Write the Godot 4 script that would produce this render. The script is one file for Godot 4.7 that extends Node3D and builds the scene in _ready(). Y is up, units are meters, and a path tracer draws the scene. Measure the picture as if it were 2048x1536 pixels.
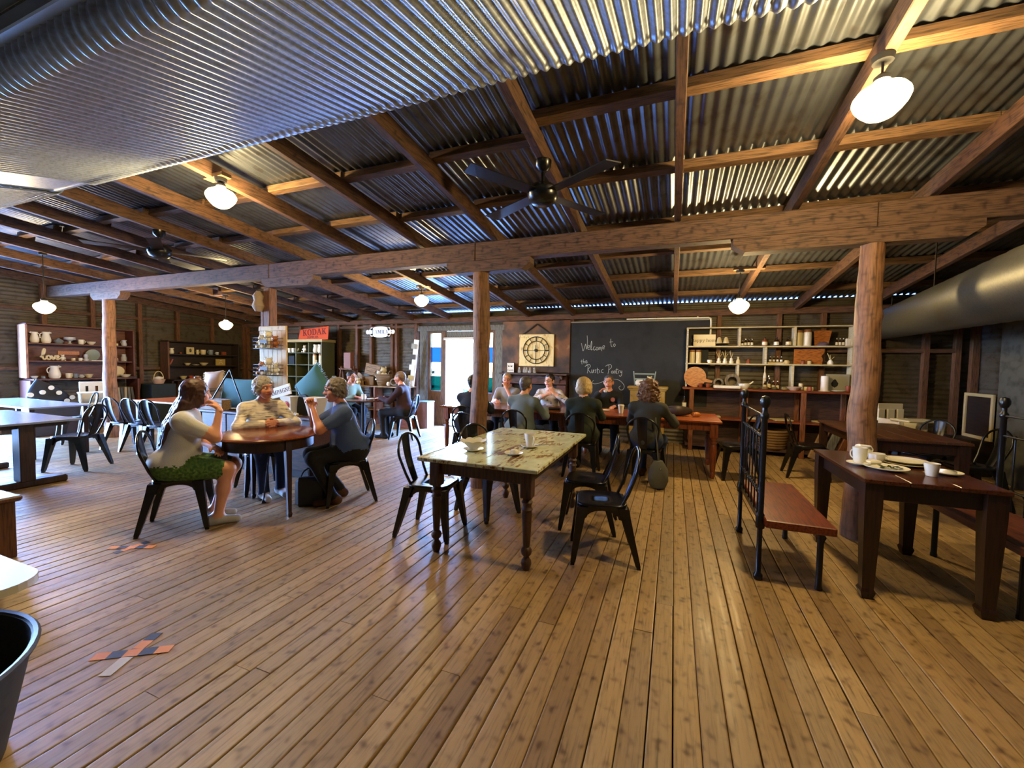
extends Node3D
# A corrugated-iron barn cafe: long timber shed, pendant lamps, diners at old tables, shelves of crockery along the walls.

# ---------------------------------------------------------------- mesh builder
class MB:
	var v := PackedVector3Array()
	var n := PackedVector3Array()
	var u := PackedVector2Array()
	var ix := PackedInt32Array()

	func tri(a: Vector3, b: Vector3, c: Vector3) -> MB:
		var nn := (b - a).cross(c - a).normalized()
		var k := v.size()
		v.append_array(PackedVector3Array([a, b, c]))
		n.append_array(PackedVector3Array([nn, nn, nn]))
		u.append_array(PackedVector2Array([Vector2(0, 1), Vector2(1, 1), Vector2(1, 0)]))
		ix.append_array(PackedInt32Array([k, k + 2, k + 1]))
		return self

	# corners run counter-clockwise seen from outside
	func quad(a: Vector3, b: Vector3, c: Vector3, d: Vector3) -> MB:
		var nn := (c - a).cross(d - b).normalized()
		var k := v.size()
		v.append_array(PackedVector3Array([a, b, c, d]))
		n.append_array(PackedVector3Array([nn, nn, nn, nn]))
		u.append_array(PackedVector2Array([Vector2(0, 1), Vector2(1, 1), Vector2(1, 0), Vector2(0, 0)]))
		ix.append_array(PackedInt32Array([k, k + 2, k + 1, k, k + 3, k + 2]))
		return self

	func qo(a: Vector3, b: Vector3, c: Vector3, d: Vector3, ctr: Vector3) -> void:
		if (c - a).cross(d - b).dot((a + b + c + d) * 0.25 - ctr) < 0.0:
			quad(d, c, b, a)
		else:
			quad(a, b, c, d)

	# box with chamfered edges
	func box(c: Vector3, s: Vector3, bev := 0.004, b := Basis()) -> MB:
		var h := s * 0.5
		var e: float = minf(bev, minf(h.x, minf(h.y, h.z)) * 0.6)
		var p := {}
		for sx in [-1, 1]:
			for sy in [-1, 1]:
				for sz in [-1, 1]:
					p[[sx, sy, sz, 0]] = c + b * Vector3(sx * h.x, sy * (h.y - e), sz * (h.z - e))
					p[[sx, sy, sz, 1]] = c + b * Vector3(sx * (h.x - e), sy * h.y, sz * (h.z - e))
					p[[sx, sy, sz, 2]] = c + b * Vector3(sx * (h.x - e), sy * (h.y - e), sz * h.z)
		for s1 in [-1, 1]:
			qo(p[[s1, -1, -1, 0]], p[[s1, 1, -1, 0]], p[[s1, 1, 1, 0]], p[[s1, -1, 1, 0]], c)
			qo(p[[-1, s1, -1, 1]], p[[1, s1, -1, 1]], p[[1, s1, 1, 1]], p[[-1, s1, 1, 1]], c)
			qo(p[[-1, -1, s1, 2]], p[[1, -1, s1, 2]], p[[1, 1, s1, 2]], p[[-1, 1, s1, 2]], c)
			for s2 in [-1, 1]:
				qo(p[[s1, s2, -1, 0]], p[[s1, s2, 1, 0]], p[[s1, s2, 1, 1]], p[[s1, s2, -1, 1]], c)
				qo(p[[s1, -1, s2, 0]], p[[s1, 1, s2, 0]], p[[s1, 1, s2, 2]], p[[s1, -1, s2, 2]], c)
				qo(p[[-1, s1, s2, 1]], p[[1, s1, s2, 1]], p[[1, s1, s2, 2]], p[[-1, s1, s2, 2]], c)
				for s3 in [-1, 1]:
					var a: Vector3 = p[[s1, s2, s3, 0]]
					var q: Vector3 = p[[s1, s2, s3, 1]]
					var r: Vector3 = p[[s1, s2, s3, 2]]
					if (q - a).cross(r - a).dot(a - c) < 0.0:
						tri(a, r, q)
					else:
						tri(a, q, r)
		return self

	# plain 12-triangle box
	func slab(c: Vector3, s: Vector3, b := Basis()) -> MB:
		var h := s * 0.5
		var x := b.x * h.x
		var y := b.y * h.y
		var z := b.z * h.z
		quad(c + x - y + z, c + x - y - z, c + x + y - z, c + x + y + z)
		quad(c - x - y - z, c - x - y + z, c - x + y + z, c - x + y - z)
		quad(c - x + y + z, c + x + y + z, c + x + y - z, c - x + y - z)
		quad(c - x - y - z, c + x - y - z, c + x - y + z, c - x - y + z)
		quad(c - x - y + z, c + x - y + z, c + x + y + z, c - x + y + z)
		quad(c + x - y - z, c - x - y - z, c - x + y - z, c + x + y - z)
		return self

	# profile points (radius, height); upwards on the outside
	func lathe(pf: Array, seg := 20, at := Transform3D()) -> MB:
		var m := pf.size()
		for k in m - 1:
			var p: Vector2 = pf[k]
			var q: Vector2 = pf[k + 1]
			if p.distance_to(q) < 1e-6:
				continue
			var nn := Vector2(q.y - p.y, p.x - q.x).normalized()
			var n0 := nn
			var n1 := nn
			if k > 0:
				var w := Vector2(p.y - pf[k - 1].y, pf[k - 1].x - p.x).normalized()
				if w.dot(nn) > 0.72:
					n0 = (nn + w).normalized()
			if k < m - 2:
				var w := Vector2(pf[k + 2].y - q.y, q.x - pf[k + 2].x).normalized()
				if w.dot(nn) > 0.72:
					n1 = (nn + w).normalized()
			var base := v.size()
			for j in seg + 1:
				var a := TAU * j / seg
				var cs := cos(a)
				var sn := sin(a)
				v.append(at * Vector3(p.x * cs, p.y, p.x * sn))
				v.append(at * Vector3(q.x * cs, q.y, q.x * sn))
				n.append((at.basis * Vector3(n0.x * cs, n0.y, n0.x * sn)).normalized())
				n.append((at.basis * Vector3(n1.x * cs, n1.y, n1.x * sn)).normalized())
				u.append(Vector2(float(j) / seg, float(k) / (m - 1)))
				u.append(Vector2(float(j) / seg, float(k + 1) / (m - 1)))
			for j in seg:
				var o := base + j * 2
				ix.append_array(PackedInt32Array([o, o + 2, o + 1, o + 1, o + 2, o + 3]))
		return self

	# swept tube along points; r is one radius or an array of them; sx flattens across
	func tube(path: Array, r, seg := 8, caps := true, up := Vector3.UP, flat := 1.0) -> MB:
		var m := path.size()
		var rad: Array = r if r is Array else []
		var side := Vector3.ZERO
		var base := v.size()
		for k in m:
			var t: Vector3 = (path[mini(k + 1, m - 1)] - path[maxi(k - 1, 0)]).normalized()
			if k == 0:
				side = t.cross(up)
				if side.length() < 0.05:
					side = t.cross(Vector3(1, 0, 0.01))
			side = (side - t * side.dot(t)).normalized()
			var w := side.cross(t)
			var rr: float = rad[k] if rad.size() else float(r)
			for j in seg + 1:
				var a := TAU * j / seg
				var d := side * cos(a) + w * sin(a)
				v.append(path[k] + side * cos(a) * rr + w * sin(a) * rr * flat)
				n.append(d)
				u.append(Vector2(float(j) / seg, float(k) / (m - 1)))
		for k in m - 1:
			for j in seg:
				var o := base + k * (seg + 1) + j
				var q := o + seg + 1
				ix.append_array(PackedInt32Array([o, o + 1, q, o + 1, q + 1, q]))
		if caps:
			for e in 2:
				var k: int = 0 if e == 0 else m - 1
				var t: Vector3 = (path[0] - path[1]).normalized() if e == 0 else (path[m - 1] - path[m - 2]).normalized()
				var o := v.size()
				v.append(path[k])
				n.append(t)
				u.append(Vector2(0.5, 0.5))
				for j in seg + 1:
					v.append(v[base + k * (seg + 1) + j])
					n.append(t)
					u.append(Vector2(0.5, 0.5))
				for j in seg:
					if e == 0:
						ix.append_array(PackedInt32Array([o, o + 2 + j, o + 1 + j]))
					else:
						ix.append_array(PackedInt32Array([o, o + 1 + j, o + 2 + j]))
		return self

	# tube with fixed square-ish section, stations [centre, half width x, half depth z]
	func post(st: Array, rot := 0.0) -> MB:
		for k in st.size() - 1:
			var a: Array = st[k]
			var b: Array = st[k + 1]
			var A := []
			var B := []
			for s in [Vector2(1, 1), Vector2(-1, 1), Vector2(-1, -1), Vector2(1, -1)]:
				var o: Vector2 = s
				A.append(a[0] + Vector3(o.x * a[1], 0, o.y * a[2]).rotated(Vector3.UP, rot))
				B.append(b[0] + Vector3(o.x * b[1], 0, o.y * b[2]).rotated(Vector3.UP, rot))
			var c: Vector3 = (a[0] + b[0]) * 0.5
			for j in 4:
				qo(A[j], A[(j + 1) % 4], B[(j + 1) % 4], B[j], c)
			if k == 0:
				qo(A[0], A[1], A[2], A[3], c)
			if k == st.size() - 2:
				qo(B[0], B[1], B[2], B[3], c)
		return self

	# polygon in x,y extruded by depth along z (centred)
	func prism(poly: PackedVector2Array, depth: float, at := Transform3D(), bev := 0.0) -> MB:
		var p := poly.duplicate()
		if Geometry2D.is_polygon_clockwise(p):
			p.reverse()
		var t := Geometry2D.triangulate_polygon(p)
		var h := depth * 0.5
		var z := at.basis.z.normalized()
		var lo := Vector2(1e9, 1e9)
		var hi := Vector2(-1e9, -1e9)
		for q in p:
			lo = lo.min(q)
			hi = hi.max(q)
		for e in [1.0, -1.0]:
			var k := v.size()
			for q in p:
				v.append(at * Vector3(q.x, q.y, h * e))
				n.append(z * e)
				u.append(Vector2((q.x - lo.x) / maxf(hi.x - lo.x, 1e-5), 1.0 - (q.y - lo.y) / maxf(hi.y - lo.y, 1e-5)))
			for j in range(0, t.size(), 3):
				# triangles of either winding: orient by their normal
				var a: Vector3 = v[k + t[j]]
				var b: Vector3 = v[k + t[j + 1]]
				var c: Vector3 = v[k + t[j + 2]]
				if (b - a).cross(c - a).dot(z * e) > 0.0:
					ix.append_array(PackedInt32Array([k + t[j], k + t[j + 2], k + t[j + 1]]))
				else:
					ix.append_array(PackedInt32Array([k + t[j], k + t[j + 1], k + t[j + 2]]))
		for j in p.size():
			var q := p[j]
			var r := p[(j + 1) % p.size()]
			quad(at * Vector3(q.x, q.y, -h), at * Vector3(r.x, r.y, -h), at * Vector3(r.x, r.y, h), at * Vector3(q.x, q.y, h))
		return self

	func ball(c: Vector3, r: Vector3, seg := 12, rings := 8) -> MB:
		var pf := []
		for k in rings + 1:
			var a := -PI / 2 + PI * k / rings
			pf.append(Vector2(maxf(cos(a), 0.0), sin(a)))
		return lathe(pf, seg, Transform3D(Basis.from_scale(r), c))

	# open or closed grid of points, smooth
	func grid(rows: Array) -> MB:
		var base := v.size()
		var w: int = rows[0].size()
		for k in rows.size():
			for j in w:
				v.append(rows[k][j])
				var dj: Vector3 = rows[k][mini(j + 1, w - 1)] - rows[k][maxi(j - 1, 0)]
				var dk: Vector3 = rows[mini(k + 1, rows.size() - 1)][j] - rows[maxi(k - 1, 0)][j]
				n.append(dj.cross(dk).normalized())
				u.append(Vector2(float(j) / (w - 1), float(k) / (rows.size() - 1)))
		for k in rows.size() - 1:
			for j in w - 1:
				var o := base + k * w + j
				ix.append_array(PackedInt32Array([o, o + w, o + 1, o + 1, o + w, o + w + 1]))
		return self

	func add(o: MB, at := Transform3D()) -> MB:
		var k := v.size()
		for j in o.v.size():
			v.append(at * o.v[j])
			n.append((at.basis * o.n[j]).normalized())
		u.append_array(o.u)
		for j in o.ix:
			ix.append(j + k)
		return self

	func mesh() -> ArrayMesh:
		var a := []
		a.resize(Mesh.ARRAY_MAX)
		a[Mesh.ARRAY_VERTEX] = v
		a[Mesh.ARRAY_NORMAL] = n
		a[Mesh.ARRAY_TEX_UV] = u
		a[Mesh.ARRAY_INDEX] = ix
		var m := ArrayMesh.new()
		m.add_surface_from_arrays(Mesh.PRIMITIVE_TRIANGLES, a)
		return m


# ---------------------------------------------------------------- nodes, names, labels
var taken := {}
var M := {}
var TX := {}
var rng := RandomNumberGenerator.new()

func numbered(nm: String) -> String:
	var k: int = taken.get(nm, 0)
	taken[nm] = k + 1
	return nm if k == 0 else "%s_%03d" % [nm, k]

func tag(o: Node, label := "", category := "", group := "", kind := "") -> Node:
	if label:
		o.set_meta("label", label)
	if category:
		o.set_meta("category", category)
	if group:
		o.set_meta("group", group)
	if kind:
		o.set_meta("kind", kind)
	return o

func thing(nm: String, label: String, category: String, at := Vector3.ZERO, yaw := 0.0, group := "") -> Node3D:
	var o := Node3D.new()
	o.name = numbered(nm)
	add_child(o)
	o.position = at
	o.rotation.y = yaw
	tag(o, label, category, group)
	return o

func as_mesh(m) -> Mesh:
	return m.mesh() if m is MB else m

func part(parent: Node, nm: String, m, material: Material, at := Transform3D(), label := "") -> MeshInstance3D:
	var o := MeshInstance3D.new()
	o.name = nm
	o.mesh = as_mesh(m)
	o.material_override = material
	o.transform = at
	parent.add_child(o, true)
	if label:
		o.set_meta("label", label)
	return o

func solo(nm: String, m, material: Material, label: String, category: String, at := Vector3.ZERO, yaw := 0.0, group := "") -> MeshInstance3D:
	var o := MeshInstance3D.new()
	o.name = numbered(nm)
	o.mesh = as_mesh(m)
	o.material_override = material
	add_child(o)
	o.position = at
	o.rotation.y = yaw
	tag(o, label, category, group)
	return o

func copy(src: Node3D, label: String, at: Vector3, yaw := 0.0, group := "") -> Node3D:
	var o: Node3D = src.duplicate()
	o.name = numbered(str(src.name).rstrip("0123456789").trim_suffix("_"))
	add_child(o)
	o.position = at
	o.rotation.y = yaw
	tag(o, label, "", group)
	return o

func structure(nm: String) -> Node3D:
	var o := Node3D.new()
	o.name = nm
	add_child(o)
	o.set_meta("kind", "structure")
	return o

func T(x: float, y: float, z: float, yaw := 0.0, pitch := 0.0, roll := 0.0) -> Transform3D:
	return Transform3D(Basis.from_euler(Vector3(pitch, yaw, roll)), Vector3(x, y, z))

# ---------------------------------------------------------------- materials
func noise_tex(nm: String, freq: float, ramp: Array, type := FastNoiseLite.TYPE_SIMPLEX_SMOOTH, size := 512, octaves := 4, sd := 1, normal := false) -> NoiseTexture2D:
	var f := FastNoiseLite.new()
	f.noise_type = type
	f.frequency = freq
	f.fractal_octaves = octaves
	f.seed = sd
	var t := NoiseTexture2D.new()
	t.width = size
	t.height = size
	t.seamless = true
	t.noise = f
	if normal:
		t.as_normal_map = true
		t.bump_strength = 4.0
	else:
		var g := Gradient.new()
		var offs := PackedFloat32Array()
		var cols := PackedColorArray()
		for k in ramp.size():
			offs.append(ramp[k][0])
			cols.append(ramp[k][1] if ramp[k][1] is Color else Color(ramp[k][1], ramp[k][1], ramp[k][1]))
		g.offsets = offs
		g.colors = cols
		t.color_ramp = g
	TX[nm] = t
	return t

func mat(nm: String, c: Color, rough := 0.6, metal := 0.0) -> StandardMaterial3D:
	var m := StandardMaterial3D.new()
	m.resource_name = nm
	m.albedo_color = c
	m.roughness = rough
	m.metallic = metal
	M[nm] = m
	return m

func tp(m: StandardMaterial3D, tex: String, scale: Vector3, world := true, off := Vector3.ZERO) -> StandardMaterial3D:
	m.albedo_texture = TX[tex]
	m.uv1_triplanar = true
	m.uv1_world_triplanar = world
	m.uv1_scale = scale
	m.uv1_offset = off
	return m

# wood with its grain along one axis: "x", "y" or "z"
func wood(nm: String, c: Color, axis: String, rough := 0.6, world := true, fine := 9.0, off := Vector3.ZERO, stain := "") -> StandardMaterial3D:
	var m := mat(nm, c, rough)
	var s := Vector3(fine, fine, fine)
	s["xyz".find(axis)] = fine * 0.07
	tp(m, "grain", s, world, off)
	if stain:
		m.detail_enabled = true
		m.detail_blend_mode = BaseMaterial3D.BLEND_MODE_MUL
		m.detail_albedo = TX[stain]
		m.detail_uv_layer = BaseMaterial3D.DETAIL_UV_2
		m.uv2_triplanar = true
		m.uv2_world_triplanar = world
		m.uv2_scale = Vector3(0.9, 0.9, 0.9)
	return m

const ROOF_SLOPE := 0.102
const ROOF_WALL := 2.705    # underside of the iron above the back wall
const BACK := -8.6
const LEFT := -11.85
const RIGHT := 4.3
const FRONT := 3.4

func roof_y(z: float, off := 0.0) -> float:
	return ROOF_WALL + off + ROOF_SLOPE * (z - BACK)

func _ready() -> void:
	rng.seed = 20240711
	# camera
	var cam := Camera3D.new()
	cam.name = "camera"
	add_child(cam)
	cam.position = Vector3(0, 1.48, 0)
	cam.rotation_degrees = Vector3(-2.7, 21.33, 0.916)
	cam.fov = 2.0 * rad_to_deg(atan(768.0 / 828.0))
	cam.near = 0.03
	cam.far = 300.0
	cam.current = true
	# sky and exposure
	var env := Environment.new()
	env.background_mode = Environment.BG_SKY
	var sky := Sky.new()
	var sm := ProceduralSkyMaterial.new()
	sm.sky_top_color = Color(0.40, 0.60, 1.0)
	sm.sky_horizon_color = Color(0.70, 0.84, 1.0)
	sm.ground_horizon_color = Color(0.60, 0.66, 0.70)
	sm.ground_bottom_color = Color(0.42, 0.44, 0.42)
	sm.sun_angle_max = 1.0
	sky.sky_material = sm
	env.sky = sky
	env.background_energy_multiplier = 200.0
	env.tonemap_mode = Environment.TONE_MAPPER_LINEAR
	env.tonemap_exposure = 1.0
	env.sdfgi_enabled = true
	env.ssao_enabled = true
	env.ssil_enabled = true
	var we := WorldEnvironment.new()
	we.name = "world_environment"
	we.environment = env
	add_child(we)
	make_materials()
	build_shell()
	build_roof()
	build_frame()
	build_lamps()
	build_furniture()
	build_doorway()
	build_fireplace()
	build_blackboard()
	build_white_shelf()
	build_goods()
	build_tableware()
	build_fans()
	build_people()

func make_materials() -> void:
	noise_tex("grain", 0.018, [[0.0, 0.42], [0.32, 0.72], [0.5, 0.9], [0.75, 1.0], [1.0, 0.82]], FastNoiseLite.TYPE_SIMPLEX_SMOOTH, 512, 5, 3)
	noise_tex("grain_soft", 0.018, [[0.0, 0.62], [0.25, 0.86], [0.5, 0.96], [1.0, 1.0]], FastNoiseLite.TYPE_SIMPLEX_SMOOTH, 512, 5, 4)
	noise_tex("stain", 0.022, [[0.0, Color(0.58, 0.53, 0.49)], [0.14, Color(0.82, 0.79, 0.76)], [0.28, Color(0.95, 0.94, 0.93)], [0.5, Color(1, 1, 1)], [1.0, Color(1, 0.98, 0.94)]], FastNoiseLite.TYPE_SIMPLEX_SMOOTH, 512, 2, 11)
	noise_tex("spangle", 0.03, [[0.0, 0.72], [0.4, 0.9], [0.6, 1.0], [1.0, 0.85]], FastNoiseLite.TYPE_CELLULAR, 512, 3, 5)
	noise_tex("rust", 0.012, [[0.0, Color(0.55, 0.46, 0.38)], [0.2, Color(0.8, 0.75, 0.7)], [0.4, Color(0.96, 0.95, 0.93)], [1.0, Color(1, 1, 1)]], FastNoiseLite.TYPE_SIMPLEX_SMOOTH, 512, 5, 21)
	noise_tex("mottle", 0.012, [[0.0, 0.7], [0.5, 0.95], [1.0, 1.0]], FastNoiseLite.TYPE_SIMPLEX_SMOOTH, 256, 4, 9)
	noise_tex("weave", 0.16, [[0.0, 0.7], [0.5, 0.95], [1.0, 1.0]], FastNoiseLite.TYPE_SIMPLEX_SMOOTH, 256, 2, 15)
	# floor boards in six tones
	var tones := [Color(0.62, 0.51, 0.345), Color(0.66, 0.545, 0.37), Color(0.57, 0.46, 0.31), Color(0.64, 0.52, 0.34), Color(0.60, 0.50, 0.35), Color(0.68, 0.565, 0.385)]
	for k in 6:
		var m := wood("floor_board_%d" % k, tones[k], "z", 0.46, true, 5.0 + 0.5 * k, Vector3(0.37 * k, 0.2 * k, 0.53 * k), "stain")
		m.albedo_texture = TX.grain_soft
		m.uv2_scale = Vector3(1.1, 1.1, 0.9)
		m.roughness_texture = TX.mottle
		m.roughness = 0.5
		m.metallic_specular = 0.5
	mat("underfloor", Color(0.05, 0.035, 0.025), 0.95)
	# timbers
	var red := Color(0.37, 0.255, 0.17)
	wood("rafter", red, "z", 0.75, true, 7.0, Vector3.ZERO, "stain")
	wood("purlin", Color(0.43, 0.315, 0.205), "x", 0.75, true, 7.0)
	wood("beam", Color(0.40, 0.295, 0.22), "x", 0.75, true, 6.0, Vector3.ZERO, "stain")
	wood("stud", Color(0.45, 0.30, 0.19), "y", 0.75, true, 7.0)
	wood("log", Color(0.54, 0.385, 0.265), "y", 0.7, true, 5.0, Vector3.ZERO, "stain")
	wood("plate", Color(0.42, 0.29, 0.19), "x", 0.8, true, 7.0)
	# iron
	var g := mat("roof_iron", Color(0.45, 0.48, 0.52), 0.36, 0.85)
	tp(g, "rust", Vector3(0.6, 0.6, 0.6))
	g = mat("wall_iron", Color(0.37, 0.345, 0.29), 0.6, 0.4)
	tp(g, "rust", Vector3(0.8, 0.8, 0.8))
	g = mat("new_iron", Color(0.70, 0.76, 0.84), 0.36, 0.65)
	tp(g, "spangle", Vector3(2.2, 2.2, 2.2))
	g = mat("flashing", Color(0.66, 0.68, 0.68), 0.35, 0.8)
	g = mat("duct_iron", Color(0.38, 0.38, 0.33), 0.42, 0.8)
	tp(g, "spangle", Vector3(3, 3, 3))
	mat("backing", Color(0.10, 0.08, 0.06), 0.95)
	g = mat("fibro", Color(0.36, 0.36, 0.32), 0.9)
	tp(g, "mottle", Vector3(1.5, 1.5, 1.5))
	wood("grey_wood", Color(0.47, 0.47, 0.43), "y", 0.8, true, 8.0)
	wood("door_wood", Color(0.45, 0.33, 0.22), "y", 0.7, true, 7.0)
	mat("black_metal", Color(0.035, 0.035, 0.038), 0.26, 0.0)
	mat("black_matt", Color(0.03, 0.03, 0.032), 0.7)
	mat("rubber", Color(0.03, 0.03, 0.03), 0.9)
	mat("iron_black", Color(0.045, 0.05, 0.06), 0.35, 0.2)
	g = mat("lamp_glass", Color(1, 0.97, 0.9), 0.3)
	g.emission_enabled = true
	g.emission = Color(1.0, 0.90, 0.66)
	g.emission_energy_multiplier = 5.0
	mat("chrome", Color(0.75, 0.76, 0.78), 0.2, 1.0)
	g = mat("tub_iron", Color(0.22, 0.23, 0.22), 0.6, 0.3)
	tp(g, "spangle", Vector3(2, 2, 2), false)
	mat("cord", Color(0.16, 0.12, 0.08), 0.8)

# one corrugated sheet, waves across x, length along z, unit length; thin but double-faced
func corrugated(waves: int, pitch: float, amp: float, per := 8, length := 1.0) -> MB:
	var mb := MB.new()
	var rows := [[], []]
	var rows2 := [[], []]
	var cnt := waves * per
	for k in cnt + 1:
		var x := pitch * waves * (float(k) / cnt - 0.5)
		var y := amp * cos(TAU * k / per)
		for e in 2:
			rows[e].append(Vector3(x, y + 0.0008, length * (0.5 - e)))
			rows2[e].append(Vector3(-x, y - 0.0008, length * (0.5 - e)))
	return mb.grid(rows).grid(rows2)

func build_shell() -> void:
	# ---- floor boards
	var fl := structure("floor")
	part(fl, "underfloor", MB.new().slab(Vector3((LEFT + RIGHT) / 2, -0.06, (BACK + FRONT) / 2), Vector3(RIGHT - LEFT + 0.5, 0.06, FRONT - BACK + 0.5)), M.underfloor)
	var bw := 0.1045
	var meshes := []
	for gap in [0.0012, 0.0022, 0.004]:
		var h: float = bw / 2 - gap
		var b := MB.new()
		var pr := [Vector2(-h, -0.03), Vector2(h, -0.03), Vector2(h, -0.004), Vector2(h - 0.002, -0.0008), Vector2(h - 0.006, 0), Vector2(-h + 0.006, 0), Vector2(-h + 0.002, -0.0008), Vector2(-h, -0.004)]
		b.prism(PackedVector2Array(pr), 1.0)
		meshes.append(b.mesh())
	var planks := []
	var cols := int((RIGHT - LEFT + 0.1) / bw)
	for c in cols:
		var x := LEFT - 0.02 + bw * (c + 0.5)
		var z := FRONT + rng.randf_range(0.0, 2.5)
		while z > BACK - 0.05:
			var l := rng.randf_range(2.2, 4.6)
			var z1 := minf(z, FRONT)
			var z0 := maxf(z - l, BACK - 0.05)
			z -= l
			if z1 - z0 < 0.15:
				continue
			# how large it shows: nearest visible point
			var score := 0.0
			for k in 9:
				var p := Vector3(x, -1.48, lerpf(z0, z1, k / 8.0))
				var f := p.rotated(Vector3.UP, deg_to_rad(-21.33))
				if f.z < -0.6 and absf(f.x / -f.z) < 1.25 and f.y / -f.z > -0.95:
					score += (z1 - z0) / (f.z * f.z * -f.z)
			planks.append([score, x, z0, z1, rng.randi() % 3, rng.randi() % 6, rng.randf_range(-0.0012, 0.0012)])
	planks.sort_custom(func(a, b): return a[0] > b[0])
	var rest := MB.new()
	for k in planks.size():
		var p: Array = planks[k]
		var l: float = p[3] - p[2] - 0.002
		var tf := Transform3D(Basis.from_scale(Vector3(1, 1, l)), Vector3(p[1], p[6], (p[2] + p[3]) / 2))
		if k < 295:
			part(fl, "floor_board", meshes[p[4]], M["floor_board_%d" % p[5]], tf)
		else:
			rest.slab(tf.origin + Vector3(0, -0.015, 0), Vector3(bw - 0.005, 0.03, l))
	var r := part(fl, "far_floor_boards", rest, M.floor_board_0)
	r.set_meta("kind", "stuff")
	r.set_meta("label", "further floor boards of the same worn timber")
	# ---- walls
	var sheet := corrugated(10, 0.076, 0.009, 6).mesh()   # 0.76 high, unit long
	var up_x := Basis(Vector3(0, 1, 0), Vector3(0, 0, 1), Vector3(1, 0, 0))   # waves along y, length along x, normal z
	var wb := structure("wall_back")
	part(wb, "cladding_board", MB.new().slab(Vector3((LEFT - 5.71) / 2, 1.3, BACK - 0.06), Vector3(-5.71 - LEFT, 2.72, 0.04)).slab(Vector3((RIGHT - 3.55) / 2, 1.3, BACK - 0.06), Vector3(RIGHT + 3.55, 2.72, 0.04)).slab(Vector3(-4.63, 2.5, BACK - 0.06), Vector3(2.2, 0.32, 0.04)), M.backing)
	for seg in [[LEFT, -8.9], [-8.9, -5.71], [-3.55, -0.5], [-0.5, 2.0], [2.0, RIGHT]]:
		for row in 4:
			var w: float = seg[1] - seg[0]
			var y := 0.38 + 0.75 * row
			if y > 2.5:
				y = 2.33
			part(wb, "wall_sheet", sheet, M.wall_iron, Transform3D(Basis(up_x.x, up_x.y, up_x.z * (w + 0.04)), Vector3((seg[0] + seg[1]) / 2, y, BACK - 0.02 + 0.003 * (row % 2))))
	part(wb, "wall_sheet", sheet, M.wall_iron, Transform3D(Basis(up_x.x * 0.4, up_x.y, up_x.z * 2.2), Vector3(-4.63, 2.53, BACK - 0.02)))
	for x in [-11.7, -10.6, -9.6, -8.75, -8.25, -7.65, -7.2, -6.55, -6.42, -5.85, -3.45, -2.0, 0.75, 1.7, 2.35, 3.1, 3.72, 4.1]:
		part(wb, "stud", MB.new().box(Vector3(x, 1.26, BACK + 0.045), Vector3(0.075, 2.52, 0.09), 0.004), M.stud)
	part(wb, "top_plate", MB.new().box(Vector3((LEFT + RIGHT) / 2, 2.49, BACK + 0.06), Vector3(RIGHT - LEFT, 0.11, 0.12), 0.006), M.plate)
	for nz in [[-11.7, -8.75, 2.28], [-8.2, -5.75, 2.36], [2.4, 4.1, 1.8], [-11.7, -8.8, 1.2]]:
		part(wb, "nogging", MB.new().box(Vector3((nz[0] + nz[1]) / 2, nz[2], BACK + 0.045), Vector3(nz[1] - nz[0], 0.06, 0.085), 0.004), M.plate)
	# left wall, with its wide barn doorway towards the camera
	var up_z := Basis(Vector3(0, 1, 0), Vector3(1, 0, 0), Vector3(0, 0, -1))
	var wl := structure("wall_left")
	part(wl, "cladding_board", MB.new().slab(Vector3(LEFT - 0.06, 1.65, -6.15), Vector3(0.04, 3.4, 5.1)).slab(Vector3(LEFT - 0.06, 1.9, 1.2), Vector3(0.04, 4.2, 4.5)).slab(Vector3(LEFT - 0.06, 3.35, -0.5), Vector3(0.04, 1.2, 6.4)), M.backing)
	for row in 5:
		for sgm in [[-8.65, -6.1], [-6.1, -3.6]]:
			part(wl, "wall_sheet", sheet, M.wall_iron, Transform3D(Basis(up_z.x, up_z.y, up_z.z * 2.56), Vector3(LEFT - 0.02, 0.38 + 0.75 * row, (sgm[0] + sgm[1]) / 2)))
	for z in [-3.68, -4.35, -5.1, -5.95, -6.75, -7.6, -8.5]:
		part(wl, "stud", MB.new().box(Vector3(LEFT + 0.045, roof_y(z) / 2 - 0.05, z), Vector3(0.09, roof_y(z) - 0.1, 0.08), 0.004), M.stud)
	part(wl, "stud", MB.new().box(Vector3(LEFT + 0.05, 1.6, -1.0), Vector3(0.12, 3.2, 0.12), 0.004), M.stud)
	part(wl, "top_plate", MB.new().box(Vector3(LEFT + 0.05, 2.85, -0.5), Vector3(0.12, 0.2, 6.4), 0.004), M.rafter)
	for y in [2.42, 1.25]:
		part(wl, "nogging", MB.new().box(Vector3(LEFT + 0.04, y, -6.1), Vector3(0.08, 0.07, 4.9), 0.004), M.rafter)
	# right wall
	var wr := structure("wall_right")
	part(wr, "cladding_board", MB.new().slab(Vector3(RIGHT + 0.06, 2.0, -2.6), Vector3(0.04, 4.2, 12.2)), M.backing)
	for row in 5:
		for k in 3:
			part(wr, "wall_sheet", sheet, M.wall_iron, Transform3D(Basis(up_z.x, up_z.y, up_z.z * 4.0), Vector3(RIGHT + 0.02, 0.38 + 0.75 * row, -6.6 + 4.0 * k)))
	for z in [-8.45, -7.6, -6.6, -5.6, -4.6]:
		part(wr, "stud", MB.new().box(Vector3(RIGHT - 0.045, 1.3, z), Vector3(0.09, 2.6, 0.08), 0.004), M.stud)
	part(wr, "lining_sheet", MB.new().box(Vector3(4.16, 1.55, -5.2), Vector3(0.04, 3.1, 5.0), 0.004), M.fibro, Transform3D(), "grey cement lining sheet")
	# wall behind the camera
	var wf := structure("wall_front")
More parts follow.
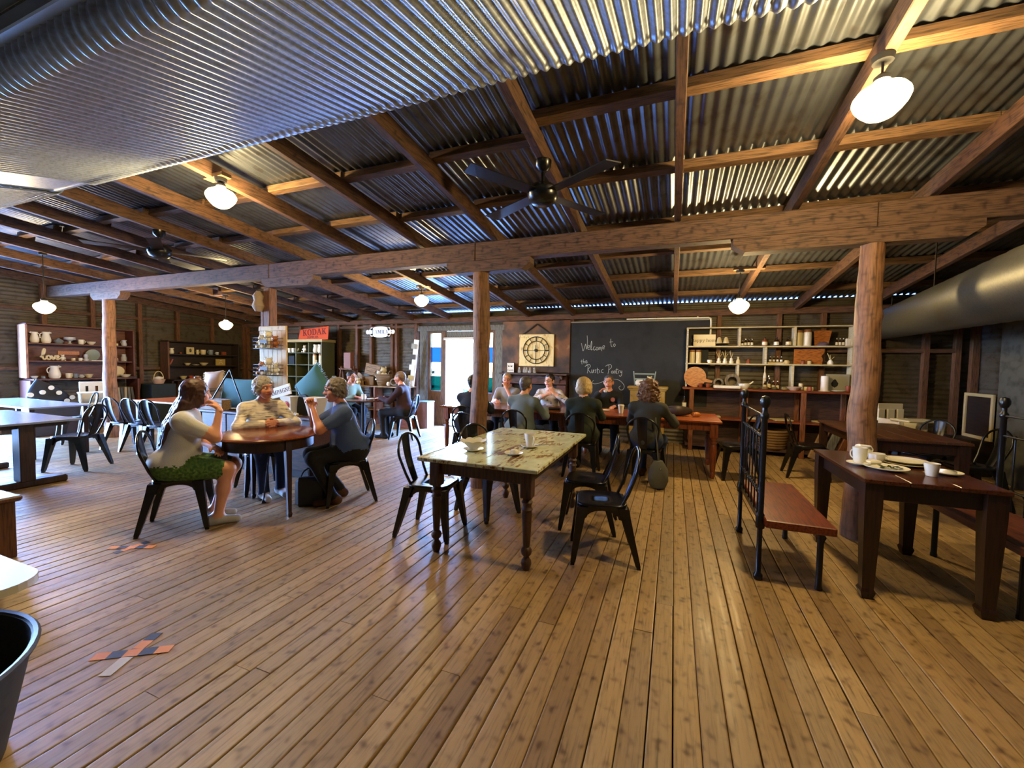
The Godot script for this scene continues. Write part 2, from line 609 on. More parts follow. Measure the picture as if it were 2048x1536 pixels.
	part(wf, "cladding_board", MB.new().slab(Vector3((LEFT + RIGHT) / 2, 2.1, FRONT + 0.06), Vector3(RIGHT - LEFT, 4.4, 0.04)), M.backing)
	for k in 4:
		for row in 5:
			part(wf, "wall_sheet", sheet, M.wall_iron, Transform3D(Basis(up_x.x, up_x.y, up_x.z * 4.06), Vector3(LEFT + 2.02 + 4.04 * k, 0.38 + 0.75 * row, FRONT + 0.02)))
	# ground outside
	var gr := structure("ground_outside")
	var gm := mat("gravel", Color(0.62, 0.6, 0.54), 0.95)
	tp(gm, "mottle", Vector3(0.8, 0.8, 0.8))
	part(gr, "gravel_yard", MB.new().slab(Vector3(-4, -0.3, -4), Vector3(120, 0.2, 120)), gm)

func build_roof() -> void:
	var ce := structure("ceiling")
	var ang := atan(ROOF_SLOPE)
	var sheet := corrugated(10, 0.0805, 0.0095, 8).mesh()
	var slopes := Basis(Vector3.RIGHT, ang * 1.0)
	var k := 0
	var x := LEFT - 0.2
	while x < RIGHT + 0.3:
		var part_z := [[BACK - 0.25, -5.6], [-5.75, -2.0], [-2.15, FRONT + 0.2]]
		for r in 3:
			var z0: float = part_z[r][0]
			var z1: float = part_z[r][1]
			var l := (z1 - z0) / cos(ang)
			var zc := (z0 + z1) / 2
			part(ce, "roof_sheet", sheet, M.roof_iron, Transform3D(Basis(Vector3.RIGHT, -ang) * Basis.from_scale(Vector3(1, 1, l)), Vector3(x + 0.4, roof_y(zc, 0.0095 + 0.004 * r), zc)))
		x += 0.8
		k += 1
	# rafters run down to the back wall, purlins lie across them
	var tilt := Basis(Vector3.RIGHT, -ang)
	for j in range(-12, 5):
		var rx := -0.02 + 0.98 * j
		var l := (FRONT - BACK) / cos(ang)
		var zc := (FRONT + BACK) / 2
		part(ce, "rafter", MB.new().box(Vector3.ZERO, Vector3(0.062, 0.135, l), 0.005), M.rafter, Transform3D(tilt, Vector3(rx + rng.randf_range(-0.01, 0.01), roof_y(zc, -0.145), zc)))
		for set_z in [-2.9, -3.8, -4.85, -5.72, -6.68, -7.78, -1.9, -0.9, 0.1, 1.1, 2.1]:
			var zz: float = set_z
			if rx < -1.5:
				zz += -0.2 + rng.randf_range(-0.06, 0.06)
			var hh := rng.randf_range(0.062, 0.075)
			part(ce, "purlin", MB.new().box(Vector3.ZERO, Vector3(0.985, hh, rng.randf_range(0.075, 0.095)), 0.004), M.purlin, Transform3D(tilt, Vector3(rx + 0.49, roof_y(zz, -hh * 0.5 - 0.006), zz)))

func log_mesh(h: float, r0: float, r1: float, sd: int, bend := 0.02) -> MB:
	var f := FastNoiseLite.new()
	f.seed = sd
	f.frequency = 1.6
	var rows := []
	var seg := 22
	var st := 46
	var knots := []
	var rg := RandomNumberGenerator.new()
	rg.seed = sd
	for k in 6:
		knots.append([rg.randf_range(0.2, h - 0.2), rg.randf_range(0, TAU), rg.randf_range(0.05, 0.09)])
	for k in st + 1:
		var y := h * k / st
		var row := []
		for j in seg + 1:
			var a := -TAU * j / seg
			var d := Vector3(cos(a), 0, sin(a))
			var r := lerpf(r0, r1, float(k) / st)
			r *= 1.0 + 0.09 * f.get_noise_3d(d.x * 0.7, y * 1.1, d.z * 0.7) + 0.03 * f.get_noise_3d(d.x * 5, y * 2, d.z * 5 + 9)
			for q in knots:
				var da := wrapf(a - q[1], -PI, PI) * r
				r += 0.014 * exp(-(da * da + (y - q[0]) * (y - q[0])) / (q[2] * q[2] * 0.35))
			row.append(Vector3(d.x * r + bend * f.get_noise_1d(y * 0.6), y, d.z * r + bend * f.get_noise_1d(y * 0.6 + 50)))
		rows.append(row)
	var mb := MB.new()
	mb.grid(rows)
	return mb

func build_frame() -> void:
	# main beam on four posts
	var bm := thing("roof_beam", "long rough-sawn timber beam running across under the rafters", "beam", Vector3(0, 0, -4.46))
	for seg in [[LEFT + 0.1, -5.55], [-5.55, -2.2], [-2.2, 1.55], [1.55, RIGHT - 0.1]]:
		var s := MB.new().box(Vector3((seg[0] + seg[1]) / 2, 2.785, 0), Vector3(seg[1] - seg[0] - 0.004, 0.21, 0.15), 0.008)
		part(bm, "timber", s, M.beam)
	for c in [[-9.72, 0.95], [-5.2, 1.0], [-2.05, 1.05], [1.35, 1.75]]:
		var w: float = c[1] / 2
		var pg := PackedVector2Array([Vector2(-w, 2.68), Vector2(-w, 2.62), Vector2(-w + 0.1, 2.55), Vector2(w - 0.1, 2.55), Vector2(w, 2.62), Vector2(w, 2.68)])
		part(bm, "corbel", MB.new().prism(pg, 0.15, T(c[0], 0, 0)), M.beam)
	var p := thing("log_post", "orange-brown round log post nearest the left wall shelves", "post", Vector3(-9.78, 0, -4.46), 0, "posts under the beam")
	part(p, "trunk", log_mesh(2.55, 0.105, 0.09, 3), M.log)
	p = thing("log_post", "round log post in the middle, behind the distressed green table", "post", Vector3(-2.15, 0, -4.46), 0, "posts under the beam")
	part(p, "trunk", log_mesh(2.55, 0.105, 0.095, 8, 0.03), M.log)
	p = thing("log_post", "thick knotty log post on the right beside the dark table", "post", Vector3(1.55, 0, -4.47), 0, "posts under the beam")
	part(p, "trunk", log_mesh(2.55, 0.112, 0.085, 16, 0.03), M.log)
	p = thing("sawn_post", "dark square-sawn post above the white panelled door", "post", Vector3(-5.62, 0, -4.46), 0, "posts under the beam")
	part(p, "upright", MB.new().box(Vector3(0, 1.275, 0), Vector3(0.13, 2.55, 0.13), 0.008), M.stud)
	part(p, "cleat", MB.new().box(Vector3(-0.1, 1.9, 0.03), Vector3(0.05, 1.2, 0.06), 0.004), M.stud)
	# corrugated bulkhead hung overhead
	var bk := thing("corrugated_bulkhead", "large shiny corrugated iron bulkhead with rounded edges hanging overhead", "bulkhead", Vector3.ZERO)
	var prof := []     # z, y of the underside, from near top round to far top
	prof.append(Vector2(-0.955, 2.92))
	prof.append(Vector2(-0.955, 2.86))
	var c1 := Vector2(-1.06, 2.85)
	for k in 9:
		var a := lerpf(0.0, -PI / 2 + 0.26, k / 8.0)
		prof.append(c1 + Vector2(cos(a), sin(a)) * 0.105)
	# straight run up to the far edge
	var c2 := Vector2(-2.05, 3.065)
	for k in 9:
		var a := lerpf(-PI / 2 + 0.26, -PI, k / 8.0)
		prof.append(c2 + Vector2(cos(a), sin(a)) * 0.09)
	prof.append(Vector2(-2.14, 3.14))
	var cuts := [[2.6, 1.0], [1.0, -0.6], [-0.6, -2.2], [-2.2, -3.8], [-3.8, -4.75], [-5.35, -6.6]]
	for s in cuts:
		bulk_sheet(bk, prof, s[0], s[1], true)
	bulk_sheet(bk, prof, -4.72, -5.38, false)
	part(bk, "edge_rail", MB.new().box(Vector3(-2.0, 2.905, -0.935), Vector3(9.2, 0.07, 0.05), 0.006), M.flashing)
	part(bk, "edge_rail", MB.new().box(Vector3(-2.0, 3.005, -0.91), Vector3(9.2, 0.05, 0.05), 0.006), M.flashing)
	part(bk, "hanger_board", MB.new().box(Vector3(-2.0, 3.15, -0.9), Vector3(9.2, 0.2, 0.04), 0.006), M.stud)
	# round galvanised duct on the right
	var du := thing("ventilation_duct", "round spiral-seamed galvanised air duct running to the back wall on the right", "duct")
	var a0 := Vector3(3.16, 2.215, -8.55)
	var a1 := Vector3(1.70, 1.985, -2.15)
	var path := []
	var rad := []
	var cnt := 150
	for k in cnt + 1:
		path.append(a0.lerp(a1, float(k) / cnt))
		rad.append(0.222 + (0.004 if k % 6 == 0 else 0.0))
	part(du, "pipe", MB.new().tube(path, rad, 40), M.duct_iron)
	for t in [0.1, 0.45, 0.8]:
		var q := a0.lerp(a1, t)
		part(du, "hanger", MB.new().tube([q + Vector3(0, 0.22, 0), Vector3(q.x, roof_y(q.z, -0.1), q.z)], 0.006, 6), M.cord)

func bulk_sheet(bk: Node, prof: Array, x0: float, x1: float, waved: bool) -> void:
	var per := 8
	var pitch := 0.06
	var cnt := int(absf(x1 - x0) / pitch * per) if waved else 2
	var nrm := []
	for k in prof.size():
		var t: Vector2 = prof[mini(k + 1, prof.size() - 1)] - prof[maxi(k - 1, 0)]
		nrm.append(Vector2(-t.y, t.x).normalized())
	var rows := []
	for k in prof.size():
		var row := []
		for j in cnt + 1:
			var x := lerpf(x0, x1, float(j) / cnt)
			var o := 0.0075 * cos(TAU * x / pitch) if waved else -0.014
			var q: Vector2 = prof[k] + nrm[k] * o
			row.append(Vector3(x, q.y, q.x))
		rows.append(row)
	part(bk, "iron_sheet" if waved else "joint_sheet", MB.new().grid(rows), M.new_iron)

# opal glass schoolhouse pendants: each carries its own light
func build_lamps() -> void:
	var pf := [Vector2(0.045, 0.14), Vector2(0.06, 0.11), Vector2(0.09, 0.095), Vector2(0.135, 0.07), Vector2(0.16, 0.035), Vector2(0.165, 0.01), Vector2(0.15, -0.03), Vector2(0.12, -0.07), Vector2(0.085, -0.105), Vector2(0.045, -0.125), Vector2(0.0, -0.132)]
	pf.reverse()
	for k in pf.size():
		pf[k] *= 0.74
	var globe := MB.new().lathe(pf, 28).mesh()
	var fit := MB.new().lathe([Vector2(0, 0.1), Vector2(0.036, 0.1), Vector2(0.036, 0.118), Vector2(0.016, 0.135), Vector2(0.0, 0.135)], 18).mesh()
	var rose := MB.new().lathe([Vector2(0, -0.03), Vector2(0.045, -0.03), Vector2(0.05, 0.0), Vector2(0, 0.0)], 16).mesh()
	for l in [[Vector3(0.95, 2.87, -2.74), 4.6, "large glowing opal pendant lamp nearest the camera on the right"],
			[Vector3(-3.85, 2.94, -2.58), 4.2, "glowing opal pendant lamp just under the corrugated bulkhead on the left"],
			[Vector3(-8.86, 2.225, -3.28), 3.2, "glowing opal pendant lamp hanging on a long rod at the far left"],
			[Vector3(-8.5, 2.185, -5.75), 3.2, "small glowing opal pendant lamp between the dark shelves and the white panelled door"],
			[Vector3(-4.02, 2.53, -6.02), 3.8, "glowing opal pendant lamp in front of the coloured glass doorway"],
			[Vector3(0.76, 2.28, -6.13), 3.8, "glowing opal pendant lamp hanging over the white shelf of bottles"]]:
		var at: Vector3 = l[0]
		var t := thing("pendant_lamp", l[2], "lamp", at, 0, "opal pendant lamps")
		part(t, "lamp_globe", globe, M.lamp_glass)
		part(t, "fitter", fit, M.black_matt)
		var top := roof_y(at.z, -0.21) - at.y
		if top > 0.13:
			part(t, "rod", MB.new().tube([Vector3(0, 0.13, 0), Vector3(0, top, 0)], 0.006, 8), M.cord)
			part(t, "ceiling_rose", rose, M.black_matt, T(0, top, 0))
			var rx: float = -0.02 + 0.98 * roundf((at.x + 0.02) / 0.98) - at.x
			if absf(rx) > 0.05:
				part(t, "mounting_board", MB.new().box(Vector3(rx / 2, top + 0.018, 0), Vector3(absf(rx) + 0.16, 0.035, 0.09), 0.003), M.purlin)
		var o := OmniLight3D.new()
		o.name = "bulb_light"
		o.light_color = Color(1.0, 0.86, 0.6)
		o.light_energy = l[1]
		o.light_size = 0.09
		o.omni_range = 30.0
		o.omni_attenuation = 2.0
		o.shadow_enabled = true
		t.add_child(o)

# ---------------------------------------------------------------- metal cafe chairs
var chair0: Node3D

func chair_proto() -> Node3D:
	var t := thing("metal_chair", "black metal cafe chair", "chair")
	var bm: Material = M.black_metal
	# seat: pressed plate with a rolled edge
	var sh := PackedVector2Array()
	for k in 32:
		var a := TAU * k / 32
		var c := Vector2(cos(a), sin(a))
		var p := pow(pow(absf(c.x), 5.0) + pow(absf(c.y), 5.0), -0.2)
		sh.append(Vector2(c.x * p * 0.183, c.y * p * 0.183 * (1.0 + 0.04 * c.x)))
	var rows := []
	for q in [[0.0, -0.012], [0.55, -0.010], [0.85, -0.005], [0.95, 0.0], [1.0, -0.004], [1.01, -0.016], [1.0, -0.034], [0.96, -0.034], [0.94, -0.016], [0.5, -0.018], [0.0, -0.018]]:
		var row := []
		for k in 33:
			var s: Vector2 = sh[(32 - k) % 32] * float(q[0])
			row.append(Vector3(s.x, 0.452 + q[1], s.y))
		rows.append(row)
	part(t, "seat", MB.new().grid(rows), bm)
	# four tapering sheet legs
	for sx in [-1, 1]:
		for sz in [-1, 1]:
			var foot := Vector3(sx * 0.212, 0.0, 0.215 if sz > 0 else -0.265)
			var hip := Vector3(sx * 0.155, 0.43, sz * 0.150)
			var st := []
			for q in [[0.0, 0.014], [0.05, 0.015], [0.055, 0.018], [0.5, 0.026], [0.85, 0.034], [1.0, 0.040]]:
				st.append([foot.lerp(hip, q[0]), q[1], q[1]])
			part(t, "leg", MB.new().post(st), bm)
	# arched skirts between the legs
	for s in 4:
		var pg := PackedVector2Array()
		pg.append(Vector2(-0.165, 0.432))
		pg.append(Vector2(-0.168, 0.33))
		for k in 9:
			var a := PI - PI * k / 8
			pg.append(Vector2(0.118 * cos(a), 0.345 + 0.06 * sin(a)))
		pg.append(Vector2(0.168, 0.33))
		pg.append(Vector2(0.165, 0.432))
		part(t, "skirt", MB.new().prism(pg, 0.004), bm, Transform3D(Basis(Vector3.UP, PI / 2 * s), Vector3(0, 0, 0)) * T(0, 0, 0.172))
	# bent-tube back with its pressed splat
	var hoop := []
	for k in 25:
		var a := lerpf(-0.16, PI + 0.16, k / 24.0)
		hoop.append(Vector3(-0.19 * cos(a), 0.70 + 0.155 * sin(a), -0.235 - 0.035 * sin(a)))
	var path := [Vector3(-0.150, 0.44, -0.14), Vector3(-0.165, 0.54, -0.185)]
	path.append_array(hoop)
	path.append_array([Vector3(0.165, 0.54, -0.185), Vector3(0.150, 0.44, -0.14)])
	part(t, "back_hoop", MB.new().tube(path, 0.0115, 8), bm)
	var r0 := []
	var r1 := []
	for k in 11:
		var f := k / 10.0
		var y := lerpf(0.445, 0.852, f)
		var z := lerpf(-0.165, -0.27, f) - 0.02 * sin(f * PI)
		var w := lerpf(0.048, 0.066, f)
		var row := []
		var row2 := []
		for j in 7:
			var u := j / 3.0 - 1.0
			row.append(Vector3(-w * u, y, z - 0.012 * u * u))
			row2.append(Vector3(w * u, y, z - 0.003 - 0.012 * u * u))
		r0.append(row)
		r1.append(row2)
	part(t, "back_splat", MB.new().grid(r0).grid(r1), bm)
	return t

func chair(x: float, z: float, face: Vector2, label: String, first := false) -> void:
	var yaw := atan2(face.x, face.y)
	if first:
		chair0.position = Vector3(x, 0, z)
		chair0.rotation.y = yaw
		tag(chair0, label, "", "black metal cafe chairs")
	else:
		copy(chair0, label, Vector3(x, 0, z), yaw, "black metal cafe chairs")

# ---------------------------------------------------------------- tables
func turned_leg(h: float, w: float, style := 0) -> Array:
	# [square block mesh, turned shaft mesh]
	var blk := 0.2
	var r := w / 2
	var pf := []
	if style == 0:
		pf = [[0.55, 0.0], [0.72, 0.02], [0.9, 0.05], [0.82, 0.075], [0.5, 0.095], [0.46, 0.105], [0.86, 0.125], [0.95, 0.145], [0.86, 0.165], [0.55, 0.18], [0.62, 0.2], [0.78, 0.35], [0.86, 0.43], [0.8, 0.455], [1.0, 0.47], [0.8, 0.485], [0.72, 0.5], [0.98, 0.525], [0.7, 0.545], [0.95, 0.56]]
	else:
		pf = [[0.5, 0.0], [0.62, 0.03], [0.75, 0.07], [0.55, 0.09], [0.68, 0.1], [0.85, 0.22], [1.0, 0.38], [0.92, 0.44], [0.7, 0.47], [1.0, 0.49], [0.7, 0.51], [0.95, 0.56]]
	var p := [Vector2(0, 0)]
	var top := h - blk
	for q in pf:
		p.append(Vector2(q[0] * r, q[1] / 0.56 * top))
	p.append(Vector2(0, top))
	return [MB.new().box(Vector3(0, h - blk / 2, 0), Vector3(w, blk, w), 0.005).mesh(), MB.new().lathe(p, 18).mesh()]

func plank_top(t: Node3D, w: float, d: float, h: float, th: float, boards: int, m: Material, along := "z", rim := 0.012) -> void:
	# boards side by side along the length
	for k in boards:
		var s: float = (w if along == "z" else d) / boards
		var o := -(w if along == "z" else d) / 2 + s * (k + 0.5)
		if along == "z":
			part(t, "top_board", MB.new().box(Vector3(o, h - th / 2, 0), Vector3(s - 0.0015, th, d), 0.004), m)
		else:
			part(t, "top_board", MB.new().box(Vector3(0, h - th / 2, o), Vector3(w, th, s - 0.0015), 0.004), m)

func framed_table(nm: String, label: String, at: Vector3, w: float, d: float, h: float, mtop: Material, mleg: Material, style: int, legw: float, boards: int, along: String, inset := 0.07) -> Node3D:
	var t := thing(nm, label, "table", at)
	plank_top(t, w, d, h, 0.028, boards, mtop, along)
	var lw := w / 2 - inset
	var ld := d / 2 - inset
	var ah := 0.11
	for s in [-1, 1]:
		part(t, "apron", MB.new().box(Vector3(0, h - 0.028 - ah / 2, s * ld), Vector3(lw * 2 - legw, ah, 0.022), 0.003), mleg)
		part(t, "apron", MB.new().box(Vector3(s * lw, h - 0.028 - ah / 2, 0), Vector3(0.022, ah, ld * 2 - legw), 0.003), mleg)
	var lg = turned_leg(h - 0.028, legw, style) if style < 2 else null
	for sx in [-1, 1]:
		for sz in [-1, 1]:
			var p := Vector3(sx * lw, 0, sz * ld)
			if style < 2:
				var q := part(t, "leg", lg[1], mleg, T(p.x, 0, p.z))
				part(q, "leg_block", lg[0], mleg)
			else:
				var hh := h - 0.028
				part(t, "leg", MB.new().post([[p + Vector3(0, 0, 0), legw * 0.28, legw * 0.28], [p + Vector3(0, 0.05, 0), legw * 0.42, legw * 0.42], [p + Vector3(0, 0.07, 0), legw * 0.33, legw * 0.33], [p + Vector3(0, hh - 0.15, 0), legw * 0.5, legw * 0.5], [p + Vector3(0, hh, 0), legw * 0.5, legw * 0.5]]), mleg)
	return t

func bed_bench(label: String, at: Vector3, mirror: float, mseat: Material) -> void:
	# a bench made from an old iron bed end: the bed end is its back, on the -x side (mirror turns it)
	var t := thing("bed_end_bench", label, "bench", at, 0.0 if mirror > 0 else PI)
	var im: Material = M.iron_black
	var zs := [0.45, -0.45]
	for z in zs:
		var pf := [Vector2(0, 0), Vector2(0.024, 0.0), Vector2(0.03, 0.012), Vector2(0.03, 0.035), Vector2(0.018, 0.05), Vector2(0.0165, 0.36), Vector2(0.028, 0.37), Vector2(0.03, 0.40), Vector2(0.03, 0.45), Vector2(0.026, 0.46), Vector2(0.0185, 0.475), Vector2(0.0185, 1.13), Vector2(0.027, 1.14), Vector2(0.027, 1.165), Vector2(0.016, 1.18), Vector2(0.016, 1.21), Vector2(0.022, 1.215), Vector2(0.032, 1.24), Vector2(0.033, 1.262), Vector2(0.024, 1.285), Vector2(0, 1.295)]
		part(t, "bed_post", MB.new().lathe(pf, 14, T(-0.17, 0, z)), im)
		part(t, "leg", MB.new().lathe([Vector2(0, 0), Vector2(0.022, 0), Vector2(0.022, 0.02), Vector2(0.019, 0.03), Vector2(0.019, 0.40), Vector2(0, 0.40)], 12, T(0.185, 0, z)), im)
		part(t, "bracket", MB.new().box(Vector3(0.0, 0.395, z), Vector3(0.38, 0.02, 0.035), 0.002), im)
	for y in [1.15, 1.0]:
		part(t, "rail", MB.new().tube([Vector3(-0.17, y, -0.45), Vector3(-0.17, y, 0.45)], 0.008, 8), im)
	part(t, "rail", MB.new().tube([Vector3(-0.17, 0.60, -0.45), Vector3(-0.17, 0.60, 0.45)], 0.008, 8), im)
	part(t, "side_rail", MB.new().box(Vector3(-0.17, 0.415, 0), Vector3(0.012, 0.04, 0.88), 0.002), im)
	for k in 6:
		var z := -0.32 + 0.128 * k
		var b := part(t, "spindle", MB.new().tube([Vector3(-0.17, 0.43, z), Vector3(-0.17, 1.0, z)], 0.0055, 6), im)
		part(b, "boss", MB.new().ball(Vector3(-0.17, 0.60, z), Vector3(0.016, 0.02, 0.016), 8, 6), im)
		part(b, "boss", MB.new().ball(Vector3(-0.17, 1.0, z), Vector3(0.014, 0.016, 0.014), 8, 6), im)
	part(t, "seat", MB.new().box(Vector3(0.045, 0.432, 0), Vector3(0.40, 0.055, 1.1), 0.006), mseat)

func build_furniture() -> void:
	# finishes
	# flaking paint of the table top, computed over the whole top: paint, thin paint, bare wood
	var n1 := FastNoiseLite.new()
	n1.frequency = 1.0
	n1.seed = 33
	var im := Image.create(320, 512, false, Image.FORMAT_RGB8)
	for py in 512:
		for px in 320:
			var u := px / 320.0
			var v := py / 512.0
			var bare := 0.55 * n1.get_noise_2d(u * 3.1, v * 4.6) + 0.5 * n1.get_noise_2d(u * 22.0 + 40.0, v * 7.0) + 0.22 * n1.get_noise_2d(u * 60.0, v * 26.0 + 70.0)
			bare += 0.10 * sin(PI * u) * sin(PI * v)
			var tone := 0.94 + 0.12 * n1.get_noise_2d(u * 9.0 + 9.0, v * 9.0)
			var c := Color(0.79, 0.81, 0.64) * tone
			if bare > 0.16:
				c = c.lerp(Color(0.60, 0.53, 0.40), clampf((bare - 0.16) / 0.06, 0.0, 1.0))
			if bare > 0.29:
				c = c.lerp(Color(0.40, 0.27, 0.16), clampf((bare - 0.29) / 0.03, 0.0, 1.0))
			im.set_pixel(px, py, c)
	TX["worn"] = ImageTexture.create_from_image(im)
	var pm := mat("green_paint", Color(1, 1, 1), 0.16)
	tp(pm, "worn", Vector3(1.0, 1.0, 0.59), false, Vector3(0.5, 0, 0.5))
	wood("old_leg", Color(0.30, 0.19, 0.11), "y", 0.5, false, 6.0)
	wood("round_top", Color(0.50, 0.26, 0.12), "x", 0.16, false, 5.0)
	wood("dark_leg", Color(0.20, 0.11, 0.065), "y", 0.35, false, 6.0)
	wood("pine", Color(0.62, 0.31, 0.12), "x", 0.28, false, 5.0)
	wood("pine_leg", Color(0.55, 0.28, 0.12), "y", 0.4, false, 5.0)
	wood("dark_top", Color(0.30, 0.15, 0.08), "z", 0.2, false, 5.0)
	wood("brown_top", Color(0.34, 0.20, 0.11), "z", 0.4, false, 5.0)
	wood("jarrah", Color(0.46, 0.19, 0.09), "z", 0.35, false, 6.0)
	wood("jarrah_worn", Color(0.42, 0.22, 0.13), "z", 0.45, false, 6.0, Vector3.ZERO, "stain")
	mat("steel_top", Color(0.60, 0.64, 0.72), 0.22, 0.3)
	mat("pale_top", Color(0.74, 0.74, 0.70), 0.18)
	M.pale_top.clearcoat_enabled = true
	wood("slab_wood", Color(0.22, 0.13, 0.08), "y", 0.5, false, 6.0)
	# distressed green table in the middle
	var t := framed_table("painted_table", "old table with flaking pale green paint top and turned brown legs", Vector3(-1.325, 0, -3.49), 0.95, 1.64, 0.76, pm, M.old_leg, 0, 0.085, 2, "z", 0.1)
	# two breadboard end clamps and a rounded rim
	for s in [-1, 1]:
		part(t, "top_rim", MB.new().box(Vector3(s * 0.476, 0.748, 0), Vector3(0.02, 0.03, 1.66), 0.01), pm)
		part(t, "top_rim", MB.new().box(Vector3(0, 0.748, s * 0.822), Vector3(0.95, 0.03, 0.02), 0.01), pm)
	# round table
	t = thing("round_table", "round polished brown table where three women sit", "table", Vector3(-3.76, 0, -2.96), 0.5)
	part(t, "tabletop", MB.new().lathe([Vector2(0, 0.735), Vector2(0.455, 0.735), Vector2(0.47, 0.742), Vector2(0.474, 0.75), Vector2(0.468, 0.758), Vector2(0.455, 0.762), Vector2(0, 0.762)], 64), M.round_top)
	part(t, "apron", MB.new().lathe([Vector2(0.375, 0.735), Vector2(0.375, 0.63), Vector2(0.4, 0.63), Vector2(0.4, 0.735)], 48), M.dark_leg)
	for k in 4:
		var a := PI / 4 + PI / 2 * k
		var d := Vector3(cos(a), 0, sin(a))
		part(t, "leg", MB.new().post([[d * 0.42, 0.014, 0.014], [d * 0.418 + Vector3(0, 0.03, 0), 0.02, 0.02], [d * 0.416 + Vector3(0, 0.05, 0), 0.016, 0.016], [d * 0.40 + Vector3(0, 0.6, 0), 0.026, 0.026], [d * 0.39 + Vector3(0, 0.735, 0), 0.027, 0.027]], -a), M.dark_leg)
	# long pine tables under the clock and blackboard
	framed_table("pine_table", "long orange pine table with turned legs in front of the blackboard", Vector3(-0.42, 0, -6.5), 2.06, 1.02, 0.775, M.pine, M.pine_leg, 1, 0.095, 6, "x", 0.09)
	framed_table("pine_table", "long brown pine table beside the open doorway", Vector3(-2.56, 0, -6.52), 2.18, 1.0, 0.77, M.round_top, M.pine_leg, 1, 0.09, 6, "x", 0.09)
	# dark tables on the right
	framed_table("dark_table", "dark polished table with dirty plates beside the thick log post", Vector3(1.50, 0, -3.765), 0.70, 1.04, 0.79, M.dark_top, M.dark_leg, 2, 0.095, 3, "z", 0.06)
	framed_table("dark_table", "plain brown table behind the thick log post on the right", Vector3(2.38, 0, -6.3), 0.88, 1.6, 0.76, M.brown_top, M.dark_leg, 2, 0.085, 4, "z", 0.06)
	# bed end benches
	bed_bench("red-brown plank bench with black iron bed end back, beside the bare floor", Vector3(0.765, 0, -3.74), 1.0, M.jarrah)
	bed_bench("worn plank bench with black iron bed end back at the right edge", Vector3(2.17, 0, -3.82), -1.0, M.jarrah_worn)
	# left: trestle table and its neighbour
	t = thing("trestle_table", "steel-topped trestle table shining blue at the left edge", "table", Vector3(-7.55, 0, -2.32))
	part(t, "tabletop", MB.new().box(Vector3(0, 0.74, 0), Vector3(1.86, 0.022, 0.84), 0.004), M.steel_top)
	for s in [-1, 1]:
		part(t, "trestle_post", MB.new().box(Vector3(s * 0.72, 0.40, 0), Vector3(0.17, 0.66, 0.12), 0.006), M.slab_wood)
		part(t, "foot", MB.new().box(Vector3(s * 0.72, 0.04, 0), Vector3(0.16, 0.08, 0.66), 0.015), M.slab_wood)
		part(t, "bearer", MB.new().box(Vector3(s * 0.72, 0.70, 0), Vector3(0.1, 0.055, 0.7), 0.006), M.slab_wood)
	t = thing("side_table", "brown wooden table behind the row of three chairs by the left log post", "table", Vector3(-7.9, 0, -4.72))
	part(t, "tabletop", MB.new().box(Vector3(0, 0.735, 0), Vector3(2.1, 0.03, 0.7), 0.004), M.pine)
	for sx in [-1, 1]:
		for sz in [-1, 1]:
			part(t, "leg", MB.new().box(Vector3(sx * 0.97, 0.36, sz * 0.29), Vector3(0.06, 0.72, 0.06), 0.004), M.dark_leg)
	t = thing("side_table", "narrow steel-topped table further back at the left edge", "table", Vector3(-9.6, 0, -3.28))
	part(t, "tabletop", MB.new().box(Vector3(0, 0.745, 0), Vector3(2.3, 0.022, 0.7), 0.004), M.steel_top)
	for sx in [-1, 1]:
		for sz in [-1, 1]:
			part(t, "leg", MB.new().box(Vector3(sx * 1.05, 0.367, sz * 0.29), Vector3(0.055, 0.734, 0.055), 0.004), M.dark_leg)
	# small round table with cups near the coloured glass doorway
	t = thing("cafe_table", "small dark table between the two diners near the coloured glass", "table", Vector3(-5.72, 0, -6.55))
	part(t, "tabletop", MB.new().lathe([Vector2(0, 0.725), Vector2(0.5, 0.725), Vector2(0.51, 0.738), Vector2(0.5, 0.75), Vector2(0, 0.75)], 40), M.dark_top)
	part(t, "column", MB.new().lathe([Vector2(0, 0.03), Vector2(0.04, 0.05), Vector2(0.035, 0.7), Vector2(0.12, 0.725), Vector2(0, 0.725)], 16), M.black_matt)
	part(t, "base", MB.new().lathe([Vector2(0, 0), Vector2(0.26, 0), Vector2(0.25, 0.02), Vector2(0.06, 0.05), Vector2(0, 0.05)], 28), M.black_matt)
	# near left: pale table corner, tub, timber box
	t = thing("pale_table", "glossy pale table corner at the lower left edge", "table", Vector3(-2.92, 0, -0.21))
	var rc := PackedVector2Array()
	for k in 4:
		for j in 7:
			var a := PI / 2 * k + PI / 2 * j / 6.0
			var cx: float = [0.88, -0.88, -0.88, 0.88][k]
			var cy: float = [0.40, 0.40, -0.40, -0.40][k]
			rc.append(Vector2(cx + 0.1 * cos(a), cy + 0.1 * sin(a)))
	part(t, "tabletop", MB.new().prism(rc, 0.026, Transform3D(Basis(Vector3.RIGHT, -PI / 2), Vector3(0, 0.735, 0))), M.pale_top)
	part(t, "column", MB.new().lathe([Vector2(0, 0.02), Vector2(0.045, 0.02), Vector2(0.045, 0.722), Vector2(0, 0.722)], 20, T(-0.3, 0, -0.3)), M.black_matt)
	part(t, "column", MB.new().lathe([Vector2(0, 0.02), Vector2(0.045, 0.02), Vector2(0.045, 0.722), Vector2(0, 0.722)], 20, T(-0.3, 0, 0.34)), M.black_matt)
	part(t, "base", MB.new().box(Vector3(-0.3, 0.01, 0.02), Vector3(0.12, 0.02, 0.84), 0.004), M.black_matt)
	wood("box_wood", Color(0.38, 0.22, 0.10), "y", 0.5, false, 6.0)
	t = thing("timber_chest", "brown timber chest standing below the steel-topped table at the left edge", "chest", Vector3(-4.88, 0, -1.16))
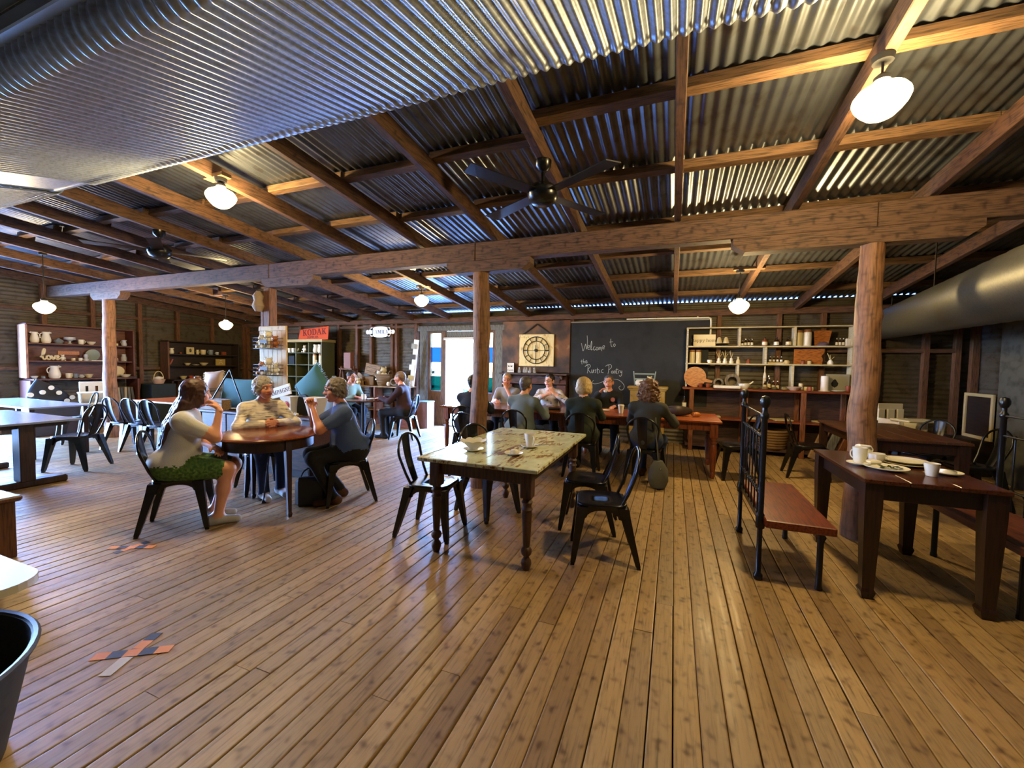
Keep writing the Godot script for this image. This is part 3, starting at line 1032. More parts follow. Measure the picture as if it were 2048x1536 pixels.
	part(t, "body", MB.new().box(Vector3(0, 0.21, 0), Vector3(0.8, 0.42, 0.62), 0.006), M.box_wood)
	part(t, "lid", MB.new().box(Vector3(0, 0.44, 0), Vector3(0.86, 0.04, 0.68), 0.012), M.box_wood)
	# chairs
	chair0 = chair_proto()
	chair(-1.93, -3.10, Vector2(0.98, -0.12), "black metal chair with its back to the doorway light, left of the painted green table", true)
	chair(-1.68, -3.72, Vector2(0.75, 0.35), "black metal chair pushed under the far side of the painted green table")
	chair(-0.50, -3.24, Vector2(-0.93, 0.22), "black metal chair at the near right of the painted green table")
	chair(-0.72, -3.80, Vector2(-0.95, 0.1), "black metal chair at the far right of the painted green table")
	chair(-4.06, -2.33, Vector2(0.66, -0.75), "black metal chair under the long-haired woman in white")
	chair(-4.385, -3.35, Vector2(0.92, 0.39), "black metal chair under the woman in the striped jacket")
	chair(-3.245, -3.46, Vector2(-0.62, 0.78), "black metal chair under the grey-haired woman in blue")
	chair(-2.45, -4.93, Vector2(0.15, -1.0), "black metal chair half hidden behind the middle log post")
	chair(-2.90, -5.70, Vector2(0.0, -1.0), "black metal chair under the diner in navy behind the middle log post")
	chair(-2.02, -5.56, Vector2(0.1, -1.0), "black metal chair under the diner in the pale blue-grey shirt")
	chair(-1.14, -5.60, Vector2(-0.05, -1.0), "black metal chair under the blonde diner in dark green")
	chair(-0.30, -5.52, Vector2(0.15, -1.0), "black metal chair under the curly-haired diner")
	chair(0.80, -6.28, Vector2(-1.0, 0.25), "black metal chair at the right end of the orange pine table")
	chair(1.75, -6.75, Vector2(1.0, 0.05), "dark metal chair at the left side of the plain brown table")
	chair(3.08, -6.1, Vector2(-1.0, 0.1), "dark metal chair at the right side of the plain brown table")
	chair(2.95, -6.75, Vector2(-0.8, 0.5), "dark metal chair just in front of the white high chair on the right")
	chair(-4.9, -6.75, Vector2(-0.95, 0.25), "black metal chair under the diner in maroon")
	chair(-6.3, -6.75, Vector2(0.9, 0.25), "black metal chair under the diner with glasses at the small table")
	chair(-8.40, -4.05, Vector2(-0.1, -1.0), "leftmost black metal chair of the row beside the left log post")
	chair(-7.94, -4.07, Vector2(-0.1, -1.0), "middle black metal chair of the row beside the left log post")
	chair(-7.48, -4.08, Vector2(-0.1, -1.0), "rightmost black metal chair of the row beside the left log post")
	chair(-7.42, -3.0, Vector2(-0.85, 0.5), "black metal chair shining blue-white behind the steel trestle table")
	chair(-9.75, -3.95, Vector2(-0.2, 1.0), "black metal chair behind the narrow steel-topped table")
	chair(-7.55, -1.98, Vector2(-0.4, -0.9), "black metal chair cut off at the left edge in front of the steel trestle table")

# ---------------------------------------------------------------- small ware
func hollow(r: Array, inner := 0.85) -> Array:
	# outer profile [radius, height] pairs -> closed vessel profile with an inside
	var p := [Vector2(0, r[0][1])]
	for q in r:
		p.append(Vector2(q[0], q[1]))
	for k in range(r.size() - 1, -1, -1):
		p.append(Vector2(r[k][0] * inner, maxf(r[k][1], r[0][1] + 0.006)))
	p.append(Vector2(0, r[0][1] + 0.006))
	return p

func solid(r: Array) -> Array:
	var p := [Vector2(0, r[0][1])]
	for q in r:
		p.append(Vector2(q[0], q[1]))
	p.append(Vector2(0, r[r.size() - 1][1]))
	return p

func handle_mesh(r: float, y0: float, y1: float, out: float, th: float) -> MB:
	var path := []
	for k in 9:
		var a := lerpf(-PI / 2, PI / 2, k / 8.0)
		path.append(Vector3(r + out * cos(a), (y0 + y1) / 2 + (y1 - y0) / 2 * sin(a), 0))
	return MB.new().tube(path, th, 6, true, Vector3.BACK)

func mug(at: Vector3, h: float, r: float, m: Material, label: String, yaw := 0.0, group := "", taper := 0.85, nm := "mug", cat := "mug") -> Node3D:
	var t := thing(nm, label, cat, at, yaw, group)
	part(t, "body", MB.new().lathe(hollow([[r * taper * 0.9, 0], [r * taper, h * 0.06], [r * lerpf(taper, 1.0, 0.6), h * 0.5], [r, h]], 0.9), 18), m)
	part(t, "handle", handle_mesh(r * 0.93, h * 0.25, h * 0.8, r * 0.55, r * 0.11), m)
	return t

func jug(at: Vector3, h: float, r: float, m: Material, label: String, yaw := 0.0, group := "") -> Node3D:
	var t := thing("jug", label, "jug", at, yaw, group)
	part(t, "body", MB.new().lathe(hollow([[r * 0.75, 0], [r * 0.98, h * 0.15], [r, h * 0.32], [r * 0.82, h * 0.6], [r * 0.66, h * 0.78], [r * 0.8, h]], 0.9), 20), m)
	part(t, "handle", handle_mesh(r * 0.72, h * 0.4, h * 0.88, r * 0.5, r * 0.1), m)
	part(t, "spout", MB.new().lathe(hollow([[r * 0.12, 0], [r * 0.34, h * 0.14]], 0.85), 10, Transform3D(Basis(Vector3.BACK, 0.7), Vector3(-r * 0.62, h * 0.87, 0))), m)
	return t

func pot(nm: String, at: Vector3, pf: Array, m: Material, label: String, cat: String, group := "", closed := false, seg := 20) -> MeshInstance3D:
	return solo(nm, MB.new().lathe(solid(pf) if closed else hollow(pf), seg), m, label, cat, at, 0, group)

func bowl(at: Vector3, r: float, h: float, m: Material, label: String, group := "", nm := "bowl") -> MeshInstance3D:
	return pot(nm, at, [[r * 0.45, 0], [r * 0.5, h * 0.12], [r * 0.8, h * 0.5], [r, h]], m, label, nm, group)

func plate(at: Vector3, r: float, m: Material, label: String, group := "", nm := "plate") -> MeshInstance3D:
	return solo(nm, MB.new().lathe([Vector2(0, 0), Vector2(r * 0.6, 0), Vector2(r * 0.68, 0.004), Vector2(r, 0.016), Vector2(r, 0.02), Vector2(r * 0.66, 0.009), Vector2(r * 0.6, 0.006), Vector2(0, 0.006)], 32), m, label, nm, at, 0, group)

func bottle(at: Vector3, h: float, r: float, m: Material, cap: Material, label: String, group := "", band: Material = null) -> Node3D:
	var t := thing("bottle", label, "bottle", at, 0, group)
	part(t, "glass", MB.new().lathe(solid([[r, 0], [r, h * 0.55], [r * 0.8, h * 0.66], [r * 0.36, h * 0.74], [r * 0.34, h * 0.88]]), 14), m)
	part(t, "cap", MB.new().lathe(solid([[r * 0.42, h * 0.88], [r * 0.42, h]]), 12), cap)
	if band:
		part(t, "paper_label", MB.new().lathe([Vector2(r * 1.02, h * 0.12), Vector2(r * 1.02, h * 0.48)], 14), band)
	return t

func jar(at: Vector3, h: float, r: float, m: Material, lid: Material, label: String, group := "", nm := "jar") -> Node3D:
	var t := thing(nm, label, nm, at, 0, group)
	part(t, "body", MB.new().lathe(solid([[r * 0.95, 0], [r, h * 0.05], [r, h * 0.8], [r * 0.9, h * 0.86]]), 18), m)
	part(t, "lid", MB.new().lathe(solid([[r * 0.95, h * 0.86], [r * 0.97, h], [r * 0.9, h * 1.02]]), 18), lid)
	return t

func text_mesh(s: String, size: float, depth := 0.003, font := "Droid Sans", bold := false) -> TextMesh:
	var t := TextMesh.new()
	var f := SystemFont.new()
	f.font_names = PackedStringArray([font])
	if bold:
		f.font_weight = 700
	t.font = f
	t.text = s
	t.font_size = 64
	t.pixel_size = size / 64.0
	t.depth = depth
	t.curve_step = 1.0
	return t

# hand-drawn strokes lying on a board: lists of 2D points, drawn as flat ribbons with round caps
func strokes(lines: Array, w: float, depth := 0.002) -> MB:
	var mb := MB.new()
	for l in lines:
		var path := []
		for p in l:
			path.append(Vector3(p.x, p.y, 0))
		mb.tube(path, w, 6, true, Vector3.BACK, depth / w)
	return mb

func smooth(pts: Array, n := 5) -> Array:
	var o := []
	for k in pts.size() - 1:
		var p0: Vector2 = pts[maxi(k - 1, 0)]
		var p1: Vector2 = pts[k]
		var p2: Vector2 = pts[k + 1]
		var p3: Vector2 = pts[mini(k + 2, pts.size() - 1)]
		for j in n:
			o.append(p1.cubic_interpolate(p2, p0, p3, float(j) / n))
	o.append(pts[pts.size() - 1])
	return o

# ---------------------------------------------------------------- doorway, fireplace, blackboard, white shelves
func pane_mat(nm: String, c: Color) -> StandardMaterial3D:
	var m := mat(nm, Color(c.r, c.g, c.b, 0.0), 0.04)
	m.refraction_enabled = true
	m.refraction_scale = 0.002
	return m

func build_doorway() -> void:
	var d := structure("door_1")
	var z := BACK + 0.03
	var gw: Material = M.grey_wood
	var dw: Material = M.door_wood
	for b in [[-5.61, 1.16, 0.2, 2.32], [-3.64, 1.16, 0.18, 2.32]]:
		part(d, "frame_board", MB.new().box(Vector3(b[0], b[1], z + 0.03), Vector3(b[2], b[3], 0.12), 0.005), gw)
	part(d, "head_board", MB.new().box(Vector3(-4.63, 2.30, z + 0.035), Vector3(2.26, 0.12, 0.14), 0.005), gw)
	part(d, "transom_panel", MB.new().box(Vector3(-4.62, 2.14, z), Vector3(0.9, 0.19, 0.05), 0.004), gw)
	for s in [[-5.47, 0.06], [-5.085, 0.13], [-4.17, 0.13], [-3.775, 0.07]]:
		part(d, "stile", MB.new().box(Vector3(s[0], 1.12, z), Vector3(s[1], 2.24, 0.09), 0.004), dw)
	var panes := [pane_mat("glass_straw", Color(0.55, 0.52, 0.38)), pane_mat("glass_blue", Color(0.006, 0.035, 0.15)), pane_mat("glass_amber", Color(0.55, 0.50, 0.36)), pane_mat("glass_green", Color(0.008, 0.10, 0.055))]
	for sx in [-5.295, -3.97]:
		part(d, "lower_panel", MB.new().box(Vector3(sx, 0.41, z), Vector3(0.3, 0.82, 0.04), 0.004), dw)
		part(d, "top_rail", MB.new().box(Vector3(sx, 2.215, z), Vector3(0.3, 0.05, 0.06), 0.004), dw)
		for k in 4:
			part(d, "pane", MB.new().slab(Vector3(sx, 2.025 - 0.342 * k, z), Vector3(0.286, 0.334, 0.005)), panes[k])
			part(d, "glazing_bar", MB.new().box(Vector3(sx, 1.854 - 0.342 * k, z), Vector3(0.3, 0.012, 0.025), 0.002), dw)
	part(d, "threshold", MB.new().box(Vector3(-4.63, 0.012, z), Vector3(0.85, 0.03, 0.16), 0.004), gw)
	var rb := thing("roller_blind", "rolled-up white blind across the top of the open doorway", "blind", Vector3(-4.62, 2.06, BACK + 0.07))
	part(rb, "roll", MB.new().tube([Vector3(-0.44, 0, 0), Vector3(0.44, 0, 0)], 0.032, 14), mat("white_cloth", Color(0.86, 0.86, 0.84), 0.8))
	part(rb, "bracket", MB.new().box(Vector3(-0.445, 0, -0.01), Vector3(0.012, 0.07, 0.08), 0.002), M.chrome)
	part(rb, "bracket", MB.new().box(Vector3(0.445, 0, -0.01), Vector3(0.012, 0.07, 0.08), 0.002), M.chrome)
	# outside the doorway: a white rail fence and low shrubs in the glare
	var fm := mat("fence_white", Color(0.82, 0.83, 0.82), 0.7)
	var f := thing("rail_fence", "white post and rail fence outside the open doorway", "fence", Vector3(-6.2, -0.2, -11.2))
	for k in 4:
		part(f, "fence_post", MB.new().box(Vector3(-3.0 + 2.2 * k, 0.75, 0), Vector3(0.1, 1.5, 0.1), 0.006), fm)
	for y in [0.45, 0.95, 1.4]:
		part(f, "rail", MB.new().box(Vector3(0.3, y, 0.03), Vector3(7.0, 0.09, 0.04), 0.004), fm)
	var lm := mat("leaf_green", Color(0.30, 0.46, 0.26), 0.7)
	tp(lm, "mottle", Vector3(3, 3, 3))
	var rg := RandomNumberGenerator.new()
	rg.seed = 5
	for k in 4:
		var sb := thing("shrub", ["round green shrub left of the doorway view", "low green shrub in the middle of the doorway view", "pale green shrub beyond the fence", "tall shrub at the right of the doorway view"][k], "shrub", Vector3(-6.3 + 0.75 * k, -0.2, -12.6 - 0.5 * (k % 2)), 0, "shrubs outside")
		var lv := MB.new()
		for j in 260:
			var dir := Vector3(rg.randf_range(-1, 1), rg.randf_range(-0.2, 1), rg.randf_range(-1, 1)).normalized()
			var p := Vector3(0, 0.45, 0) + dir * Vector3(0.5, 0.55, 0.45) * rg.randf_range(0.7, 1.0)
			var b := Basis.from_euler(Vector3(rg.randf() * TAU, rg.randf() * TAU, 0))
			lv.quad(p - b.x * 0.05, p - b.y * 0.09, p + b.x * 0.05, p + b.y * 0.09)
		part(sb, "foliage", lv, lm)
		part(sb, "stem", MB.new().tube([Vector3(0, 0, 0), Vector3(0.02, 0.6, 0)], 0.03, 6), M.box_wood)

func build_fireplace() -> void:
	noise_tex("smudge", 0.008, [[0.0, Color(0.16, 0.12, 0.10)], [0.35, Color(0.30, 0.22, 0.17)], [0.6, Color(0.44, 0.29, 0.18)], [0.85, Color(0.50, 0.33, 0.20)], [1.0, Color(0.62, 0.52, 0.36)]], FastNoiseLite.TYPE_SIMPLEX_SMOOTH, 512, 4, 71)
	var rm := mat("rusty_sheet", Color(0.9, 0.9, 0.9), 0.55, 0.2)
	tp(rm, "smudge", Vector3(0.45, 0.45, 0.45))
	solo("rusty_panel", MB.new().box(Vector3(0, 0, 0), Vector3(1.52, 1.10, 0.03), 0.004), rm, "brown rust-stained iron sheet above the mantel behind the clock", "panel", Vector3(-2.79, 1.87, BACK + 0.115))
	wood("mantel_wood", Color(0.30, 0.19, 0.13), "x", 0.6, true, 6.0)
	wood("red_board", Color(0.36, 0.19, 0.13), "x", 0.6, true, 6.0)
	var t := thing("fireplace", "dark timber fireplace with a long mantel shelf below the square clock", "fireplace", Vector3(-2.78, 0, BACK + 0.09))
	part(t, "mantel_shelf", MB.new().box(Vector3(0, 1.285, 0.13), Vector3(1.5, 0.035, 0.26), 0.004), M.mantel_wood)
	part(t, "frieze", MB.new().box(Vector3(0, 1.17, 0.05), Vector3(1.4, 0.19, 0.1), 0.004), M.red_board)
	for s in [-1, 1]:
		part(t, "jamb", MB.new().box(Vector3(s * 0.6, 0.53, 0.06), Vector3(0.2, 1.06, 0.12), 0.005), M.red_board)
		part(t, "bracket", MB.new().box(Vector3(s * 0.62, 1.22, 0.16), Vector3(0.06, 0.09, 0.12), 0.01), M.mantel_wood)
	part(t, "frieze_panel", MB.new().box(Vector3(-0.32, 1.17, 0.108), Vector3(0.5, 0.13, 0.016), 0.003), M.mantel_wood)
	part(t, "frieze_panel", MB.new().box(Vector3(0.32, 1.17, 0.108), Vector3(0.5, 0.13, 0.016), 0.003), M.mantel_wood)
	part(t, "fireback", MB.new().box(Vector3(0, 0.53, 0.01), Vector3(1.0, 1.06, 0.02), 0.002), M.black_matt)
	# clock made of an old cream door panel
	noise_tex("cream_worn", 0.02, [[0.0, Color(0.55, 0.42, 0.25)], [0.18, Color(0.72, 0.62, 0.40)], [0.3, Color(0.86, 0.78, 0.54)], [1.0, Color(0.9, 0.83, 0.6)]], FastNoiseLite.TYPE_SIMPLEX_SMOOTH, 512, 5, 44)
	var cm := mat("cream_panel", Color(1, 1, 1), 0.6)
	tp(cm, "cream_worn", Vector3(1, 0.5, 1), false)
	t = thing("wall_clock", "large skeleton clock on a square cream board hanging above the mantel", "clock", Vector3(-2.75, 1.79, BACK + 0.155))
	for k in 5:
		part(t, "board", MB.new().box(Vector3(-0.31 + 0.155 * k, 0, 0), Vector3(0.153, 0.68, 0.025), 0.003), cm)
	for s in [-1, 1]:
		part(t, "batten", MB.new().box(Vector3(0, s * 0.31, 0.018), Vector3(0.775, 0.06, 0.012), 0.003), cm)
	var ring := func(r: float, th: float) -> MB:
		var path := []
		for k in 49:
			path.append(Vector3(r * cos(TAU * k / 48), r * sin(TAU * k / 48), 0.032))
		return MB.new().tube(path, th, 6, false, Vector3.BACK)
	part(t, "outer_ring", ring.call(0.285, 0.009), M.black_matt)
	part(t, "inner_ring", ring.call(0.195, 0.008), M.black_matt)
	for k in 12:
		var a := TAU * k / 12
		part(t, "hour_mark", MB.new().box(Vector3(0.24 * cos(a), 0.24 * sin(a), 0.032), Vector3(0.09, 0.012 if k % 3 else 0.022, 0.008), 0.002, Basis(Vector3.BACK, a)), M.black_matt)
	for k in 4:
		var a := TAU * k / 4
		part(t, "spoke", MB.new().tube([Vector3(0, 0, 0.032), Vector3(0.195 * cos(a), 0.195 * sin(a), 0.032)], 0.004, 6), M.black_matt)
	part(t, "hub", MB.new().lathe(solid([[0.035, 0.0], [0.035, 0.02], [0.02, 0.026]]), 16, Transform3D(Basis(Vector3.RIGHT, PI / 2), Vector3(0, 0, 0.02))), M.black_matt)
	part(t, "hour_hand", MB.new().box(Vector3(0.0, 0.055, 0.042), Vector3(0.018, 0.11, 0.004), 0.001), M.black_matt)
	part(t, "minute_hand", MB.new().box(Vector3(0.0, -0.1, 0.044), Vector3(0.012, 0.2, 0.004), 0.001), M.black_matt)
	for s in [-1, 1]:
		part(t, "strap", MB.new().box(Vector3(s * 0.17, 0.44, 0.0), Vector3(0.42, 0.024, 0.006), 0.001, Basis(Vector3.BACK, -s * 0.62)), M.black_matt)
	# mantel things
	var sg := thing("mantel_sign", "small white framed sign with a black horse picture on the mantel", "sign", Vector3(-3.31, 1.3025, BACK + 0.22))
	part(sg, "board", MB.new().box(Vector3(0, 0.105, 0), Vector3(0.165, 0.21, 0.02), 0.002), mat("sign_white", Color(0.88, 0.87, 0.82), 0.7))
	part(sg, "frame", MB.new().box(Vector3(-0.085, 0.105, 0), Vector3(0.01, 0.22, 0.028), 0.002).box(Vector3(0.085, 0.105, 0), Vector3(0.01, 0.22, 0.028), 0.002).box(Vector3(0, 0.215, 0), Vector3(0.18, 0.01, 0.028), 0.002).box(Vector3(0, 0.0055, 0), Vector3(0.18, 0.01, 0.028), 0.002), M.black_matt)
	part(sg, "picture", strokes([smooth([Vector2(-0.05, 0.13), Vector2(-0.055, 0.15), Vector2(-0.03, 0.14), Vector2(0.02, 0.145), Vector2(0.045, 0.15)]), [Vector2(-0.03, 0.14), Vector2(-0.04, 0.12)], [Vector2(0.02, 0.145), Vector2(0.03, 0.12)], [Vector2(0.0, 0.142), Vector2(0.04, 0.128)]], 0.006), M.black_matt, T(0, 0, 0.011))
	part(sg, "lettering", text_mesh("Family", 0.045, 0.002, "Droid Serif"), M.black_matt, T(0, 0.055, 0.011))
	var gm := mat("clear_glass", Color(0.86, 0.9, 0.9, 0.15), 0.05)
	gm.transparency = BaseMaterial3D.TRANSPARENCY_ALPHA
	for k in 5:
		var w := [0.0, 0.11, 0.16, 0.24, 0.34]
		pot("glass_carafe", Vector3(-3.1 + w[k], 1.3025, BACK + 0.24), [[0.03, 0], [0.034, 0.02], [0.032, 0.06], [0.016, 0.09], [0.02, 0.12]], gm, ["small glass carafe beside the framed mantel sign", "second small glass carafe on the mantel", "middle small glass carafe on the mantel", "fourth small glass carafe on the mantel", "small glass carafe at the right of the mantel row"][k], "carafe", "glass carafes on the mantel")

func build_blackboard() -> void:
	var bm := mat("slate", Color(0.13, 0.135, 0.125), 0.8)
	tp(bm, "mottle", Vector3(0.7, 0.7, 0.7))
	var cm := mat("chalk", Color(0.72, 0.74, 0.70), 0.95)
	var t := thing("blackboard", "big blackboard with a chalk welcome written on it", "blackboard", Vector3(-2.015, 2.37, BACK + 0.11))
	part(t, "board", MB.new().box(Vector3(1.30, -0.82, -0.01), Vector3(2.6, 1.62, 0.02), 0.002), bm)
	part(t, "frame_strip", MB.new().box(Vector3(1.30, 0.0, 0.004), Vector3(2.62, 0.025, 0.03), 0.003), mat("strip_grey", Color(0.55, 0.53, 0.46), 0.7))
	var P := func(a: Array) -> Array:
		var o := []
		for k in range(0, a.size(), 2):
			o.append(Vector2((a[k] / 5.119 - 23.0) * 0.0094, -(a[k + 1] / 5.119 - 45.0) * 0.0104))
		return o
	var word := func(nm: String, ls: Array, w: float):
		var out := []
		for l in ls:
			out.append(smooth(P.call(l)))
		part(t, nm, strokes(out, w, 0.0015), cm, T(0, 0, 0.001))
	# Welcome to
	word.call("chalk_word", [[238, 440, 245, 470, 258, 520, 275, 480, 285, 450, 292, 480, 300, 500, 305, 430, 300, 365], [312, 490, 330, 480, 325, 462, 312, 472, 316, 505, 338, 500], [345, 505, 355, 450, 350, 420, 344, 470, 350, 510, 364, 500], [392, 478, 378, 480, 372, 500, 385, 512, 400, 500], [412, 480, 402, 500, 414, 512, 424, 495, 412, 480], [432, 510, 434, 482, 444, 490, 446, 508, 452, 482, 462, 488, 466, 520], [476, 492, 494, 482, 490, 465, 476, 475, 478, 500, 496, 496]], 0.0042)
	word.call("chalk_word", [[560, 400, 562, 440, 568, 470, 580, 478], [548, 432, 585, 428], [600, 448, 590, 462, 600, 476, 612, 462, 602, 448]], 0.0042)
	# the
	word.call("chalk_word", [[245, 610, 246, 640, 252, 655], [233, 625, 258, 622], [266, 600, 264, 645], [265, 632, 276, 625, 280, 645], [290, 635, 306, 628, 300, 615, 290, 625, 294, 643, 316, 636]], 0.0034)
	# Rustic Pantry
	word.call("chalk_word", [[285, 680, 305, 660, 318, 668, 316, 720, 312, 745], [300, 668, 330, 655, 345, 675, 325, 698, 318, 700, 335, 725, 350, 742], [362, 705, 360, 735, 372, 738, 380, 706, 382, 740], [408, 705, 396, 712, 408, 726, 398, 740], [424, 690, 424, 738, 434, 740], [414, 710, 440, 704], [448, 712, 450, 738], [488, 700, 470, 712, 470, 732, 492, 736]], 0.0042)
	word.call("chalk_word", [[510, 672, 535, 658, 548, 668, 545, 720, 540, 745], [535, 660, 565, 655, 578, 675, 560, 698, 546, 700], [590, 715, 578, 722, 580, 738, 592, 735, 596, 715, 600, 740], [608, 742, 610, 716, 620, 718, 624, 740], [634, 690, 632, 738, 642, 740], [620, 704, 650, 698], [652, 740, 654, 716, 666, 714], [672, 712, 674, 730, 684, 728, 688, 712, 686, 755, 672, 768, 660, 758]], 0.0042)
	word.call("chalk_swirl", [[385, 815, 372, 825, 370, 840, 390, 850, 430, 846, 480, 828, 540, 806, 600, 798, 660, 806, 705, 840, 718, 872, 700, 900, 672, 898, 662, 875, 678, 862]], 0.0036)
	# conduit above the board's right corner
	t = thing("white_conduit", "white pipe bent down at the right corner of the blackboard", "pipe", Vector3(0, 0, BACK + 0.15))
	part(t, "pipe", MB.new().tube([Vector3(-0.9, 2.405, 0), Vector3(0.56, 2.40, 0), Vector3(0.6, 2.38, 0), Vector3(0.605, 2.34, 0), Vector3(0.605, 1.9, 0)], 0.016, 8), M.sign_white)
	for k in 4:
		part(t, "clip", MB.new().box(Vector3(-0.7 + 0.36 * k, 2.405, -0.02), Vector3(0.02, 0.05, 0.05), 0.002), M.chrome)

func build_white_shelf() -> void:
	var sm := mat("shelf_white", Color(0.80, 0.76, 0.62), 0.6)
	tp(sm, "grain_soft", Vector3(0.8, 4, 4))
	wood("counter_wood", Color(0.52, 0.25, 0.11), "x", 0.4, true, 6.0)
	wood("shelf_leg", Color(0.50, 0.29, 0.15), "y", 0.6, true, 6.0)
	var zf := BACK + 0.225
	var t := thing("wall_shelf", "open cream wall shelf unit of three rows full of bottles and crockery", "shelf", Vector3(0, 0, 0))
	var d := 0.2
	for s in [[2.197, 0.02], [1.86, 0.024], [1.55, 0.024]]:
		part(t, "shelf_board", MB.new().box(Vector3(1.455, s[0], zf), Vector3(2.52, s[1], d), 0.003), sm)
	for u in [[0.215, 1.125, 2.187], [2.695, 1.125, 2.187]]:
		part(t, "end_board", MB.new().box(Vector3(u[0], (u[1] + u[2]) / 2, zf), Vector3(0.03, u[2] - u[1], d), 0.003), sm)
	for u in [[1.063, 1.872, 2.187], [1.892, 1.872, 2.187], [1.471, 1.562, 1.848], [1.054, 1.125, 1.538], [1.88, 1.125, 1.538]]:
		part(t, "divider", MB.new().box(Vector3(u[0], (u[1] + u[2]) / 2, zf), Vector3(0.035, u[2] - u[1], d - 0.01), 0.003), sm)
	t = thing("counter", "long red-brown counter with open shelves below the cream wall shelf", "counter", Vector3(0, 0, 0))
	part(t, "worktop", MB.new().box(Vector3(1.47, 1.105, BACK + 0.32), Vector3(2.62, 0.035, 0.48), 0.004), M.counter_wood)
	part(t, "lower_shelf", MB.new().box(Vector3(1.47, 0.58, BACK + 0.32), Vector3(2.5, 0.028, 0.44), 0.003), M.counter_wood)
	part(t, "bottom_shelf", MB.new().box(Vector3(1.47, 0.1, BACK + 0.32), Vector3(2.5, 0.05, 0.46), 0.003), M.mantel_wood)
	for x in [0.31, 1.16, 2.0, 2.66]:
		for z in [0.53, 0.13]:
			part(t, "upright", MB.new().box(Vector3(x, 0.544, BACK + z), Vector3(0.07, 1.088, 0.06), 0.004), M.shelf_leg)
	part(t, "back_panel", MB.new().box(Vector3(1.47, 0.55, BACK + 0.1), Vector3(2.5, 1.07, 0.016), 0.002), M.mantel_wood)
	var cw := mat("china_white", Color(0.86, 0.85, 0.80), 0.25)
	var cream := mat("cream_ware", Color(0.80, 0.74, 0.56), 0.4)
	var amber := mat("amber_glass", Color(0.16, 0.08, 0.03), 0.12)
	var rust := mat("rust_ware", Color(0.50, 0.24, 0.13), 0.5)
	var cork := wood("cork_wood", Color(0.60, 0.38, 0.18), "x", 0.5, false, 6.0)
	var steel: Material = M.chrome
	var gold := mat("honey_board", Color(0.72, 0.43, 0.15), 0.45)
	tp(gold, "grain", Vector3(1.0, 8, 8), false)
	wood("stone_grey", Color(0.50, 0.45, 0.36), "y", 0.8, false, 4.0)
	var y1 := 1.873
	var y2 := 1.5625
	var y0 := 1.1235
	var zz := zf + 0.01
	var G := "goods on the cream wall shelf"
	# top row
	var s := thing("poppy_sign", "cream rectangular sign with grey handwriting at the left of the top row", "sign", Vector3(0.50, y1, zz), 0, G)
	part(s, "board", MB.new().box(Vector3(0, 0.105, 0), Vector3(0.37, 0.21, 0.04), 0.003), cream)
	part(s, "lettering", text_mesh("Happy home", 0.075, 0.002, "Droid Serif"), mat("ink_grey", Color(0.30, 0.29, 0.26), 0.8), T(0, 0.10, 0.021))
	s = thing("cake_stand", "low dark stand holding two cream cone bells", "stand", Vector3(0.80, y1, zz), 0, G)
	part(s, "dish", MB.new().lathe(solid([[0.05, 0], [0.03, 0.02], [0.1, 0.032], [0.13, 0.045]]), 24), M.black_matt)
	for k in 2:
		pot("cone_bell", Vector3(0.745 + 0.11 * k, y1 + 0.045, zz), [[0.055, 0], [0.05, 0.02], [0.028, 0.1], [0.016, 0.115]], cream, ["left cream cone-shaped bell on the dark stand", "right cream cone-shaped bell on the dark stand"][k], "bell", G, true)
	for k in 4:
		bottle(Vector3(1.115 + 0.05 * k, y1, zz), [0.10, 0.125, 0.13, 0.125][k], 0.021, amber, steel, ["first", "second", "third", "last"][k] + " small capped bottle of the group in the second bay of the top row", G, cw)
	bottle(Vector3(1.46, y1, zz), 0.15, 0.042, rust, M.black_matt, "rust-coloured pump bottle in the top row", G, cw)
	bottle(Vector3(1.635, y1, zz), 0.15, 0.04, amber, M.black_matt, "dark bottle with a white label in the middle of the top row", G, cw)
	bottle(Vector3(1.815, y1, zz), 0.155, 0.044, amber, M.black_matt, "dark bottle with a cream label left of the two canisters", G, cream)
	jar(Vector3(1.965, y1, zz), 0.26, 0.055, cream, cork, "cream canister with a wooden lid in the top row", G, "canister")
	jar(Vector3(2.085, y1, zz), 0.27, 0.06, cw, cork, "white canister with a wooden lid in the top row", G, "canister")
	solo("wedge_board", MB.new().prism(PackedVector2Array([Vector2(-0.1, 0), Vector2(0.085, 0), Vector2(0.13, 0.26), Vector2(-0.12, 0.255)]), 0.02), gold, "honey-coloured wooden board leaning in the top row", "board", Vector3(2.30, y1, zz - 0.04), 0, G)
	pot("lavender_bunch", Vector3(2.30, y1, zz + 0.03), [[0.06, 0], [0.09, 0.03], [0.05, 0.06]], mat("lilac", Color(0.42, 0.34, 0.40), 0.9), "lilac dried flower heap before the honey-coloured board", "flowers", G, true, 9)
	for k in 3:
		bottle(Vector3(2.495 + 0.045 * k, y1, zz), 0.125, 0.019, amber, cw, ["left", "middle", "right"][k] + " tiny white-capped bottle at the right end of the top row", G, cw)
	solo("white_packet", MB.new().box(Vector3(0, 0.06, 0), Vector3(0.07, 0.12, 0.03), 0.008), cw, "white packet at the right end of the top row", "packet", Vector3(2.645, y1, zz), 0, G)
	# middle row
	jar(Vector3(0.305, y2, zz), 0.235, 0.047, cream, cork, "left cream canister at the left end of the middle row", G, "canister")
	jar(Vector3(0.41, y2, zz), 0.235, 0.047, cream, cork, "second cream canister at the left end of the middle row", G, "canister")
	pot("small_pot", Vector3(0.60, y2, zz), [[0.03, 0], [0.045, 0.03], [0.04, 0.06]], cw, "small white pot beside the cream canisters", "pot", G)
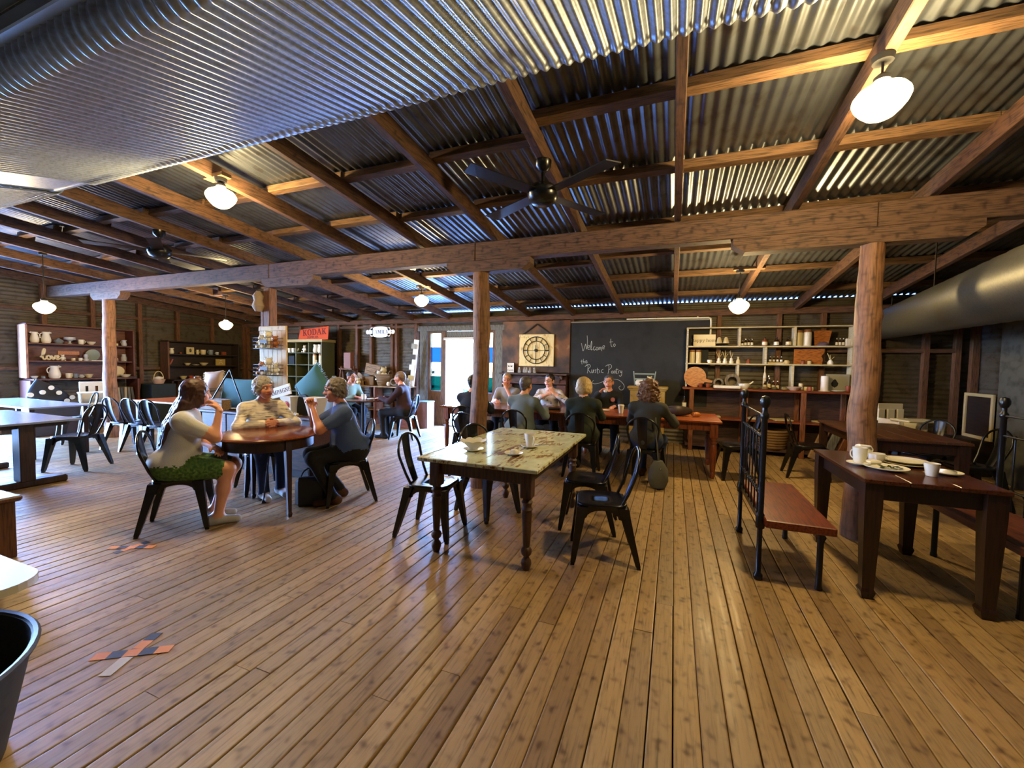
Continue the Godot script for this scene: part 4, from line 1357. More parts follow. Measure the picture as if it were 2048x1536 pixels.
	for k in 3:
		s = thing("reed_diffuser", ["white bottle with pale reeds, left of three", "white bottle with pale reeds, middle of three", "white bottle with pale reeds, right of three"][k], "diffuser", Vector3(0.75 + 0.1 * k, y2, zz), 0.5 * k, G)
		part(s, "bottle", MB.new().lathe(solid([[0.038, 0], [0.04, 0.03], [0.025, 0.05], [0.028, 0.075], [0.012, 0.1]]), 14), cw)
		for j in 4:
			part(s, "reed", MB.new().tube([Vector3(0, 0.09, 0), Vector3(0.05 * cos(j * 1.7), 0.17 + 0.02 * j, 0.03 * sin(j * 1.7))], 0.004, 5), cream)
	pot("small_vase", Vector3(1.06, y2, zz), [[0.036, 0], [0.03, 0.05], [0.012, 0.09], [0.018, 0.12]], cream, "slim cream vase in the middle row", "vase", G)
	pot("small_pot", Vector3(1.22, y2, zz), [[0.036, 0], [0.028, 0.05], [0.014, 0.08]], rust, "small rust-coloured pot in the middle row", "pot", G)
	for k in 4:
		bottle(Vector3(1.555 + 0.055 * k, y2 + 0.028, zz), 0.10, 0.02, amber, cw, ["first", "second", "third", "fourth"][k] + " white-capped bottle on the little wooden rack", G, cw)
	solo("bottle_rack", MB.new().box(Vector3(0, 0.0135, 0), Vector3(0.25, 0.027, 0.06), 0.003), cream, "little pale rack under four bottles in the middle row", "rack", Vector3(1.637, y2, zz), 0, G)
	pot("small_pot", Vector3(1.80, y2, zz), [[0.035, 0], [0.05, 0.03], [0.03, 0.065]], cream, "squat cream pot left of the large chopping board", "pot", G)
	var cb := PackedVector2Array([Vector2(-0.22, 0), Vector2(0.19, 0), Vector2(0.2, 0.09), Vector2(0.175, 0.14), Vector2(0.215, 0.2), Vector2(0.22, 0.265), Vector2(-0.215, 0.255)])
	solo("chopping_board", MB.new().prism(cb, 0.022), gold, "wide wavy-edged honey wood chopping board standing in the middle row", "board", Vector3(2.13, y2, zz - 0.06), 0, G)
	jar(Vector3(2.03, y2, zz + 0.03), 0.065, 0.03, rust, M.black_matt, "left small dark-lidded jar before the chopping board", G)
	jar(Vector3(2.12, y2, zz + 0.03), 0.065, 0.03, cream, M.black_matt, "right small dark-lidded jar before the chopping board", G)
	s = thing("reed_diffuser", "silver pot with pale reeds right of the chopping board", "diffuser", Vector3(2.42, y2, zz), 0.5, G)
	part(s, "bottle", MB.new().lathe(solid([[0.04, 0], [0.045, 0.03], [0.03, 0.06], [0.02, 0.075]]), 14), cw)
	for j in 3:
		part(s, "reed", MB.new().tube([Vector3(0, 0.07, 0), Vector3(0.07 * cos(j * 2.1), 0.13 + 0.03 * j, 0.03 * sin(j * 2.1))], 0.005, 5), cream)
	# on the counter
	G = "goods on the red-brown counter"
	var cz := BACK + 0.42
	var rb := PackedVector2Array()
	for k in 33:
		var a := lerpf(-0.15, TAU - 0.5, k / 32.0)
		rb.append(Vector2(0.185 * cos(a), 0.185 + 0.185 * sin(a)))
	rb.append(Vector2(0.28, 0.085))
	rb.append(Vector2(0.29, 0.12))
	solo("paddle_board", MB.new().prism(rb, 0.02, Transform3D(Basis(Vector3.RIGHT, -0.12), Vector3.ZERO)), gold, "round honey wood paddle board with a handle leaning at the left of the counter", "board", Vector3(0.36, y0, cz - 0.04), 0, G)
	for k in 2:
		mug(Vector3(0.45 + 0.12 * k, y0, cz + 0.05), 0.075, 0.036, rust, ["left copper-brown cup before the paddle board", "right copper-brown cup before the paddle board"][k], 1.0, G)
	for k in 2:
		var r := [0.085, 0.125][k] as float
		solo("log_vase", MB.new().lathe([Vector2(r * 0.62, -0.1), Vector2(r, -0.1), Vector2(r * 1.04, 0), Vector2(r, 0.1), Vector2(r * 0.62, 0.1), Vector2(r * 0.6, -0.05), Vector2(0, -0.05)], 14, Transform3D(Basis(Vector3.RIGHT, PI / 2), Vector3(0, r * 1.0, 0))), M.stone_grey, ["smaller hollow wooden log vase lying on the counter", "larger hollow wooden log vase lying on the counter"][k], "vase", Vector3(0.74 + 0.22 * k, y0 + 0.004, cz - 0.08), 0, G)
	solo("white_platter", MB.new().box(Vector3(0, 0.025, 0), Vector3(0.42, 0.05, 0.16), 0.012), cw, "long white rectangular platter on the counter", "platter", Vector3(0.86, y0, cz + 0.12), 0, G)
	s = thing("mortar", "white mortar bowl with its pestle on the counter", "mortar", Vector3(1.14, y0, cz + 0.08), 0, G)
	part(s, "bowl", MB.new().lathe(hollow([[0.05, 0], [0.055, 0.01], [0.09, 0.06], [0.1, 0.09]]), 24), cw)
	part(s, "pestle", MB.new().tube([Vector3(0.02, 0.03, 0), Vector3(0.13, 0.13, 0)], [0.016, 0.011], 8), cw)
	for k in 5:
		solo("herb_bunch", MB.new().ball(Vector3(0, 0.025, 0), Vector3(0.07, 0.025, 0.05), 7, 5), mat("herb_%d" % k, [Color(0.33, 0.31, 0.17), Color(0.40, 0.33, 0.20), Color(0.30, 0.29, 0.18), Color(0.48, 0.42, 0.25), Color(0.36, 0.30, 0.16)][k], 0.95), ["dried herb heap right of the mortar", "second dried herb heap on the counter", "dark dried herb heap before the tall bottles", "pale dried herb heap right of the tall bottles", "dried herb heap beside the long white dish"][k], "herbs", Vector3(1.32 + 0.14 * k, y0, cz + 0.04 * (k % 2)), 0.7 * k, G)
	for k in 6:
		bottle(Vector3(1.47 + 0.062 * (k % 4), y0, cz - 0.06 - 0.06 * (k / 4)), [0.16, 0.2, 0.15, 0.15, 0.4, 0.24][k], 0.024, amber if k != 4 else cw, cw, ["short dark bottle left of the tall white bottle", "dark bottle with a white label in the counter group", "third dark bottle of the counter group", "fourth dark bottle of the counter group", "tall slim white bottle behind the dark bottles", "tall dark bottle behind the counter group"][k], G, cream)
	bowl(Vector3(1.86, y0, cz + 0.1), 0.11, 0.06, mat("blush_ware", Color(0.78, 0.66, 0.58), 0.4), "shallow blush-coloured bowl on the counter", G)
	for k in 4:
		jar(Vector3(1.99 + 0.075 * (k % 3), y0 + (0.066 if k == 3 else 0.0), cz - 0.05), 0.06, 0.032, cream, cw if k < 3 else M.black_matt, ["left small white-lidded jar of the counter stack", "middle small white-lidded jar of the counter stack", "right small white-lidded jar of the counter stack", "dark-lidded jar on top of the counter stack"][k], G)
	pot("pink_pot", Vector3(2.07, y0, cz + 0.12), [[0.03, 0], [0.04, 0.03], [0.028, 0.07]], mat("pink_ware", Color(0.60, 0.33, 0.28), 0.6), "small pink clay pot on the counter edge", "pot", G)
	s = thing("paper_towel", "white kitchen roll on a stand at the right of the counter", "kitchen roll", Vector3(2.30, y0, cz + 0.02), 0, G)
	part(s, "base", MB.new().lathe(solid([[0.08, 0], [0.08, 0.012]]), 20), cw)
	part(s, "roll", MB.new().lathe(solid([[0.055, 0.012], [0.055, 0.25]]), 24), cw)
	part(s, "pin", MB.new().lathe(solid([[0.008, 0.25], [0.01, 0.29]]), 8), M.black_matt)
	s = thing("picture_canvas", "grey canvas picture of a dark hanging lantern on the counter", "picture", Vector3(2.49, y0, BACK + 0.34), 0, G)
	part(s, "canvas", MB.new().box(Vector3(0, 0.14, 0), Vector3(0.34, 0.28, 0.025), 0.003), mat("canvas_grey", Color(0.60, 0.59, 0.52), 0.8))
	part(s, "printed_motif", MB.new().prism(PackedVector2Array([Vector2(-0.05, 0.13), Vector2(-0.04, 0.09), Vector2(0, 0.06), Vector2(0.04, 0.09), Vector2(0.05, 0.13), Vector2(0.015, 0.19), Vector2(0, 0.2), Vector2(-0.015, 0.19)]), 0.002, T(-0.03, 0, 0.0135)), M.black_matt)
	plate(Vector3(2.47, y0, cz + 0.08), 0.09, cw, "white plate lying before the grey canvas", G)
	mug(Vector3(2.6, y0, cz + 0.08), 0.1, 0.04, rust, "dark red-brown mug at the right end of the counter", 0.0, G)
	# below the counter
	G = "things under the red-brown counter"
	var wk := mat("wicker", Color(0.48, 0.36, 0.20), 0.8)
	tp(wk, "weave", Vector3(9, 22, 9), false)
	basket("wicker_basket", Vector3(1.6, 0.1255, BACK + 0.38), 0.2, 0.26, 0.32, wk, "round wicker basket with hoop handles under the counter")
	var pp := mat("paper_cream", Color(0.72, 0.66, 0.46), 0.8)
	for k in 4:
		solo("cloth_stack", MB.new().box(Vector3(0, 0.012, 0), Vector3(0.28, 0.024, 0.26), 0.008), pp if k != 1 else cw, ["folded cream cloth at the left of the lower shelf", "folded white cloth on the lower shelf", "folded cream cloth draped at the middle of the lower shelf", "folded cream cloth at the right of the lower shelf"][k], "cloth", Vector3([0.66, 1.36, 1.74, 2.36][k], 0.5945, BACK + 0.33), 0.1 * k, G)

func basket(nm: String, at: Vector3, r0: float, r1: float, h: float, m: Material, label: String) -> Node3D:
	var t := thing(nm, label, "basket", at)
	for k in 7:
		var f := k / 7.0
		var r := lerpf(r0, r1, f + 0.07)
		part(t, "wicker_band", MB.new().lathe([Vector2(r - 0.008, h * f), Vector2(r + 0.004, h * (f + 0.03)), Vector2(r + 0.006, h * (f + 0.07)), Vector2(r + 0.004, h * (f + 0.115)), Vector2(r - 0.006, h * (f + 0.143))], 26), m)
	part(t, "base", MB.new().lathe([Vector2(0, 0.0), Vector2(r0, 0.0), Vector2(r0, 0.012), Vector2(0, 0.012)], 24), m)
	for s in [-1, 1]:
		var path := []
		for k in 9:
			var a := PI * k / 8
			path.append(Vector3(s * r1, h + 0.08 * sin(a), 0.08 * cos(a)))
		part(t, "handle", MB.new().tube(path, 0.011, 6), m)
	return t

func bear(nm: String, label: String, at: Vector3, s: float, m: Material, yaw := 0.0, group := "") -> Node3D:
	var t := thing(nm, label, "soft toy", at, yaw, group)
	part(t, "body", MB.new().ball(Vector3(0, 0.5, 0) * s, Vector3(0.36, 0.48, 0.32) * s, 12, 8), m)
	part(t, "head", MB.new().ball(Vector3(0, 1.12, 0.04) * s, Vector3(0.32, 0.3, 0.3) * s, 12, 8).ball(Vector3(0, 1.06, 0.3) * s, Vector3(0.14, 0.11, 0.12) * s, 8, 6), m)
	for e in [-1, 1]:
		part(t, "ear", MB.new().ball(Vector3(0.25 * e, 1.38, 0) * s, Vector3(0.11, 0.12, 0.06) * s, 8, 6), m)
		part(t, "arm", MB.new().tube([Vector3(0.3 * e, 0.8, 0.05) * s, Vector3(0.45 * e, 0.5, 0.2) * s], [0.12 * s, 0.1 * s], 8), m)
		part(t, "leg", MB.new().tube([Vector3(0.2 * e, 0.16, 0.1) * s, Vector3(0.3 * e, 0.14, 0.5) * s], [0.16 * s, 0.13 * s], 8), m)
	return t

func cushion(label: String, at: Transform3D, w: float, h: float, th: float, m: Material, fringe: Material) -> void:
	var t := thing("cushion", label, "cushion", Vector3.ZERO, 0, "cushions on display")
	t.transform = at
	for side in [1.0, -1.0]:
		var rows := []
		for k in 15:
			var row := []
			var v := k / 7.0 - 1.0
			for j in 15:
				var u: float = (j / 7.0 - 1.0) * side
				var pinch: float = 1.0 - 0.06 * (1.0 - absf(u)) * absf(v) - 0.0
				var puff: float = pow(maxf(0.0, (1.0 - u * u) * (1.0 - v * v)), 0.45)
				row.append(Vector3(u * w / 2 * (1.0 - 0.05 * (1 - v * v) * absf(u)), v * h / 2 * pinch, side * th / 2 * puff))
			rows.append(row)
		part(t, "front_cover" if side > 0 else "back_cover", MB.new().grid(rows), m)
	var fr := MB.new()
	for s in [-1, 1]:
		for k in 22:
			var y := -h / 2 + h * (k + 0.5) / 22
			fr.tube([Vector3(s * w * 0.49, y, 0), Vector3(s * (w / 2 + 0.03), y - 0.012 + 0.008 * sin(k * 2.3), 0.008 * cos(k * 1.7))], [0.007, 0.003], 5)
	part(t, "fringe", fr, fringe).set_meta("kind", "stuff")

func high_chair(label: String, at: Vector3, yaw: float) -> void:
	var t := thing("high_chair", label, "high chair", at, yaw)
	var pm := mat("hc_plastic", Color(0.82, 0.80, 0.72), 0.4)
	var lm := mat("hc_leg", Color(0.60, 0.60, 0.55), 0.35, 0.3)
	for sx in [-1, 1]:
		for sz in [-1, 1]:
			part(t, "leg", MB.new().tube([Vector3(sx * 0.25, 0, sz * 0.26), Vector3(sx * 0.16, 0.56, sz * 0.14)], 0.013, 8), lm)
	part(t, "seat", MB.new().box(Vector3(0, 0.575, 0), Vector3(0.36, 0.04, 0.33), 0.015), pm)
	# backrest with its two strap slots: built of five pieces round the holes
	var bk := MB.new()
	bk.box(Vector3(0, 0.68, -0.16), Vector3(0.36, 0.17, 0.03), 0.01).box(Vector3(0, 0.955, -0.19), Vector3(0.36, 0.09, 0.03), 0.01)
	bk.box(Vector3(0, 0.835, -0.175), Vector3(0.10, 0.17, 0.03), 0.004).box(Vector3(-0.135, 0.835, -0.175), Vector3(0.09, 0.17, 0.03), 0.004).box(Vector3(0.135, 0.835, -0.175), Vector3(0.09, 0.17, 0.03), 0.004)
	part(t, "backrest", bk, pm)
	for s in [-1, 1]:
		part(t, "arm", MB.new().box(Vector3(s * 0.185, 0.70, 0.02), Vector3(0.03, 0.19, 0.34), 0.01), pm)
	part(t, "tray", MB.new().box(Vector3(0, 0.80, 0.22), Vector3(0.46, 0.03, 0.3), 0.012), pm)
	part(t, "footrest", MB.new().box(Vector3(0, 0.28, 0.22), Vector3(0.34, 0.02, 0.08), 0.005), lm)

func dresser(nm: String, label: String, z0: float, z1: float, ys: Array, top: float, m: Material, edge: Material) -> Node3D:
	# shelving against the left wall, front towards +x
	var t := thing(nm, label, "shelf", Vector3(LEFT + 0.1, 0, 0))
	var zc := (z0 + z1) / 2
	var l := absf(z1 - z0)
	for k in ys.size():
		var dp := 0.44 if k == ys.size() - 1 else 0.28
		part(t, "shelf_board", MB.new().box(Vector3(dp / 2, ys[k] - 0.014, zc), Vector3(dp, 0.028, l - 0.06), 0.003), m)
	part(t, "shelf_board", MB.new().box(Vector3(0.14, top, zc), Vector3(0.30, 0.025, l), 0.003), m)
	for z in [z0, z1]:
		part(t, "side_board", MB.new().box(Vector3(0.15, (top + ys[-1]) / 2, z), Vector3(0.30, top - ys[-1] - 0.03, 0.035), 0.003), edge if z == z0 else m)
		part(t, "base_side", MB.new().box(Vector3(0.22, (ys[-1] - 0.03) / 2, z), Vector3(0.44, ys[-1] - 0.03, 0.04), 0.003), m)
	part(t, "back_board", MB.new().box(Vector3(0.008, (top + ys[-1]) / 2, zc), Vector3(0.014, top - ys[-1], l - 0.04), 0.002), m)
	part(t, "bottom_board", MB.new().box(Vector3(0.22, 0.10, zc), Vector3(0.42, 0.03, l - 0.06), 0.003), m)
	part(t, "plinth", MB.new().box(Vector3(0.40, 0.04, zc), Vector3(0.03, 0.08, l - 0.06), 0.003), m)
	return t

func build_goods() -> void:
	wood("dresser_wood", Color(0.36, 0.17, 0.10), "z", 0.55, true, 6.0)
	wood("dresser_edge", Color(0.72, 0.52, 0.40), "y", 0.6, true, 6.0)
	wood("dark_dresser", Color(0.17, 0.11, 0.08), "z", 0.6, true, 6.0)
	var cw: Material = M.china_white
	var cream: Material = M.cream_ware
	var gg := mat("grey_glaze", Color(0.66, 0.68, 0.70), 0.3)
	var bg := mat("blue_grey_ware", Color(0.45, 0.50, 0.55), 0.35)
	# ---- shelves on the left wall
	dresser("crockery_dresser", "red-brown dresser full of white crockery on the left wall", -3.98, -5.66, [1.755, 1.41, 1.055], 2.11, M.dresser_wood, M.dresser_edge)
	var x := LEFT + 0.25
	var G := "crockery on the red-brown dresser"
	jug(Vector3(x, 1.756, -4.14), 0.21, 0.065, cw, "tall white jug at the left end of the dresser's top shelf", PI / 2, G)
	jug(Vector3(x, 1.756, -4.30), 0.22, 0.072, cw, "second tall white jug on the dresser's top shelf", -PI / 2, G)
	pot("lidded_dish", Vector3(x, 1.756, -4.48), [[0.05, 0], [0.075, 0.04], [0.06, 0.07], [0.02, 0.1], [0.012, 0.115]], bg, "blue-grey lidded dish on the dresser's top shelf", "dish", G, true)
	pot("pedestal_dish", Vector3(x, 1.756, -4.645), [[0.04, 0], [0.018, 0.02], [0.02, 0.06], [0.09, 0.09], [0.085, 0.14]], gg, "grey pedestal dish on the dresser's top shelf", "dish", G)
	mug(Vector3(x, 1.756, -4.82), 0.10, 0.05, cw, "white mug on the dresser's top shelf", 0.6, G)
	bowl(Vector3(x, 1.756, -4.98), 0.075, 0.065, cw, "white bowl on the dresser's top shelf", G)
	pot("candle_pot", Vector3(x, 1.756, -5.41), [[0.03, 0], [0.032, 0.05]], cream, "small cream candle pot on the dresser's top shelf", "candle", G, true)
	jug(Vector3(x, 1.756, -5.55), 0.13, 0.05, gg, "grey jug at the right end of the dresser's top shelf", -PI / 2, G)
	# love letters, hand-cut script
	var t := thing("love_letters", "cream cut-out script letters spelling love on the dresser", "letters", Vector3(x + 0.06, 1.4345, -4.19), PI / 2, G)
	var L := [[Vector2(0, 0.04), Vector2(0.05, 0.11), Vector2(0.065, 0.19), Vector2(0.045, 0.2), Vector2(0.03, 0.12), Vector2(0.035, 0.02), Vector2(0.06, 0.0), Vector2(0.08, 0.02)], [Vector2(0.125, 0.075), Vector2(0.09, 0.06), Vector2(0.09, 0.02), Vector2(0.12, 0.0), Vector2(0.145, 0.03), Vector2(0.125, 0.075)], [Vector2(0.15, 0.075), Vector2(0.17, 0.04), Vector2(0.18, 0.0), Vector2(0.205, 0.05), Vector2(0.215, 0.08)], [Vector2(0.215, 0.03), Vector2(0.255, 0.05), Vector2(0.25, 0.075), Vector2(0.225, 0.07), Vector2(0.215, 0.03), Vector2(0.24, 0.0), Vector2(0.275, 0.02)]]
	for k in 4:
		part(t, "letter", strokes([smooth(L[k], 4)], 0.017, 0.02), cream, T(0, 0, 0))
	bear("china_figure", "small white china figure right of the love letters", Vector3(x, 1.4105, -4.53), 0.085, cw, PI / 2, G)
	solo("amber_plaque", MB.new().box(Vector3(0, 0.04, 0), Vector3(0.015, 0.08, 0.33), 0.004), M.honey_board, "honey-coloured wooden plaque hung above the second dresser shelf", "plaque", Vector3(LEFT + 0.13, 1.53, -4.67), 0, G)
	jar(Vector3(x, 1.411, -4.69), 0.055, 0.035, cream, cream, "small cream jar on the dresser's second shelf", G)
	mug(Vector3(x, 1.411, -4.80), 0.06, 0.035, cw, "small white cup on the dresser's second shelf", 0.4, G)
	pot("stone_bust", Vector3(x, 1.411, -4.89), [[0.04, 0], [0.045, 0.03], [0.025, 0.06], [0.04, 0.1], [0.03, 0.14]], gg, "grey stone bust on the dresser's second shelf", "bust", G, true)
	solo("standing_dish", MB.new().lathe(solid([[0.1, -0.008], [0.125, 0.0], [0.1, 0.008]]), 26, Transform3D(Basis(Vector3.BACK, PI / 2 - 0.15), Vector3(0, 0.125, 0))), mat("sage_ware", Color(0.48, 0.53, 0.47), 0.4), "sage green dish standing behind the log post on the dresser", "dish", Vector3(LEFT + 0.18, 1.412, -5.03), 0, G)
	solo("white_tray", MB.new().box(Vector3(0, 0.008, 0), Vector3(0.14, 0.016, 0.2), 0.004), cw, "flat white tray on the dresser's second shelf", "tray", Vector3(x + 0.02, 1.411, -5.04), 0, G)
	bear("china_figure", "blush china figure right of the log post on the dresser", Vector3(x, 1.4105, -5.39), 0.08, M.blush_ware, PI / 2, G)
	pot("glass_vase", Vector3(x, 1.411, -5.54), [[0.05, 0], [0.055, 0.08], [0.035, 0.12], [0.045, 0.16]], M.clear_glass, "clear glass vase at the right end of the second dresser shelf", "vase", G)
	bowl(Vector3(x, 1.056, -4.12), 0.055, 0.05, cw, "white bowl at the left end of the dresser's counter", G)
	jar(Vector3(x, 1.056, -4.24), 0.05, 0.03, bg, bg, "small blue-grey tin on the dresser's counter", G, "tin")
	jug(Vector3(x + 0.04, 1.056, -4.39), 0.25, 0.09, cw, "big ribbed white jug on the dresser's counter", -PI / 2, G)
	mug(Vector3(x + 0.04, 1.056, -4.60), 0.10, 0.055, cw, "large white mug on the dresser's counter", 0.3, G)
	mug(Vector3(x + 0.04, 1.056, -4.70), 0.09, 0.042, bg, "blue-grey cup on the dresser's counter", 1.3, G)
	pot("creamer", Vector3(x + 0.04, 1.056, -4.79), [[0.03, 0], [0.045, 0.03], [0.03, 0.07]], gg, "small grey creamer on the dresser's counter", "creamer", G)
	bowl(Vector3(x + 0.04, 1.056, -4.91), 0.07, 0.075, cream, "cream bowl on the dresser's counter left of the log post", G)
	solo("oval_platter", MB.new().lathe(solid([[0.12, -0.008], [0.15, 0.0], [0.12, 0.008]]), 28, Transform3D(Basis(Vector3.BACK, PI / 2 - 0.15) * Basis.from_scale(Vector3(0.8, 1, 1)), Vector3(0, 0.128, 0))), cream, "cream oval platter standing right of the log post on the dresser", "platter", Vector3(LEFT + 0.2, 1.057, -5.42), 0, G)
	bowl(Vector3(x + 0.08, 1.056, -5.52), 0.10, 0.06, cw, "white boat-shaped bowl at the right end of the dresser's counter", G)
	# dark dresser beside it
	dresser("dark_dresser", "dark shelving with cream ware in the left corner", -6.35, -8.1, [1.61, 1.325, 0.975], 1.92, M.dark_dresser, M.stud)
	G = "ware on the dark corner shelving"
	jug(Vector3(x, 1.611, -6.50), 0.14, 0.05, cw, "white coffee jug at the left end of the dark shelving", -PI / 2, G)
	pot("tiny_pot", Vector3(x, 1.611, -6.70), [[0.02, 0], [0.03, 0.03], [0.02, 0.05]], M.rust_ware, "tiny brown pot on the dark shelving", "pot", G)
	var s := thing("picture_block", "cream picture block with a dark motif on the dark shelving", "picture", Vector3(x, 1.6115, -6.92), PI / 2, G)
	part(s, "board", MB.new().box(Vector3(0, 0.09, 0), Vector3(0.18, 0.18, 0.03), 0.003), cream)
	part(s, "motif", MB.new().prism(PackedVector2Array([Vector2(-0.02, 0.05), Vector2(0.02, 0.05), Vector2(0.03, 0.11), Vector2(0.005, 0.15), Vector2(-0.03, 0.12)]), 0.002, T(0, 0, 0.0155)), M.ink_grey)
	jug(Vector3(x, 1.611, -7.10), 0.12, 0.035, cream, "slim cream jug on the dark shelving", -PI / 2, G)
	mug(Vector3(x, 1.611, -7.24), 0.125, 0.06, cream, "large cream mug on the dark shelving", -PI / 2, G)
	mug(Vector3(x, 1.611, -7.43), 0.13, 0.058, bg, "pale blue mug on the dark shelving", -PI / 2, G)
	mug(Vector3(x, 1.611, -7.60), 0.08, 0.04, gg, "small grey mug on the dark shelving", -PI / 2, G)
	solo("brown_box", MB.new().box(Vector3(0, 0.045, 0), Vector3(0.08, 0.09, 0.1), 0.004), M.rust_ware, "small brown box at the right end of the dark shelving", "box", Vector3(x, 1.6115, -7.77), 0, G)
	solo("leaning_book", MB.new().box(Vector3(0, 0.075, 0), Vector3(0.12, 0.15, 0.03), 0.003, Basis(Vector3.RIGHT, -0.45)), M.pink_ware, "pinkish book leaning on the second dark shelf", "book", Vector3(x, 1.337, -6.46), 0, G)
	bowl(Vector3(x, 1.326, -6.85), 0.07, 0.06, cream, "cream bowl on the second dark shelf", G)
	plate(Vector3(x, 1.326, -7.05), 0.08, cw, "white plate lying on the second dark shelf", G)
	bowl(Vector3(x, 1.326, -7.25), 0.1, 0.07, cream, "wide cream bowl on the second dark shelf", G)
	s = thing("gold_picture", "yellowed cream picture with a pale motif on the second dark shelf", "picture", Vector3(x, 1.3265, -7.68), PI / 2, G)
	part(s, "board", MB.new().box(Vector3(0, 0.085, 0), Vector3(0.25, 0.17, 0.03), 0.003), mat("old_paper", Color(0.66, 0.56, 0.28), 0.7))
	part(s, "motif", strokes([smooth([Vector2(-0.05, 0.05), Vector2(0, 0.09), Vector2(0.05, 0.05)]), smooth([Vector2(-0.02, 0.12), Vector2(0.0, 0.14), Vector2(0.03, 0.12)])], 0.006), cw, T(0, 0, 0.0155))
	bowl(Vector3(x + 0.05, 0.976, -6.72), 0.08, 0.08, cream, "cream bowl on the dark shelving's counter", G)
	bowl(Vector3(x + 0.05, 0.976, -6.90), 0.055, 0.085, mat("orange_ware", Color(0.72, 0.27, 0.08), 0.4), "orange pot on the dark shelving's counter", G)
	mug(Vector3(x + 0.05, 0.976, -7.05), 0.08, 0.045, gg, "grey mug on the dark shelving's counter", -PI / 2, G)
	# between and before the dressers
	t = thing("toy_basket", "pink and white basket with a tall handle before the dark shelving", "basket", Vector3(-11.25, 0.9, -6.02))
	part(t, "tub", MB.new().lathe(hollow([[0.09, 0], [0.13, 0.1]]), 20), M.blush_ware)
	part(t, "bow", MB.new().ball(Vector3(0, 0.13, 0), Vector3(0.09, 0.04, 0.09), 10, 6), cw)
	var hp := []
	for k in 13:
		var a := PI * k / 12
		hp.append(Vector3(0, 0.1 + 0.19 * sin(a), 0.1 * cos(a)))
	part(t, "handle", MB.new().tube(hp, 0.008, 6), cream)
	solo("teal_bin", MB.new().box(Vector3(0, 0.45, 0), Vector3(0.42, 0.9, 0.5), 0.01), mat("dark_teal", Color(0.07, 0.13, 0.13), 0.7), "dark teal box unit under the pink basket", "box", Vector3(-11.25, 0, -6.02))
	var bc := [Color(0.30, 0.28, 0.22), Color(0.55, 0.52, 0.42), Color(0.22, 0.21, 0.18), Color(0.60, 0.56, 0.46), Color(0.34, 0.33, 0.28), Color(0.26, 0.25, 0.22)]
	for k in 6:
		solo("tall_book", MB.new().box(Vector3(0, 0.16, 0), Vector3(0.26, 0.32, 0.045), 0.004, Basis(Vector3.RIGHT, 0.06 * (k % 3))), mat("book_%d" % k, bc[k], 0.7), ["first", "second", "third", "fourth", "fifth", "sixth"][k] + " tall grey book standing in the base of the red-brown dresser", "book", Vector3(LEFT + 0.36, 0.52, -5.26 - 0.062 * k), 0, "tall books in the dresser base")
	solo("book_crate", MB.new().box(Vector3(0, 0.2, 0), Vector3(0.34, 0.4, 0.52), 0.006), M.dark_dresser, "dark crate carrying the tall grey books in the dresser base", "crate", Vector3(LEFT + 0.36, 0.117, -5.4))
	# dotted black bag
	t = thing("dotted_bag", "black fabric bag with big white dots below the dresser's left end", "bag", Vector3(-11.08, 0.0, -4.12), PI / 2)
	var bm := MB.new()
	var rows := []
	for k in 13:
		var row := []
		var v := k / 12.0
		for j in 25:
			var a := -TAU * j / 24
			var w := 0.34 * (0.75 + 0.3 * sin(PI * v)) * (1.0 - 0.35 * v)
			row.append(Vector3(w * cos(a), 0.55 + 0.42 * v - 0.1 * v * cos(a), 0.13 * sin(a) * (1.0 - 0.6 * v)))
		rows.append(row)
	part(t, "pouch", bm.grid(rows), M.black_matt)
	for d in [[-0.2, 0.66], [-0.02, 0.6], [0.2, 0.64], [-0.12, 0.82], [0.1, 0.8], [0.0, 0.9], [0.28, 0.7], [-0.28, 0.78]]:
		part(t, "dot", MB.new().lathe(solid([[0.042, 0], [0.042, 0.012]]), 14, Transform3D(Basis(Vector3.RIGHT, PI / 2), Vector3(d[0], d[1], 0.118 - 0.12 * (d[1] - 0.62)))), cw)
	solo("bag_stool", MB.new().box(Vector3(0, 0.275, 0), Vector3(0.4, 0.55, 0.7), 0.01), M.dark_dresser, "dark box stool under the dotted black bag", "stool", Vector3(-11.08, 0, -4.12))
	high_chair("white high chair standing before the red-brown dresser", Vector3(-10.75, 0, -4.62), 1.25)
	high_chair("cream high chair in the dark right corner", Vector3(3.02, 0, -7.45), 0.35)
	# ---- panelled door with wire baskets on the sawn post
	t = thing("panelled_door", "pale boarded door leaning on the sawn post with wire baskets", "door panel", Vector3(-5.42, 0, -4.345))
	var wm := mat("aged_white", Color(0.80, 0.72, 0.56), 0.6)
	tp(wm, "cream_worn", Vector3(1, 0.4, 1), false)
	for k in 6:
		part(t, "door_board", MB.new().box(Vector3(-0.225 + 0.09 * k, 1.0, 0), Vector3(0.0885, 1.96, 0.022), 0.003), wm)
	part(t, "cross_rail", MB.new().box(Vector3(0, 1.94, 0.016), Vector3(0.54, 0.06, 0.014), 0.003), wm)
	for k in 2:
		var y := [1.65, 1.27][k] as float
		t = thing("wire_basket", ["upper wire basket with a dark tag on the pale door", "lower wire basket with a dark tag on the pale door"][k], "basket", Vector3(-5.40, y, -4.245))
		for j in 4:
			part(t, "wire_hoop", MB.new().tube([Vector3(-0.2, 0.05 * j, -0.08), Vector3(-0.2, 0.05 * j, 0.08), Vector3(0.2, 0.05 * j, 0.08), Vector3(0.2, 0.05 * j, -0.08), Vector3(-0.2, 0.05 * j, -0.08)], 0.003, 5), M.iron_black)
		for j in 9:
			part(t, "wire", MB.new().tube([Vector3(-0.2 + 0.05 * j, 0.15, 0.08), Vector3(-0.2 + 0.05 * j, 0.0, 0.08), Vector3(-0.2 + 0.05 * j, 0.0, -0.08)], 0.0025, 5), M.iron_black)
